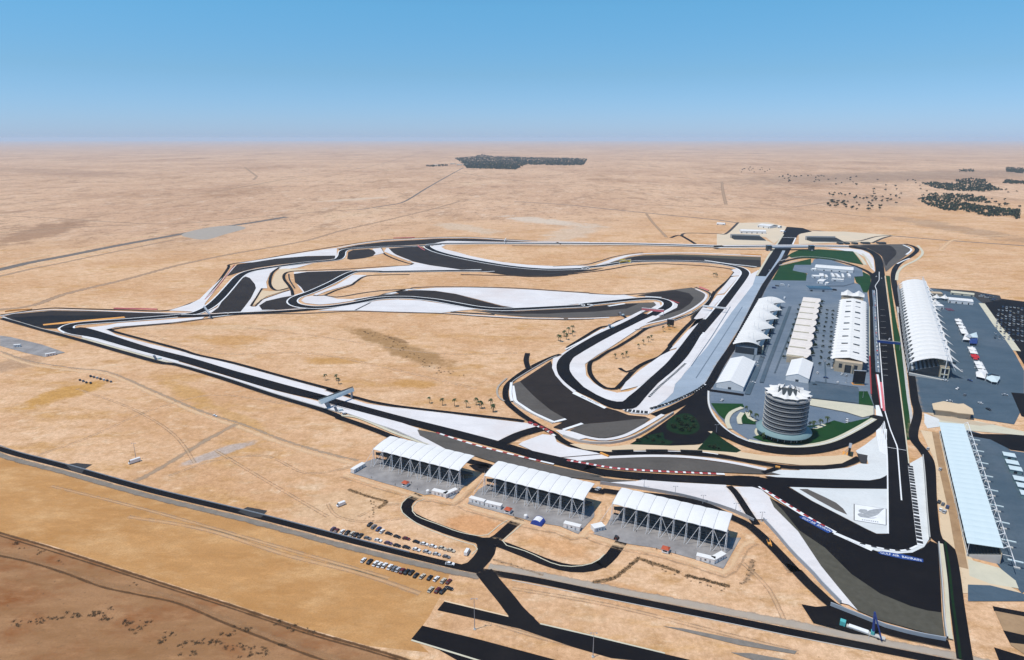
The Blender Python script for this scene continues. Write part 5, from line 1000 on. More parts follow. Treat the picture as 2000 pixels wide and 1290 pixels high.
# ------------------------------------------------------------------ team building (middle row) and VIP building (left row)
def team_building():
    o, rz, Ln = frame(Vector((305, 704, 0)), Vector((443, 986, 0)))
    t = empty('team_building', o, rz - math.pi / 2, 'row of cream vaulted team buildings in the middle of the paddock', 'building')
    W, n = 21.0, 9; bay = Ln / n
    mb = MB()
    for zo in (0, -0.2):
        rows = []
        for j in range(13):
            v = j / 12; bulge = 3.6 * math.sin(math.pi * v) ** 0.6
            k = abs(math.sin(3 * math.pi * v))
            rows.append([(x, bay * v * 0.985, 7.6 + 1.0 * k + (1.5 * math.sin(math.pi * v)) * math.sin(math.pi * (0.15 + 0.7 * u)) + zo) for u, x in ((0, 0), (0.2, 4), (0.4, 8), (0.6, 12), (0.8, 17), (1, W + bulge))])
        mb.grid(rows)
    me = mb.mesh('vault_roof', 'membrane_cream')
    wm = MB().box(0.8, W - 0.6, 1, bay - 1, 0, 7.2).mesh('wall', 'sandstone')
    gm = MB().box(W - 0.59, W - 0.3, 3, bay - 3, 0.5, 6).mesh('window', 'glass_dark')
    gap = MB().box(0.5, W - 3, 0.1, 0.6, 6.0, 9.0).mesh('parapet', 'verge_cream')
    for i in range(n):
        inst('vault_roof', me, t, (0, i * bay, 0)); w_ = inst('wall', wm, t, (0, i * bay, 0)); inst('window', gm, w_); inst('parapet', gap, t, (0, i * bay, 0))
    MB().box(0.9, W - 1, -1.5, 0.98, 0, 7.8).build('end_wall', 'sandstone', t)
team_building()
def vip_building():
    o, rz, Ln = frame(Vector((256, 737, 0)), Vector((368, 965, 0)))
    t = empty('vip_building', o, rz - math.pi / 2, 'white peaked canopy hall beside the drag strip with dark arched openings', 'building')
    W, n = 30.0, 5; bay = Ln / n
    mb = MB()
    for zo in (0, -0.2):
        rows = []
        for j in range(17):
            v = j / 16; s = abs(2 * v - 1)              # 1 at the bay ends (points), 0 mid bay
            xe = W + 7.0 * s ** 1.6 - 7.5 * (1 - s) ** 0.8
            saw = 0.45 * abs(math.sin(5 * math.pi * v))
            row = []
            for i in range(13):
                u = i / 12; x = (0.5 - saw * 2.2) * (1 - u) + xe * u
                z = 9.5 + 6.0 * math.sin(math.pi * min(1, u * 0.86 + 0.05)) * (0.85 + 0.15 * math.cos(2 * math.pi * v)) - 2.8 * (u ** 3) * s + 0.35 * abs(math.sin(5 * math.pi * v)) * (1 - u) + zo
                row.append((x, bay * v, z))
            rows.append(row)
        mb.grid(rows)
    me = mb.mesh('canopy_panel', 'membrane')
    wm = MB().box(3, W - 3, 1.5, bay - 1.5, 0, 8.4).mesh('wall', 'concrete_cool')
    am = MB().box(W - 2.99, W + 1.5, bay * 0.18, bay * 0.82, 0, 9.4).mesh('arched_glazing', 'glass_dark')
    pm = MB().box(W + 1.6, W + 2.8, bay * 0.16, bay * 0.24, 0, 9.8).mesh('pier', 'verge_cream')
    mm = MB().bar((14, 0, 9), (14, 0, 21), 0.3, 6, 0.15).bar((19, 0, 9), (19, 0, 20), 0.3, 6, 0.15).mesh('mast', 'steel_white')
    for i in range(n):
        inst('canopy_panel', me, t, (0, i * bay, 0)); w_ = inst('wall', wm, t, (0, i * bay, 0)); inst('arched_glazing', am, w_); inst('pier', pm, t, (0, i * bay, 0)); inst('mast', mm, t, (0, i * bay + bay / 2, 0))
    MB().box(3.2, W - 6, 1.2, 1.49, 0, 8).build('end_wall', 'glass_dark', t)
vip_building()

def gable_tent(name, a, b, W, h, hr, label, mroof='roof_white', n=7, cat_='tent', group=None):
    o, rz, Ln = frame(Vector((a[0], a[1], 0)), Vector((b[0], b[1], 0)))
    t = empty(name, o, rz - math.pi / 2, label, cat_, group)
    bay = Ln / n
    mb = MB()
    for zo in (0, -0.15): mb.grid([[(-0.4, y, h - 0.1 + zo), (W / 2, y, hr + zo), (W + 0.4, y, h - 0.1 + zo)] for y in (0.05, bay * 0.5, bay - 0.05)])
    me = mb.mesh('roof_panel', mroof)
    wm = MB().box(-0.05, 0.1, 0.05, bay - 0.05, 0, h - 0.25).mesh('side_wall', mroof)
    for i in range(n): inst('roof_panel', me, t, (0, i * bay, 0)); inst('side_wall', wm, t, (0, i * bay, 0)); inst('side_wall', wm, t, (W, i * bay, 0))
    for y in (0.3, Ln - 0.3): MB().hexa([(0.15, y - 0.05, 0), (W - 0.15, y - 0.05, 0), (W - 0.15, y - 0.05, h - 0.3), (W / 2, y - 0.05, hr - 0.25), (0.15, y - 0.05, h - 0.3)], [(0.15, y + 0.05, 0), (W - 0.15, y + 0.05, 0), (W - 0.15, y + 0.05, h - 0.3), (W / 2, y + 0.05, hr - 0.25), (0.15, y + 0.05, h - 0.3)]).build('gable', mroof, t)
    MB().box(W / 2 - 1.5, W / 2 + 1.5, 0.1, 0.24, 0, 2.6).build('door', 'glass_dark', t)
    return t
gable_tent('marquee', (204, 624), (243, 702), 26, 5, 9.5, 'large white gabled marquee at the head of the drag strip', n=9)
gable_tent('marquee', (282, 645), (309, 697), 21.5, 5, 8.8, 'smaller white gabled marquee between tower and team buildings', n=6)

# ------------------------------------------------------------------ round tower
def tower():
    c = G(1529, 851); t = empty('round_tower', (c.x, c.y, 0), 0, 'round banded tower with a white crown tent on its roof deck', 'tower')
    MB().lathe([(0, 0.5), (22.5, 0.5), (22.5, 0), (0, 0)], 64).build('plinth', 'verge_cream', t)
    MB().lathe([(15.0, 0.5), (15.0, 6.4)], 48).build('base_wall', 'glass_dark', t)
    MB().lathe([(16, 8.4), (22, 6.2), (22, 5.6), (15.0, 5.8)], 64).build('base_canopy', 'teal_roof', t, True)
    MB().lathe([(15.6, 6.0), (15.6, 36)], 64).build('glass_drum', 'glass_dark', t, True)
    fl = 3.75
    for k in range(8):
        z = 8.6 + k * fl
        f = MB().lathe([(15.5, z), (17.4, z + 0.15), (17.4, z + 0.75), (17.1, z + 0.75), (17.0, z + 0.3), (15.5, z + 0.5)], 64).build('balcony', 'tower_ring', t)
        r = MB()
        for i in range(64):
            a0 = 6.28319 * i / 64; r.bar((17.2 * math.cos(a0), 17.2 * math.sin(a0), z + 0.7), (17.2 * math.cos(a0), 17.2 * math.sin(a0), z + 1.3), 0.05, 4)
        r.lathe([(17.15, z + 1.28), (17.25, z + 1.28), (17.25, z + 1.38), (17.15, z + 1.38)], 64).build('railing', 'tower_ring', f)
        MB().lathe([(16.2, z + 1.9), (16.9, z + 1.9), (16.9, z + 2.1), (16.2, z + 2.1)], 64).build('sun_louvre', 'steel_grey', t)
    MB().lathe([(0, 36.0), (17.9, 36.0), (17.9, 37.0), (17.5, 37.0), (17.5, 36.3), (0, 36.3)], 64).build('roof_deck', 'concrete', t)
    MB().lathe([(8.5, 36.3), (8.5, 39.2), (0, 39.2)], 40).build('deck_pavilion', 'seat_dark', t)
    n, seg = 12, 12
    rows = [[] for _ in range(6)]
    for i in range(n * seg + 1):
        a = 6.283185 * i / (n * seg); p = abs(math.cos(n * a / 2))     # 1 at the masts
        ri = 9.6 - 1.2 * p ** 2; ro = 15.6 + 3.0 * p ** 3
        zi = 39.2 + 3.6 * p ** 4; zo = 38.6 + 0.7 * p ** 2
        for j in range(6):
            w = j / 5; r_ = ri + (ro - ri) * w; z = zi * (1 - w) ** 2 + zo * (1 - (1 - w) ** 2) + 0.5 * math.sin(math.pi * w)
            rows[j].append((r_ * math.cos(a), r_ * math.sin(a), z))
    MB().grid(rows).build('crown_tent', 'membrane', t, True)
    mm = MB().bar((8.9, 0, 36.3), (8.9, 0, 43.6), 0.22, 6, 0.1).bar((17.0, 0, 36.3), (18.2, 0, 39.3), 0.14, 5).mesh('mast', 'steel_white')
    for i in range(n): inst('mast', mm, t, (0, 0, 0), 6.283185 * i / n)
    pl = MB()
    for i in range(20):
        a = 6.28319 * i / 20; pl.bar((16.4 * math.cos(a), 16.4 * math.sin(a), 0.5), (16.4 * math.cos(a), 16.4 * math.sin(a), 6), 0.3, 6)
    pl.build('colonnade', 'concrete', t)
tower()

# ------------------------------------------------------------------ hospitality village, hangars, drag strip stands
def box_hall(name, a, b, W, h, label, mw='roof_white', mr='roof_white', cat_='building', group=None, n=6, pitch=0.8):
    """long flat hall from a to b (left to right), W deep away from the camera"""
    o, rz, Ln = frame(Vector((a[0], a[1], 0)), Vector((b[0], b[1], 0)))
    t = empty(name, o, rz, label, cat_, group); bay = Ln / n
    MB().box(0, Ln, 0, W, 0, h).build('wall', mw, t)
    mb = MB()
    mb.grid([[(x, -0.3, h + 0.15), (x, W / 2, h + 0.15 + pitch), (x, W + 0.3, h + 0.15)] for x in (0.05, bay - 0.05)])
    mb.grid([[(x, -0.3, h + 0.02), (x, W / 2, h + 0.02 + pitch * 0.9), (x, W + 0.3, h + 0.02)] for x in (0.05, bay - 0.05)])
    me = mb.mesh('roof_panel', mr)
    dm = MB().box(bay * 0.3, bay * 0.7, -0.12, -0.01, 0.2, min(3.0, h * 0.6)).mesh('door', 'glass_dark')
    for i in range(n):
        inst('roof_panel', me, t, (i * bay, 0, 0))
        if i % 2 == 0: inst('door', dm, t, (i * bay, 0, 0))
    return t
V = sheet(1570, 500, 16.667)
def v_hall(name, q, h, label, W, n=3, **k):
    (a, b) = V(*q); ga, gb = G(*a), G(*b); return box_hall(name, (ga.x, ga.y), (gb.x, gb.y), W, h, label, n=n, **k)
poly('concourse', V(250, 290, 330, 130, 500, 110, 900, 160, 1400, 320, 1650, 360, 1900, 480, 1930, 680, 1640, 700, 1640, 900, 1300, 1000, 180, 1000), 'apron', False, label='paved court around the hospitality halls')
v_hall('hospitality_hall', (340, 480, 1600, 580), 6, 'longest white hospitality hall north of the paddock', 34, 10)
for i, (q, h, lab, W) in enumerate((((290, 740, 520, 750), 4, 'low white cabin left of the hospitality court', 14), ((500, 745, 640, 755), 5, 'tall square white cabin in the hospitality court', 26), ((700, 765, 780, 770), 4, 'narrow white cabin in the middle of the hospitality court', 24),
        ((920, 750, 1000, 755), 4, 'white wing hall left of the grey court', 36), ((1100, 770, 1200, 775), 4, 'white wing hall between the two grey courts', 36), ((1240, 770, 1310, 775), 4, 'white wing hall right of the two grey courts', 36), ((1450, 740, 1530, 745), 4, 'rightmost white wing hall of the hospitality village', 30), ((910, 840, 1290, 860), 4, 'white cross hall south of the hospitality wings', 8), ((270, 510, 410, 515), 4, 'white end cabin at the west tip of the long hall', 12))):
    v_hall('hospitality_hall', q, h, lab, W, 2)
v_hall('media_cabin', (420, 910, 620, 935), 5, 'square white cabin south of the hospitality court', 22, 2)
v_hall('media_cabin', (670, 930, 770, 950), 3, 'small pale cabin south of the hospitality court', 8, 1)
v_hall('service_hall', (150, 1160, 920, 1190), 5, 'wide flat hall with a dark blue glass roof', 22, 4, mw='concrete_cool', mr='glass_dark', pitch=0.1)
for q, W, h, lab, n_ in (((735, 400, 1290, 415), 26, 9, 'long white barrel hangar behind the drag strip stand', 10), ((1100, 270, 1370, 300), 40, 9, 'square white hangar at the far end of the drag strip', 5), ((215, 215, 390, 225), 14, 5, 'small white shed left of the far service road', 3), ((1530, 290, 1580, 295), 14, 6, 'tiny white hut near the drag strip start', 1), ((1590, 370, 1670, 380), 10, 3, 'low cream hut beside the drag strip start', 1)):
    a, b = sheet(1380, 420, 11.11)(*q); ga, gb = G(*a), G(*b); box_hall('hangar', (ga.x, ga.y), (gb.x, gb.y), W, h * 0.7, lab, n=n_, pitch=2.4)
def drag_stand(a, b, label):
    ga, gb = G(*a), G(*b); o, rz, Ln = frame(ga, gb); t = empty('drag_stand', o, rz, label, 'grandstand', 'open stands at the drag strip')
    for k in range(8): MB().box(-1.2 * k * 0.6, Ln - k * 1.6, k * 3.4, k * 3.4 + 3.42 + 0.01 * k, 0, 1.2 + k * 0.9).build('seating_tier', 'seat_dark', t)
    MB().box(-9, Ln - 13, 28.2, 28.8, 0, 10.5).build('back_wall', 'concrete', t)
    MB().box(0.5, Ln, -1.6, -1.2, 0, 1.2).build('front_rail', 'concrete', t)
drag_stand((1435, 469), (1497, 471), 'dark open stand left of the drag strip'); drag_stand((1587, 473), (1650, 474), 'dark open stand right of the drag strip')
for i, x in enumerate((1225, 1290, 1370, 1460, 1615)):
    a, b = E(x - 30, 290 - (i > 2) * 3, x + (10 if i < 3 else 40), 290 - (i > 2) * 3); ga, gb = G(*a), G(*b)
    box_hall('terrace_block', (ga.x, ga.y), (gb.x, gb.y), 14, 3.4, ['leftmost', 'second', 'third', 'fourth', 'rightmost'][i] + ' of the dark terrace blocks along the first corner', 'seat_dark', 'seat_dark', 'stand', 'terrace blocks at the first corner', 1)

# ------------------------------------------------------------------ vehicles
def heading(u, v, du, dv):
    d = G(u + du, v + dv) - G(u, v); return math.atan2(d.y, d.x)
def car_meshes(k):
    paint = 'paint_' + k + '_car'
    b = MB()
    prof = [(-2.25, 0.32), (-2.3, 0.62), (-2.2, 0.88), (-1.0, 0.93), (0.9, 0.93), (1.9, 0.84), (2.25, 0.66), (2.28, 0.34)]
    b.hexa([(x, -0.88 + (0.1 if abs(x) > 2 else 0), z) for x, z in prof], [(x, 0.88 - (0.1 if abs(x) > 2 else 0), z) for x, z in prof])
    b.hexa([(-1.25, -0.66, 1.38), (0.25, -0.66, 1.38), (0.25, 0.66, 1.38), (-1.25, 0.66, 1.38)], [(-1.2, -0.62, 1.46), (0.2, -0.62, 1.46), (0.2, 0.62, 1.46), (-1.2, 0.62, 1.46)])
    body = b.mesh('body_' + k, paint)
    g = MB().hexa([(-1.95, -0.80, 0.92), (1.05, -0.80, 0.92), (1.05, 0.80, 0.92), (-1.95, 0.80, 0.92)], [(-1.3, -0.68, 1.39), (0.3, -0.68, 1.39), (0.3, 0.68, 1.39), (-1.3, 0.68, 1.39)]).mesh('windows_' + k, 'glass_dark')
    return body, g
wheel_me = MB().bar((0, -0.12, 0), (0, 0.12, 0), 0.32, 10).mesh('wheel', 'rubber')
light_me = MB().box(-0.04, 0.04, -0.2, 0.2, -0.08, 0.08).mesh('lamp', 'steel_white')
CARM = {k: car_meshes(k) for k in CARCOL}
def car(u, v, k, rz, label, group=None, z=0.0, name='parked_car'):
    p = G(u, v); s = random.uniform(1.06, 1.2)
    t = empty(name, (p.x, p.y, z), rz + random.uniform(-0.06, 0.06), label, 'car', group); t.scale = (s, s, s)
    inst('body', CARM[k][0], t); inst('windows', CARM[k][1], t)
    for x in (-1.4, 1.42):
        for y in (-0.8, 0.8): inst('wheel', wheel_me, t, (x, y, 0.32))
    for y in (-0.6, 0.6): inst('headlight', light_me, t, (2.27, y, 0.62))
    return t
def van(u, v, rz, label, k='white', L_=6.0, h=2.6, cat_='van', name='van'):
    p = G(u, v); t = empty(name, (p.x, p.y, 0), rz, label, cat_)
    prof = [(-L_ / 2, 0.45), (-L_ / 2, h), (L_ / 2 - 1.3, h), (L_ / 2 - 0.5, 1.45), (L_ / 2, 1.25), (L_ / 2, 0.45)]
    MB().hexa([(x, -1.02, z) for x, z in prof], [(x, 1.02, z) for x, z in prof]).build('body', 'paint_' + k + '_car', t)
    MB().hexa([(L_ / 2 - 1.22, -0.9, h - 0.1), (L_ / 2 - 0.48, -0.9, 1.5), (L_ / 2 - 0.48, 0.9, 1.5), (L_ / 2 - 1.22, 0.9, h - 0.1)], [(L_ / 2 - 1.16, -0.9, h - 0.04), (L_ / 2 - 0.42, -0.9, 1.53), (L_ / 2 - 0.42, 0.9, 1.53), (L_ / 2 - 1.16, 0.9, h - 0.04)]).build('windscreen', 'glass_dark', t)
    MB().box(-L_ / 2 + 0.4, L_ / 2 - 1.5, -1.05, -1.03, 1.5, 2.2).build('side_window', 'glass_dark', t)
    for x in (-L_ / 2 + 1.1, L_ / 2 - 1.1):
        for y in (-0.9, 0.9): inst('wheel', wheel_me, t, (x, y, 0.36), 0, (1.1, 1.1, 1.1))
    return t
CZ = sheet(600, 980, 5.556)
rowA = [(680, 250, 'black', 1), (722, 276, 'grey', 1), (775, 300, 'blue', 1), (812, 325, 'white', 1), (885, 350, 'black', 0), (975, 383, 'black', 0), (1075, 405, 'maroon', 0), (1185, 440, 'black', 0), (1270, 465, 'white', 0), (1365, 490, 'white', 0), (1465, 510, 'beige', 0), (1560, 535, 'beige', 0)]
rowB = [(280, 300, 'purple', 1), (318, 318, 'maroon', 1), (380, 330, 'white', 1), (435, 340, 'black', 1), (488, 352, 'beige', 1), (530, 362, 'black', 1), (577, 374, 'black', 1), (655, 400, 'grey', 0), (770, 424, 'white', 0), (880, 455, 'purple', 0), (975, 480, 'black', 0), (1075, 500, 'black', 0), (1185, 525, 'white', 0), (1300, 550, 'silver', 0), (1405, 575, 'silver', 0), (1510, 602, 'grey', 0)]
rowC = [(610, 640, 'white', 1), (678, 655, 'black', 1), (742, 676, 'white', 1), (788, 690, 'white', 1), (840, 698, 'white', 1), (898, 715, 'white', 1), (945, 730, 'grey', 1), (985, 742, 'silver', 1), (1030, 756, 'maroon', 1), (1080, 766, 'black', 1), (1130, 774, 'black', 1), (1180, 804, 'black', 1), (1250, 815, 'beige', 1), (1330, 830, 'black', 1), (1400, 842, 'white', 1), (1475, 864, 'beige', 1), (1535, 872, 'maroon', 1)]
rowD = [(1340, 960, 'beige', 1), (1415, 966, 'maroon', 1), (1470, 978, 'black', 1), (1535, 946, 'black', 0)]
for row, where, grp in ((rowA, 'in the upper row above the perimeter road', 'upper row of parked cars'), (rowB, 'in the row beside the perimeter road', 'road side row of parked cars'), (rowC, 'in the row below the perimeter road', 'lower row of parked cars'), (rowD, 'in the short row near the black strips', 'short row of parked cars')):
    for i, (x, y, k, per) in enumerate(row):
        (u, v), = CZ(x, y)
        rz = heading(u, v, 20, -22) if per else heading(u, v, 40, 10)
        car(u, v + 1, k, rz, k + ' car, ' + ORD[i] + ' from the left ' + where, grp)
(u, v), = CZ(1550, 685); car(u, v, 'white', heading(u, v, 40, 4), 'white car on the perimeter road by the junction')
(u, v), = CZ(1735, 562); van(u, v, heading(u, v, 14, -24), 'white minibus parked by the road junction')
van(666, 988, heading(666, 988, -20, 8), 'white van alone on the sand left of the stands')
van(263, 904, heading(263, 904, -30, 10), 'white outside broadcast truck under a thin mast', L_=8.5, h=3.1, cat_='truck', name='truck')
(u, v), = K(962, 716); car(u, v, 'white', heading(u, v, 20, 6), 'white pickup on the sandy service track')
TZ = sheet(0, 620, 3.794)
for i, (x, y) in enumerate(((592, 468), (617, 476), (640, 486), (672, 490))): car(*TZ(x, y)[0], ['black', 'grey', 'black', 'black'][i], 2.2, 'dark car, ' + ORD[i] + ' from the left in the short row on the western sand', 'short car row on the western sand')
for i, (x, y) in enumerate(((672, 440), (696, 446), (720, 452), (745, 460), (770, 467), (795, 472), (822, 480))): car(*TZ(x, y)[0], ['black', 'grey', 'silver', 'black', 'white', 'black', 'grey'][i], 2.2, ['black', 'grey', 'silver', 'black', 'white', 'black', 'grey'][i] + ' car, ' + ORD[i] + ' from the left in the long row on the western sand', 'long car row on the western sand')
for q, k, lab in ((S(168, 382), 'silver', 'silver car alone near the service road bend beside the long stand'), (S(245, 512), 'silver', 'silver car close to the bank of the long stand'), (S(238, 718), 'black', 'black car, upper left in the cluster beside the long stand'), (S(262, 732), 'grey', 'grey car in the middle of the cluster beside the long stand'), (S(290, 750), 'blue', 'dark blue car, rightmost in the cluster beside the long stand'), (S(248, 768), 'white', 'white car at the lower left of the cluster beside the long stand'), (S(272, 780), 'silver', 'silver car lowest in the cluster beside the long stand'),
                  (H(1265, 570), 'white', 'white car in front of the pit building entrance'), (H(1302, 582), 'silver', 'silver car next to the white one at the pit building entrance'), (H(258, 790), 'white', 'white car on the path below the large marquee'), (H(1308, 955), 'white', 'upper white car on the tower forecourt'), (H(1312, 972), 'white', 'lower white car on the tower forecourt'), (E(515, 545), 'silver', 'silver car at the black end of the drag strip'), (E(1558, 608), 'white', 'white course car left of the line on the start straight'), (E(1610, 625), 'white', 'white course car right of the line on the start straight'), (Q(482, 318), 'white', 'white course car just past the blue gantry'), (A(135, 1030), 'white', 'white car on the grey strip at the left edge'), (K(1900, 705), 'silver', 'silver car behind the angled gantry'), (L(1925, 520), 'silver', 'silver car behind the middle covered stand'), (M(280, 312), 'white', 'white car on the service road between middle and right stands')):
    car(*q[0], k, 0.9, lab, z=0.35)
# car park at the right edge
cp = {}
for k in ('white', 'black', 'silver', 'grey', 'blue', 'beige'):
    m_ = MB()
    prof = [(-2.25, 0.3), (-2.3, 0.7), (-2.2, 0.9), (0.9, 0.93), (2.2, 0.75), (2.28, 0.34)]
    m_.hexa([(x, -0.88, z) for x, z in prof], [(x, 0.88, z) for x, z in prof], 0)
    m_.hexa([(-1.95, -0.8, 0.92), (1.05, -0.8, 0.92), (1.05, 0.8, 0.92), (-1.95, 0.8, 0.92)], [(-1.3, -0.68, 1.42), (0.3, -0.68, 1.42), (0.3, 0.68, 1.42), (-1.3, 0.68, 1.42)], 1)
    cp[k] = m_.mesh('small_car_' + k, ['paint_' + k + '_car', 'glass_dark'])
p0 = G(*F(1640, 960)[0]); ax = Vector((math.cos(R(63)), math.sin(R(63)), 0)); ay = Vector((ax.y, -ax.x, 0))
cnt = 0
for r in range(20):
    for c_ in range(26):
        p = p0 + ay * (c_ * 4.6 + 4) - ax * (r * 11.0 + (r // 2) * 5.0) + ay * (r * -2.2)
        if random.random() < 0.2 or cnt > 285: continue
        if (p - G(1990, 640)).length > 130: continue
        k = random.choice(['white', 'white', 'silver', 'silver', 'grey', 'blue', 'black', 'beige'])
        o = inst('parked_car', cp[k], None, (p.x, p.y, 0.1), R(63) + random.uniform(-0.05, 0.05), (1.15, 1.15, 1.15)); cnt += 1
        tag(o, k + ' car parked among many in the black car park at the right edge', 'car', 'cars in the right car park')
for i, q in enumerate(((1500, 850), (1530, 845), (1560, 850), (1590, 860), (1540, 870), (1580, 885), (1620, 890), (1630, 870), (1480, 860), (1600, 905))):
    p = G(*F(*q)[0]); o = inst('parked_car', cp[['silver', 'black', 'blue', 'grey'][i % 4]], None, (p.x, p.y, 0.1), R(150), (1.3, 1.3, 1.3))
    tag(o, ['silver', 'black', 'blue', 'grey'][i % 4] + ' car on the approach road above the right car park', 'car', 'cars on the approach road')

# ------------------------------------------------------------------ containers, kiosks, tents by the stands
def container(a, b, label, W=3.0, h=3.0, name='site_cabin', doors=2, cat_='cabin'):
    ga, gb = G(*a), G(*b); o, rz, Ln = frame(ga, gb); t = empty(name, o, rz, label, cat_, 'white site cabins at the covered stands')
    MB().box(0, Ln, 0, W, 0.15, h).build('shell', 'roof_cool' if 'pale' in label else 'roof_white', t)
    MB().box(-0.1, Ln + 0.1, -0.1, W + 0.1, h + 0.01, h + 0.22).build('roof', 'roof_white', t)
    for i in range(doors): MB().box(Ln * (0.2 + 0.5 * i), Ln * (0.2 + 0.5 * i) + 1.0, -0.06, -0.01, 0.3, 2.3).build('door', 'steel_grey', t)
    MB().box(Ln * 0.45, Ln * 0.55, -0.06, -0.01, 1.3, 2.2).build('window', 'glass_dark', t)
    for x in (0.4, Ln - 0.8): MB().box(x, x + 0.4, 0.3, W - 0.3, 0, 0.149).build('skid', 'steel_grey', t)
for a, b, lab, W in ((L(120, 400)[0], L(205, 350)[0], 'white cabin at the left corner of the leftmost stand pad', 3.4), (L(695, 555)[0], L(800, 580)[0], 'white cabin, left of the pair before the leftmost stand', 3.6), (L(800, 585)[0], L(890, 545)[0], 'white cabin, right of the pair before the leftmost stand', 3.2),
                     (L(970, 610)[0], L(1080, 640)[0], 'white cabin, left of the pair before the middle stand', 3.4), (L(1090, 645)[0], L(1205, 672)[0], 'white cabin, right of the pair before the middle stand', 3.4), (L(1670, 800)[0], L(1790, 830)[0], 'white cabin at the right end of the middle stand pad', 3.4),
                     (M(245, 650)[0], M(330, 630)[0], 'white cabin at the left end of the rightmost stand pad', 5.0), (M(1045, 865)[0], M(1190, 900)[0], 'white cabin, left of the pair before the rightmost stand', 3.4), (M(1200, 895)[0], M(1280, 850)[0], 'white cabin, right of the pair before the rightmost stand', 3.6),
                     (A(360, 1110)[0], A(440, 1095)[0], 'white cabin at the near end of the grey strip on the left', 3.0), (TZ(100, 225)[0], TZ(150, 222)[0], 'small white cabin in the middle of the grey strip on the left', 3.0)):
    container(a, b, lab, W)
def kiosk(u, v, label):
    p = G(u, v); t = empty('kiosk', (p.x, p.y, 0), R(-27), label, 'kiosk', 'red roofed kiosks')
    MB().box(-2, 2, -1.8, 1.8, 0, 2.7).build('wall', 'roof_white', t)
    MB().hexa([(-2.4, -2.2, 2.71), (2.4, -2.2, 2.71), (2.4, 2.2, 2.71), (-2.4, 2.2, 2.71)], [(-1.2, -0.3, 4.0), (1.2, -0.3, 4.0), (1.2, 0.3, 4.0), (-1.2, 0.3, 4.0)]).build('roof', 'tile_red', t)
    MB().box(-1.2, 1.2, -1.88, -1.81, 1.1, 2.2).build('hatch', 'glass_dark', t); MB().box(-1.5, 1.5, -2.3, -1.89, 0.95, 1.08).build('counter', 'steel_white', t)
kiosk(660 + 502 / 3.794, 820 + 490 / 3.794, 'white kiosk with red tiled roof before the leftmost stand'); kiosk(660 + 1262 / 3.794, 820 + 688 / 3.794, 'white kiosk with red tiled roof before the middle stand'); kiosk(1100 + 805 / 4.03, 880 + 800 / 4.03, 'white kiosk with red tiled roof before the rightmost stand')
def blue_tent():
    p = G(*L(1482, 768)[0]); t = empty('blue_tent', (p.x, p.y, 0), R(-27), 'blue barrel tent with a white top before the middle stand', 'tent')
    arc = [(4.0 * math.cos(math.pi * k / 10), 3.6 * math.sin(math.pi * k / 10)) for k in range(11)]
    MB().grid([[(x, y, z) for x, z in arc] for y in (-3.2, 0, 3.2)]).build('shell', 'cloth_blue', t)
    MB().grid([[(x * 1.02, y, z * 1.02) for x, z in arc[3:8]] for y in (-2.6, 2.6)]).build('top_panel', 'roof_white', t)
    for y in (-3.15, 3.15): MB().face([(x, y, z) for x, z in arc]).build('end_panel', 'cloth_blue', t)
blue_tent()
for (u, v), lab in ((L(667, 545)[0], 'white water tank before the leftmost stand'), (L(1392, 730)[0], 'white water tank before the middle stand')):
    p = G(u, v); t = empty('water_tank', (p.x, p.y, 0), 0, lab, 'tank', 'white water tanks')
    MB().lathe([(0, 0.4), (1.3, 0.4), (1.3, 2.2), (1.0, 2.6), (0.4, 2.8), (0, 2.8)], 20).build('vessel', 'roof_white', t); MB().box(-1.1, 1.1, -1.1, 1.1, 0, 0.39).build('base', 'concrete', t)
p = G(*M(420, 700)[0]); t = empty('tractor', (p.x, p.y, 0), 1.0, 'dark maroon tractor on the access road by the rightmost pad', 'tractor')
MB().box(-1.5, 1.6, -0.7, 0.7, 0.8, 1.7).build('hood', 'paint_maroon_car', t); MB().box(-1.5, 0.0, -0.8, 0.8, 1.71, 3.0).build('cab', 'glass_dark', t)
for x, r_ in ((-1.0, 0.9), (1.2, 0.6)):
    for y in (-1.0, 1.0): MB().bar((x, y - 0.2, r_), (x, y + 0.2, r_), r_, 12).build('wheel', 'rubber', t)
p = G(*M(1620, 740)[0]); t = empty('loader', (p.x, p.y, 0), heading(1502, 1063, 8, 20), 'orange telescopic loader on the service road', 'loader')
MB().box(-2.6, 2.2, -1.0, 1.0, 0.8, 1.7).build('chassis', 'paint_orange', t); MB().box(-1.6, 0.2, -0.9, 0.1, 1.71, 3.0).build('cab', 'glass_dark', t); MB().bar((-2.4, 0.6, 2.2), (3.8, 0.6, 1.2), 0.28, 6).build('boom', 'paint_orange', t)
for x in (-1.6, 1.5):
    for y in (-1.1, 1.1): MB().bar((x, y - 0.2, 0.7), (x, y + 0.2, 0.7), 0.7, 12).build('wheel', 'rubber', t)
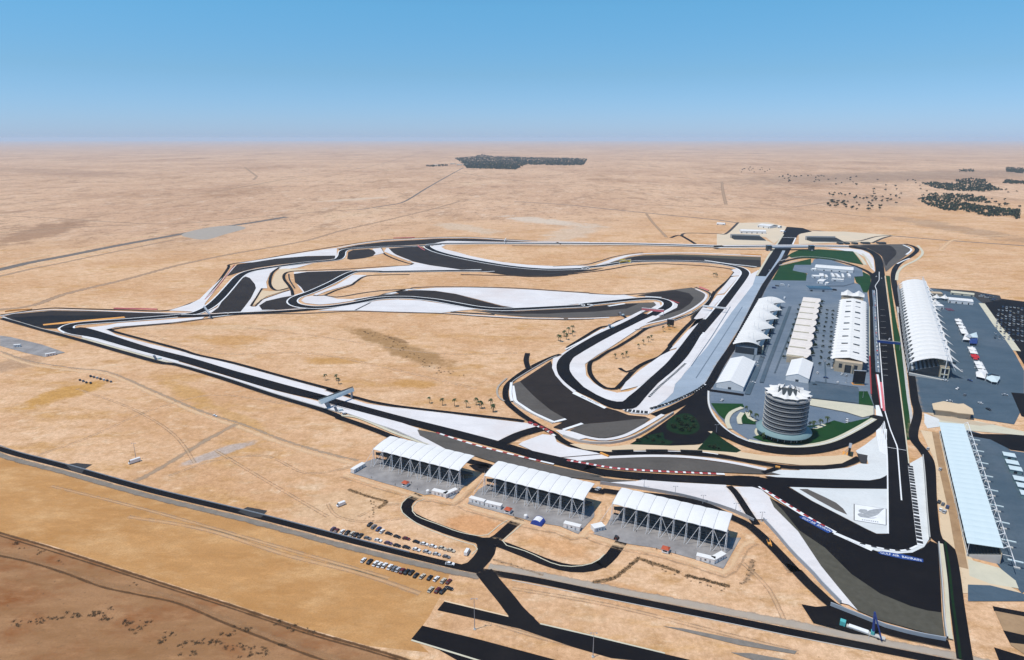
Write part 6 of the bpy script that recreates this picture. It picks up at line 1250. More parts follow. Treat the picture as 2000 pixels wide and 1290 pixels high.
def crane():
    p = G(1702, 1243); t = empty('lorry_crane', (p.x, p.y, 0), heading(1702, 1243, -40, -14), 'teal cab lorry with a raised dark blue folding crane', 'crane')
    MB().box(-6, 11.5, -1.1, 1.1, 0.9, 1.5).build('chassis', 'concrete', t); MB().box(12, 14.6, -1.25, 1.25, 0.9, 3.4).build('cab', 'machine_teal', t)
    MB().box(1.5, 10.5, -1.2, 1.2, 1.51, 2.0).build('flatbed', 'steel_white', t)
    MB().box(-1.0, 0.6, -0.9, 0.9, 1.51, 3.4).build('turret', 'machine_teal', t)
    MB().bar((-0.4, 0, 3.2), (0.4, -1.0, 13.5), 0.75, 6, 0.5).build('boom', 'machine_blue', t); MB().bar((0.4, -1.0, 13.3), (-4.6, 2.5, 1.6), 0.5, 6, 0.3).build('jib', 'machine_blue', t)
    for x in (-4.5, -3.0, 8.6, 13.2):
        for y in (-1.1, 1.1): MB().bar((x, y - 0.2, 0.55), (x, y + 0.2, 0.55), 0.55, 10).build('wheel', 'rubber', t)
    for y in (-3.0, 3.0): MB().bar((1.0, 0, 1.2), (1.0, y, 0.1), 0.15, 5).build('outrigger', 'steel_grey', t)
crane()

# ------------------------------------------------------------------ gantries, bridges and screens
def gantry_sign():
    a, b = G(626, 787, 8), G(689, 763, 8); o, rz, Ln = frame(Vector((a.x, a.y, 0)), Vector((b.x, b.y, 0)))
    t = empty('advertising_bridge', o, rz, 'pale wedge shaped advertising bridge angled across the left straight', 'bridge')
    MB().hexa([(-1, -2.4, 7.2), (Ln + 1, -1.2, 7.2), (Ln + 1, 0.2, 7.6), (-1, 1.4, 7.6)], [(-1, -0.2, 11.0), (Ln + 1, 0.0, 10.6), (Ln + 1, 0.5, 10.6), (-1, 1.5, 11.0)]).build('panel', 'roof_cool', t)
    MB().box(-1.05, Ln + 1.05, 0.2, 1.7, 11.01, 11.4).build('cap', 'seat_dark', t)
    MB().hexa([(8, 1.7, 0), (13, 1.7, 0), (13, 2.3, 0), (8, 2.3, 0)], [(4, 1.0, 8), (8, 1.0, 8), (8, 1.6, 8), (4, 1.6, 8)]).build('pylon', 'steel_grey', t)
    MB().box(Ln - 2, Ln, 0.3, 1.2, 0, 7.4).build('pylon', 'steel_grey', t)
gantry_sign()
def gantry(a, b, h, mt, label, thick=1.6, w=1.2, post='steel_white', text=None):
    ga, gb = G(*a), G(*b); o, rz, Ln = frame(ga, gb); t = empty('gantry', o, rz, label, 'gantry')
    MB().box(0, Ln, -w / 2, w / 2, h, h + thick).build('beam', mt, t)
    MB().box(-0.1, Ln + 0.1, -w / 2 - 0.1, w / 2 + 0.1, h + thick + 0.01, h + thick + 0.2).build('cap', post, t)
    for x in (0.3, Ln - 0.3): MB().bar((x, -0.4, 0), (x, -0.4, h), 0.22, 6).bar((x, 0.4, 0), (x, 0.4, h), 0.22, 6).build('post', post, t)
    return t
gantry((1372, 607), (1418, 612), 6, 'roof_white', 'white gantry over the track beside the drag strip', 1.8, 2.0)
gantry((1253, 614), (1296, 618), 6, 'paint_pink', 'red and white gantry over the eastern hairpin exit', 3.2, 1.4)
gantry((1711, 680), (1757, 685), 7, 'banner_blue', 'blue lettered gantry over the start straight', 3.0, 1.2, 'steel_grey')
gantry((400, 608), (411, 624), 6, 'concrete_cool', 'grey footbridge by the western link road', 1.5, 2.0, 'concrete_cool')
gantry((1210, 518), (1232, 514), 5, 'paint_yellow', 'yellow gantry on the drag strip corner', 2.5, 1.2)
gantry((985, 477), (988, 471), 6, 'verge_cream', 'slim cream gantry on the northern straight', 1.0, 1.0)
t = gantry((1500, 489), (1586, 488), 5.5, 'concrete_cool', 'grey track bridge crossing the drag strip', 2.4, 16, 'concrete_cool')
for x, lab in ((1501, 'dark pylon block left of the drag strip bridge'), (1584, 'dark pylon block right of the drag strip bridge')):
    p = G(x, 490); t = empty('bridge_tower', (p.x, p.y, 0), 0, lab, 'tower', 'bridge towers')
    MB().box(-5, 5, -5, 5, 0, 11).build('shaft', 'seat_dark', t); MB().box(-5.6, 5.6, -5.6, 5.6, 11.01, 11.8).build('roof', 'glass_dark', t); MB().box(-2, 2, -5.1, -5.01, 0, 3).build('door', 'concrete', t)
def screen(u, v, w, h, rz, label, base=3.0):
    p = G(u, v); t = empty('video_screen', (p.x, p.y, 0), rz, label, 'screen')
    MB().box(-w / 2, w / 2, -0.8, 0.8, base, base + h).build('panel', 'screen_black', t); MB().box(-w / 2 - 0.3, w / 2 + 0.3, -1.0, 1.0, base + h + 0.01, base + h + 0.3).build('frame', 'steel_grey', t)
    for x in (-w / 3, w / 3): MB().bar((x, 0, 0), (x, 0, base), 0.35, 6).bar((x, 3.5, 0), (x, 0.5, base + h * 0.6), 0.2, 5).build('leg', 'steel_grey', t)
    MB().box(-w / 2, w / 2, -1.8, 4.5, 0, 0.5).build('ballast', 'paint_orange', t)
screen(1676, 752, 11, 13, R(-10), 'black video screen beside the pit entry', 2.0); screen(1309, 640, 9, 8, R(-20), 'black video screen inside the eastern hairpin', 3); screen(1658, 889, 9, 6, R(60), 'black video screen at the end of the tower garden', 2.0)
for i, (q, lab) in enumerate(((J(395, 660), 'grey raked pylon at the foot of the advertising bridge'), (K(540, 310), 'grey raked marshal post along the left straight'), (D(460, 1010), 'grey marshal post by the infield straight'), (D(565, 890), 'grey marshal post by the eastern gravel'))):
    p = G(*q[0]); t = empty('marshal_post', (p.x, p.y, 0), 0.5, lab, 'post', 'marshal posts')
    MB().hexa([(-1.2, -1, 0), (1.2, -1, 0), (1.2, 1, 0), (-1.2, 1, 0)], [(-3.2, -1, 6), (-0.8, -1, 6), (-0.8, 1, 6), (-3.2, 1, 6)]).build('shaft', 'concrete_cool', t); MB().box(1.3, 5.0, -1.4, 1.4, 0, 2.4).build('cabin', 'roof_cool', t)
def lamp_mast(u, v, h, label):
    p = G(u, v); t = empty('lamp_mast', (p.x, p.y, 0), 0, label, 'lamp')
    MB().bar((0, 0, 0.5), (0, 0, h), 0.22, 6, 0.10).build('pole', 'steel_grey', t); MB().box(-0.6, 0.6, -0.6, 0.6, 0, 0.5).build('footing', 'concrete', t)
    MB().bar((-1.4, 0, h), (1.4, 0, h), 0.08, 4).box(-1.7, -1.1, -0.3, 0.3, h - 0.3, h - 0.05).box(1.1, 1.7, -0.3, 0.3, h - 0.3, h - 0.05).build('head', 'steel_grey', t)
lamp_mast(927, 1230, 18.5, 'tall lamp mast between the two black parking strips'); lamp_mast(1158, 1284, 14, 'lamp mast at the lower edge right of the black strips'); lamp_mast(266, 898, 14, 'thin aerial mast beside the broadcast truck')
for i, q in enumerate((M(635, 300), M(880, 352), M(1098, 425), M(1355, 490), N(375, 770))): lamp_mast(*q[0], 7, ORD[i] + ' slim lamp from the left along the fence behind the rightmost stand')
for i, (q, h) in enumerate(((H(1300, 640), 8), (H(850, 860), 9), (H(210, 1060), 8), (H(1440, 770), 8))): lamp_mast(*q[0], h, ['slim lamp on the paved paddock', 'slim lamp behind the tower', 'slim lamp at the forecourt lawn', 'slim lamp on the dark lawn beside the pit entry'][i])

# ------------------------------------------------------------------ awnings, cabins and roofs behind the stands
W7 = sheet(1850, 610, 8.06)
def peak_tent(u, v, w, rz, m, label, h=3.0, hp=5.6, group='square peaked awnings on the concourse'):
    p = G(u, v); t = empty('awning', (p.x, p.y, 0), rz, label, 'awning', group)
    r = w / 2; c = MB()
    for k in range(4):
        q = [(-r, -r), (r, -r), (r, r), (-r, r)]; a, b = q[k], q[(k + 1) % 4]
        rows = []
        for j in range(5):
            s = j / 4; rows.append([(a[0] * s + (b[0] - a[0]) * s * i / 4, a[1] * s + (b[1] - a[1]) * s * i / 4, hp - (hp - h) * (s ** 0.55)) for i in range(5)])
        c.grid(rows)
    c.build('roof', m, t)
    pm = MB().bar((0, 0, 0), (0, 0, h), 0.09, 5).mesh('post', 'steel_white')
    for q in ((-r, -r), (r, -r), (r, r), (-r, r)): inst('post', pm, t, (q[0] * 0.96, q[1] * 0.96, 0))
    return t
for i, (x, y, m) in enumerate(((170, 165, 'w'), (190, 215, 'w'), (225, 270, 'w'), (245, 320, 'w'), (265, 360, 'w'), (380, 615, 'w'), (405, 670, 'w'), (430, 735, 'r'), (485, 845, 'w'), (515, 905, 'w'), (550, 975, 'w'))):
    (u, v), = W7(x, y); peak_tent(u, v, 8.0, R(63), 'cloth_red' if m == 'r' else 'roof_white', ('red' if m == 'r' else 'white') + ' peaked awning, ' + ORD[i] + ' from the far end of the concourse string').scale = (1.6, 0.95, 1.1)
(u, v), = W7(440, 775); peak_tent(u, v, 4.6, R(63), 'cloth_red', 'smaller red peaked awning touching the red one of the string')
def sail(q, hs, m, label, extra=None):
    t_ = [G(*p) for p in q]; c = sum(t_, Vector()) / len(t_); t = empty('sail_canopy', (c.x, c.y, 0), 0, label, 'canopy', 'angular canopies on the concourse')
    pts = [(p.x - c.x, p.y - c.y, h) for p, h in zip(t_, hs)]; mb = MB()
    for zo in (0, -0.12):
        for i in range(len(pts)):
            a, b = pts[i], pts[(i + 1) % len(pts)]; mb.face([(0, 0, max(hs) + 0.8 + zo), (a[0], a[1], a[2] + zo), (b[0], b[1], b[2] + zo)])
    mb.build('sail', m, t)
    for p_ in pts: MB().bar((p_[0], p_[1], 0), (p_[0], p_[1], p_[2]), 0.12, 5).build('post', 'steel_white', t)
sail(W7(235, 470, 270, 395, 340, 380, 350, 490), [3, 4, 3, 4], 'roof_white', 'white angular canopy above the red awnings'); sail(W7(280, 440, 330, 405, 390, 455, 340, 475), [5, 5.5, 5, 5.5], 'concrete_cool', 'grey triangular sail over the white angular canopy'); sail(W7(350, 395, 450, 375, 475, 450, 380, 460), [4, 5, 4, 5], 'roof_cool', 'pale folded canopy right of the white angular one'); sail(W7(345, 530, 345, 465, 470, 460, 465, 535), [3, 4, 4, 3], 'machine_blue', 'dark blue canopy below the pale folded one')
sail(W7(450, 1055, 440, 995, 530, 985, 610, 1000, 590, 1090), [3, 4, 5, 4, 3], 'roof_white', 'white shell canopy at the near end of the awning string'); sail(W7(600, 1090, 625, 1035, 820, 1075, 820, 1095, 780, 1150, 690, 1140), [3, 5, 4, 4, 3, 3], 'roof_cool', 'pale boat shaped canopy at the near end of the awning string'); sail(W7(610, 1070, 640, 1030, 810, 1075), [5.5, 5.5, 5.0], 'glass_dark', 'dark triangular insert on the boat shaped canopy')
for i, (q, w, lab) in enumerate(((F(1010, 890), 9, 'white peaked pavilion nearest the far end of the main grandstand'), (F(1095, 895), 10, 'white peaked pavilion left of the long white shed'), (F(995, 945), 10, 'white peaked pavilion below the pair at the grandstand end'))): peak_tent(*q[0], w, R(20), 'roof_white', lab, 3.5, 9.5, 'peaked pavilions by the main grandstand')
def f_hall(q, W, h, lab, n_=6, **k):
    a, b = q; ga, gb = G(*a), G(*b); return box_hall('service_hall', (ga.x, ga.y), (gb.x, gb.y), W, h, lab, n=n_, **k)
f_hall(F(1140, 925, 1400, 950), 20, 5, 'long white shed on the concourse north of the awnings', 8); f_hall(F(980, 990, 1090, 995), 16, 5, 'white hall next to the main grandstand', 3); f_hall(F(1160, 835, 1410, 862), 16, 3, 'cream terrace shed at the edge of the desert', 5, mw='verge_cream', mr='verge_cream', pitch=0.2); f_hall(F(1135, 1008, 1205, 1012), 14, 0.6, 'flat dark red exhibition deck', 2, mw='paint_maroon_car', mr='paint_maroon_car', pitch=0.05)
f_hall(F(960, 850, 1080, 855), 14, 4, 'sandstone shed behind the far end of the main grandstand', 2, mw='sandstone', mr='sandstone')
def polygon_roof():
    q = Q(895, 935, 1005, 912, 1150, 938, 1200, 935, 1285, 985, 1300, 1040, 1150, 1025, 1080, 1010, 910, 992); g = [G(u, v, 6) for u, v in q]; c = sum(g, Vector()) / len(g); c.z = 0
    t = empty('entrance_pavilion', c, 0, 'beige many sided pavilion roof on the concourse', 'pavilion')
    MB().hexa([(p.x - c.x, p.y - c.y, 5.4) for p in g], [(p.x - c.x, p.y - c.y, 6.0) for p in g]).build('roof', 'verge_sand', t)
    MB().hexa([((p.x - c.x) * 0.86, (p.y - c.y) * 0.86, 0) for p in g], [((p.x - c.x) * 0.86, (p.y - c.y) * 0.86, 5.39) for p in g]).build('wall', 'sandstone', t)
polygon_roof()
for i, (x, y) in enumerate(((662, 442), (680, 490), (700, 530), (728, 595), (750, 640), (772, 690))):
    ga = G(*S(x - 18, y)[0]); t = empty('ticket_cabin', (ga.x, ga.y, 0), R(-27), 'pale ticket cabin, ' + ORD[i] + ' from the far end of the row at the right edge', 'cabin', 'ticket cabins at the right edge')
    MB().box(0, 7.5, 0, 7.0, 0, 3.0).build('wall', 'teal_roof', t); MB().box(-0.3, 7.8, -0.3, 7.3, 3.01, 3.3).build('roof', 'roof_cool', t); MB().box(2.5, 4.5, -0.08, -0.01, 0.2, 2.2).build('door', 'glass_dark', t)

# ------------------------------------------------------------------ palms, trees and scrub
def palm_meshes(seed):
    rnd = random.Random(seed)
    tr = MB(); pts = [(0, 0, 0), (0.12, 0.05, 2.2), (0.3, 0.1, 4.6), (0.38, 0.16, 6.4)]
    for a, b in zip(pts, pts[1:]): tr.bar(a, b, 0.26 - 0.02 * a[2], 6, 0.26 - 0.02 * b[2])
    cr = MB(); top = Vector(pts[-1])
    for k in range(18):
        az = rnd.uniform(0, 6.283); el = rnd.uniform(-0.5, 1.1); ln = rnd.uniform(2.0, 2.9); d = Vector((math.cos(az), math.sin(az), 0)); s = Vector((-d.y, d.x, 0))
        rows = []
        for j in range(5):
            w = j / 4; p = top + d * ln * w * math.cos(el * (1 - w * 0.4)) + Vector((0, 0, ln * (math.sin(el) * w - 1.0 * w * w)))
            hw = 0.42 * math.sin(math.pi * (0.12 + 0.86 * w)); rows.append([p - s * hw - Vector((0, 0, 0.15 * hw)), p + Vector((0, 0, 0.12)), p + s * hw - Vector((0, 0, 0.15 * hw))])
        cr.grid(rows)
    return tr.mesh('trunk', 'bark'), cr.mesh('crown', 'leaf_palm')
PALM = [palm_meshes(i) for i in range(4)]
def palm(u, v, s, label, group):
    p = G(u, v); a = random.randrange(4); t = empty('palm_tree', (p.x, p.y, 0), random.uniform(0, 6.28), label, 'palm', group); t.scale = (s, s, s)
    inst('trunk', PALM[a][0], t); inst('crown', PALM[a][1], t)
GR = [(C, ((1702, 1130), (1720, 1142), (1755, 1092), (1780, 1120), (1762, 1088), (1803, 1062), (1842, 1045), (1840, 1084)), 'on the infield sand left of the eastern service road', 'palms on the central infield', 1.15),
      (I, ((1225, 328), (1265, 298), (1305, 275), (1325, 258), (1420, 192), (1465, 176), (1105, 400), (1130, 392), (1045, 404)), 'on the sand island inside the southern infield corner', 'palms on the southern sand island', 0.95),
      (J, ((300, 412), (388, 418), (405, 442), (1115, 592), (1405, 628), (1480, 606), (1510, 632), (1595, 612), (1610, 662), (1218, 610), (1310, 616)), 'on the infield sand along the long left straight', 'palms along the left straight', 1.0),
      (I, ((75, 772), (95, 822), (2, 792)), 'below the grey gravel crescent on the infield', 'palms by the gravel crescent', 1.0),
      (D, ((1470, 508), (1500, 516), (1490, 500)), 'on the sand west of the drag strip corner', 'palms west of the drag strip', 1.0),
      (H, ((995, 1022), (1020, 1020), (1080, 1006), (1140, 985), (600, 1118), (690, 1138), (775, 1150), (865, 1148), (955, 1128), (460, 890), (490, 930), (540, 955)), 'in the garden round the tower', 'palms round the tower', 1.0)]
for sh, pts, where, grp, s in GR:
    order = sorted(pts)
    for q in pts:
        palm(*sh(*q)[0], s * random.uniform(0.9, 1.15), 'palm, ' + ORD[order.index(q)] + ' from the left ' + where, grp)
def tree_meshes(seed, mleaf, nleaf=150, R_=2.6, H_=5.5):
    rnd = random.Random(seed); tr = MB().bar((0, 0, 0), (0.1, 0, H_ * 0.55), 0.22, 6, 0.12)
    for k in range(4):
        a = k * 1.57 + rnd.random(); tr.bar((0.08, 0, H_ * 0.42), (math.cos(a) * R_ * 0.5, math.sin(a) * R_ * 0.5, H_ * 0.72), 0.09, 4, 0.04)
    cr = MB(); cl = [(rnd.gauss(0, R_ * 0.42), rnd.gauss(0, R_ * 0.42), H_ * rnd.uniform(0.5, 0.95)) for _ in range(9)]
    for k in range(nleaf):
        c = Vector(rnd.choice(cl)) + Vector((rnd.gauss(0, R_ * 0.24), rnd.gauss(0, R_ * 0.24), rnd.gauss(0, H_ * 0.07)))
        n_ = Vector((rnd.gauss(0, 1), rnd.gauss(0, 1), rnd.gauss(0.6, 1))).normalized(); u_ = n_.orthogonal().normalized() * rnd.uniform(0.3, 0.6); w_ = n_.cross(u_)
        cr.face([c - u_ - w_, c + u_ - w_ * 0.6, c + u_ * 0.7 + w_, c - u_ * 0.8 + w_ * 0.9])
    return tr.mesh('trunk', 'bark'), cr.mesh('crown', mleaf)
TREE = [tree_meshes(i + 20, 'leaf_dark') for i in range(4)]
def tree(p, s, label, cat_, group, name='tree'):
    a = random.randrange(4); t = empty(name, (p.x, p.y, 0), random.uniform(0, 6.28), label, cat_, group); t.scale = (s, s, s * random.uniform(0.85, 1.1))
    inst('trunk', TREE[a][0], t); inst('crown', TREE[a][1], t)
# street trees of the paddock
pa, pb = Vector((305, 704, 0)), Vector((443, 986, 0)); dv = (pb - pa).normalized(); rv = Vector((dv.y, -dv.x, 0))
for i in range(10): tree(pa + dv * (i * 34.8) + rv * 25.5, 1.05, 'dark tree, ' + ORD[i] + ' from the near end along the right side of the team buildings', 'tree', 'trees along the team buildings')
for i in range(10): tree(pa + dv * (12 + i * 30) - rv * 2.2, 0.7, 'small dark tree, ' + ORD[i] + ' from the near end along the left side of the team buildings', 'tree', 'small trees left of the team buildings')
for j, off in enumerate((35, 43)):
    for i in range(12): tree(pa + dv * (4 + i * 24) + rv * off, 0.62, 'little street tree, ' + ORD[i] + ' from the near end in the ' + ('left' if j == 0 else 'right') + ' row of the paddock alley', 'tree', 'street trees of the paddock alley')
for i in range(14): tree(pa + dv * (8 + i * 20) + rv * 49.0, 0.55, 'little dark tree, ' + ORD[i] + ' from the near end along the left wall of the pit building', 'tree', 'trees along the pit building')
# scattered trees on the far right and round the grove
RZ = sheet(1300, 240, 2.857)
far = []
def scatter(n, x0, x1, y0, y1, f):
    k = 0
    while k < n:
        x, y = random.uniform(x0, x1), random.uniform(y0, y1)
        if f(x, y): far.append((RZ(x, y)[0])); k += 1
scatter(60, 900, 1290, 375, 495, lambda x, y: (abs(y - (400 + (x - 900) * 0.10)) < 14) or (abs(y - (455 + (x - 900) * 0.10)) < 22 and x < 1200))
scatter(40, 580, 1100, 290, 360, lambda x, y: abs(y - 305 - (x - 600) * 0.05) < 25)
scatter(26, 1120, 1440, 320, 460, lambda x, y: True); scatter(30, 1640, 1980, 450, 540, lambda x, y: y < 470 + (x - 1640) * 0.2)
scatter(24, 1430, 1980, 320, 440, lambda x, y: True); scatter(16, 350, 580, 250, 280, lambda x, y: True)
for i, (u, v) in enumerate(far): tree(G(u, v), random.uniform(1.3, 2.1), 'dark desert tree scattered over the plain at the far right', 'tree', 'scattered trees on the far plain')
def grove(name, polys, n, label, s0, s1):
    """a far wood that reads as one mass"""
    import itertools
    mb = MB()
    for (sh, q, nn) in polys:
        pts = sh(*q); xs_ = [p[0] for p in pts]; ys_ = [p[1] for p in pts]; k = 0; tries = 0
        while k < nn and tries < nn * 30:
            tries += 1
            x, y = random.uniform(min(xs_), max(xs_)), random.uniform(min(ys_), max(ys_)); ins = False; j = len(pts) - 1
            for i_ in range(len(pts)):
                if (pts[i_][1] > y) != (pts[j][1] > y) and x < (pts[j][0] - pts[i_][0]) * (y - pts[i_][1]) / (pts[j][1] - pts[i_][1]) + pts[i_][0]: ins = not ins
                j = i_
            if not ins: continue
            k += 1; p = G(x, y); s = random.uniform(s0, s1)
            for f_ in range(7):
                c = p + Vector((random.gauss(0, s * 0.4), random.gauss(0, s * 0.4), s * random.uniform(0.3, 1.25)))
                n_ = Vector((random.gauss(0, 1), random.gauss(0, 1), random.gauss(0.4, 1))).normalized(); u_ = n_.orthogonal().normalized() * s * 0.45; w_ = n_.cross(u_)
                mb.face([c - u_ - w_, c + u_ - w_ * 0.6, c + u_ * 0.7 + w_, c - u_ * 0.8 + w_])
    o = mb.build(name, 'leaf_dark'); return tag(o, label, 'wood', None, 'stuff')
GZ = sheet(650, 240, 2.857)
grove('palm_grove', [(GZ, (680, 200, 790, 190, 830, 178, 900, 190, 1100, 195, 1250, 198, 1420, 203, 1400, 238, 1300, 240, 1080, 235, 1020, 262, 860, 258, 750, 255, 720, 225), 5200), (GZ, (520, 240, 640, 236, 650, 244, 530, 248), 60)], 0, 'dark green palm plantation far out on the desert plain', 5, 8.5)
grove('tree_belt', [(RZ, (1430, 340, 1500, 335, 1620, 345, 1620, 320, 1700, 312, 1780, 320, 1820, 355, 1880, 378, 1780, 385, 1600, 382, 1520, 372), 700), (RZ, (1420, 430, 1480, 400, 1600, 402, 1760, 410, 1810, 440, 1800, 450, 1640, 440, 1700, 460, 1850, 480, 1980, 490, 1970, 545, 1930, 520, 1800, 525, 1660, 500, 1560, 490, 1450, 460), 620), (RZ, (1900, 250, 2000, 255, 2000, 285, 1900, 275), 260), (RZ, (1640, 262, 1720, 262, 1720, 275, 1640, 275), 60), (RZ, (1900, 320, 2000, 330, 2000, 345, 1880, 340), 120)], 0, 'dark tree belts at the far right of the plain', 4.2, 6.6)
# far farm sheds by the grove
for i, (x, y) in enumerate(((655, 232), (690, 238), (725, 236), (560, 240))):
    g = G(*GZ(x, y)[0]); box_hall('farm_shed', (g.x, g.y), (g.x + 45, g.y - 6), 30, 8, ORD[i] + ' pale farm shed from the left beside the palm plantation' if i < 3 else 'pale farm shed standing apart left of the palm plantation', 'verge_cream', 'roof_white', 'shed', 'sheds by the plantation', 2)
def shrub_mesh(seed):
    rnd = random.Random(seed); b = MB()
    for k in range(34):
        c = Vector((rnd.gauss(0, 0.5), rnd.gauss(0, 0.5), abs(rnd.gauss(0.28, 0.2)))); n_ = Vector((rnd.gauss(0, 1), rnd.gauss(0, 1), rnd.gauss(0.5, 1))).normalized(); u_ = n_.orthogonal().normalized() * rnd.uniform(0.12, 0.26); w_ = n_.cross(u_)
        b.face([c - u_ - w_, c + u_ - w_ * 0.5, c + w_])
    for k in range(5):
        a = k * 1.25; b.bar((0, 0, 0), (0.5 * math.cos(a), 0.5 * math.sin(a), 0.45), 0.03, 3, 0.01)
    return b.mesh('shrub', 'scrub_leaf')
SH = [shrub_mesh(i) for i in range(5)]
def shrub(u, v, s, label, group):
    p = G(u, v); tag(inst('shrub', SH[random.randrange(5)], None, (p.x, p.y, 0), random.uniform(0, 6.28), (s, s, s)), label, 'shrub', group)
SZ = sheet(0, 820, 2.744)
cen = [(110, 1100, 4), (210, 1075, 10), (300, 1065, 6), (400, 1050, 8), (500, 1040, 12), (570, 1065, 8), (610, 1020, 5), (690, 1095, 10), (730, 1125, 8), (790, 1085, 5), (900, 1155, 8), (960, 1200, 6), (1060, 1200, 8), (1140, 1195, 14), (1230, 1150, 10), (1310, 1125, 8), (1240, 1215, 8), (1360, 1220, 8), (1480, 1090, 5), (1590, 1120, 5), (1650, 1140, 6), (860, 1190, 6), (1400, 1250, 8), (1530, 1210, 5), (160, 690, 3), (90, 670, 5), (220, 710, 3), (330, 760, 3), (700, 890, 3), (1000, 1260, 5), (1300, 1270, 6)]
for (x, y, n_) in cen:
    for k in range(n_): shrub(*SZ(x + random.gauss(0, 26), y + random.gauss(0, 9))[0], random.uniform(0.4, 1.2), 'low dark shrub on the reddish scrub at the lower left', 'shrubs on the lower left scrub')
# rows of young planting round the pads
def planting(q, n_, label, grp, jit=2.0, s=(0.5, 0.9)):
    w = path(q, False, 1.0)
    for i in range(n_):
        p = w[int((len(w) - 1) * i / max(1, n_ - 1))]
        o = inst('young_shrub', SH[i % 5], None, (p.x + random.gauss(0, jit), p.y + random.gauss(0, jit), 0), random.uniform(0, 6.28), tuple([random.uniform(*s)] * 3)); tag(o, label, 'shrub', grp)
planting(L(80, 520, 220, 570, 370, 610, 300, 655), 46, 'brown planted shrub in the angled hedge line below the leftmost stand', 'hedge line below the leftmost stand', 0.35, (0.8, 1.1))
planting(L(230, 595, 275, 640, 255, 690, 260, 750), 14, 'brown shrub in the dotted line left of the leftmost access road', 'dotted shrubs left of the access road', 0.8)
planting(M(240, 1040, 400, 1010, 500, 930, 590, 850, 750, 905, 915, 960), 70, 'brown planted shrub in the hedge line below the rightmost stand', 'left hedge line below the rightmost stand', 0.4, (0.9, 1.2))
planting(M(970, 985, 1140, 1030, 1310, 1072), 40, 'brown planted shrub in the second hedge line below the rightmost stand', 'right hedge line below the rightmost stand', 0.35, (0.9, 1.2))
planting(M(680, 900, 780, 955, 900, 975, 1060, 1040, 1190, 1080, 1270, 1095), 16, 'brown shrub dotted below the hedge lines of the rightmost stand', 'dotted shrubs below the hedge lines', 1.2)
planting(M(1490, 860, 1480, 960, 1460, 1010, 1400, 1050), 22, 'brown shrub in the dotted line right of the rightmost stand', 'dotted shrubs right of the rightmost stand', 0.9)
planting(P(470, 85, 600, 125, 720, 165), 26, 'small brown shrub in the faint line above the perimeter road', 'faint shrub line above the perimeter road', 0.5, (0.4, 0.6))
planting(K(50, 1110, 150, 1140, 240, 1170), 5, 'small dark post shrub beside the perimeter road bend', 'shrubs beside the perimeter road bend', 0.5)
planting(J(600, 30, 700, 65, 800, 90, 900, 170, 1010, 225, 1100, 290, 1180, 340, 1400, 375), 60, 'dark scrub bush in the brown gully on the infield', 'bushes in the infield gully', 4.0, (0.6, 1.5))
for i, q in enumerate(((1500, 950), (1535, 900), (1560, 930), (1590, 880), (1600, 950), (1640, 900), (1655, 950), (1560, 975), (1620, 975))):
    tree(G(*I(*q)[0]), random.uniform(0.55, 0.9), 'small garden tree, ' + ORD[i] + ' planted on the round dark lawn of the forecourt', 'tree', 'trees on the forecourt lawn')
for i, q in enumerate(((1230, 1060), (1290, 1035), (1340, 1055), (1390, 1025), (1420, 1070), (1780, 1100), (1820, 1110), (1860, 1120))):
    tree(G(*I(*q)[0]), random.uniform(0.45, 0.7), 'low garden tree, ' + ORD[i] + ' from the left on the dark lawn wedges below the forecourt', 'tree', 'trees on the lawn wedges')
PC = ['white', 'silver', 'grey', 'white', 'blue', 'white', 'black', 'white']
for i, (x, y) in enumerate(((640, 690), (700, 700), (590, 700), (660, 820), (560, 720), (1060, 690), (1150, 740), (980, 720))):
    (u, v), = E(x, y); van(u, v, R(63) if i % 2 else R(-27), PC[i] + ' paddock van, ' + ORD[i] + ' of those at the north end of the paddock', PC[i], 7.0, 2.9)
for i, (x, y) in enumerate(((540, 470), (560, 500), (600, 430), (1060, 560), (1130, 600), (1180, 520), (1040, 660), (1230, 640), (520, 640), (1120, 460))):
    car(*H(x, y)[0], PC[i % 8], R(63) if i % 2 else R(-27), PC[i % 8] + ' car, ' + ORD[i] + ' of those scattered over the southern paddock', 'cars in the southern paddock', 0.45)
for i, (x, y) in enumerate(((760, 300), (820, 420), (900, 250), (980, 330), (1060, 420), (1130, 300), (1010, 560), (1160, 640), (860, 620), (940, 500), (1240, 700), (1400, 560))):
    car(*Q(x + 200, y + 300)[0], PC[(i * 3) % 8], R(63) + i, PC[(i * 3) % 8] + ' car, ' + ORD[i] + ' of those scattered over the dark concourse', 'cars on the dark concourse', 0.45)
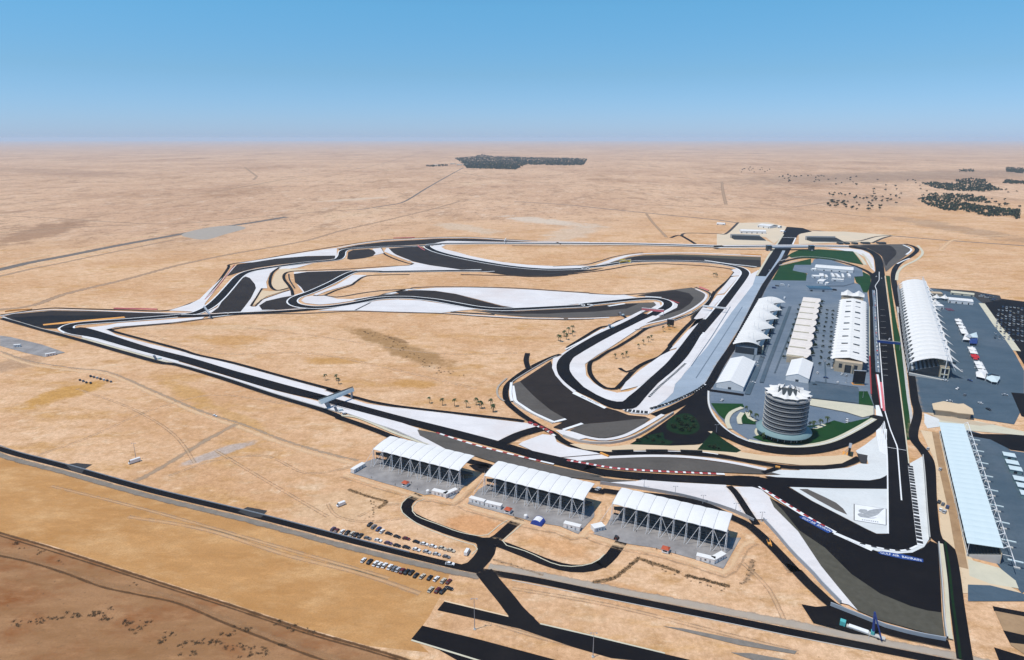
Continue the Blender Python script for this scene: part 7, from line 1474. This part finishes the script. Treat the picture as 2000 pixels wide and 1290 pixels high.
# ------------------------------------------------------------------ people by the stands
def person_mesh():
    me = bpy.data.meshes.new('person')
    v = [(0, 0, 0.95), (0, 0, 1.2), (0, 0, 1.45), (0, 0, 1.58), (0, 0.02, 1.72), (-0.2, 0, 1.42), (-0.27, 0.02, 1.15), (-0.26, 0.1, 0.9), (0.2, 0, 1.42), (0.27, 0.02, 1.15), (0.26, 0.1, 0.9), (-0.1, 0, 0.5), (-0.11, 0, 0.06), (-0.11, 0.14, 0.04), (0.1, 0, 0.5), (0.11, 0, 0.06), (0.11, 0.14, 0.04)]
    e = [(0, 1), (1, 2), (2, 3), (3, 4), (2, 5), (5, 6), (6, 7), (2, 8), (8, 9), (9, 10), (0, 11), (11, 12), (12, 13), (0, 14), (14, 15), (15, 16)]
    me.from_pydata(v, e, []); o = bpy.data.objects.new('person_rig', me); col.objects.link(o)
    md = o.modifiers.new('skin', 'SKIN'); rad = [0.15, 0.15, 0.14, 0.06, 0.105, 0.07, 0.05, 0.04, 0.07, 0.05, 0.04, 0.08, 0.05, 0.04, 0.08, 0.05, 0.04]
    for sv_, r_ in zip(me.skin_vertices[0].data, rad): sv_.radius = (r_, r_)
    me.skin_vertices[0].data[0].use_root = True
    o.modifiers.new('sub', 'SUBSURF').levels = 1
    dg = bpy.context.evaluated_depsgraph_get(); m2 = bpy.data.meshes.new_from_object(o.evaluated_get(dg)); bpy.data.objects.remove(o)
    m2.materials.clear(); m2.materials.append(MAT['cloth_dark']); m2.materials.append(MAT['skin'])
    for p in m2.polygons: p.material_index = 1 if p.center.z > 1.56 else 0
    return m2
PM = person_mesh()
for i, (q, lab) in enumerate(((L(248, 435), 'on the left part of the leftmost pad'), (L(425, 490), 'left of the kiosk of the leftmost pad'), (L(545, 475), 'right of the kiosk of the leftmost pad'), (L(590, 525), 'at the pad edge near the leftmost access road'), (L(900, 525), 'beside the cabins of the leftmost pad'), (L(1300, 715), 'beside the kiosk of the middle pad'), (L(1415, 650), 'under the masts of the middle stand'), (L(1450, 640), 'near the right masts of the middle stand'), (L(1380, 600), 'close to the middle stand seats'), (M(575, 645), 'under the masts of the rightmost stand'), (M(735, 785), 'left of the kiosk of the rightmost pad'), (M(850, 825), 'right of the kiosk of the rightmost pad'), (M(882, 815), 'further right of the kiosk of the rightmost pad'), (M(815, 670), 'in the middle of the rightmost pad'), (L(1165, 945), 'at the access road crossing'))):
    p = G(*q[0]); tag(inst('person', PM, None, (p.x, p.y, 0.12), random.uniform(0, 6.28)), 'person in dark clothes standing ' + lab, 'person', 'people at the covered stands')

# ------------------------------------------------------------------ the hazy air over the plain
hz = MB().box(-60500, 60500, -2500, 60500, -1.5, 262).build('haze', 'concrete'); tag(hz, 'thin pale haze over the desert plain', None, None, 'stuff')
hm = bpy.data.materials.new('haze_air'); hm.use_nodes = True; hn = hm.node_tree
hn.nodes.remove(hn.nodes['Principled BSDF']); pv = hn.nodes.new('ShaderNodeVolumePrincipled')
pv.inputs['Color'].default_value = (0.64, 0.81, 1.0, 1); pv.inputs['Density'].default_value = 0.000033; pv.inputs['Anisotropy'].default_value = 0.0
hn.links.new(pv.outputs[0], hn.nodes['Material Output'].inputs['Volume'])
hz.data.materials.clear(); hz.data.materials.append(hm)
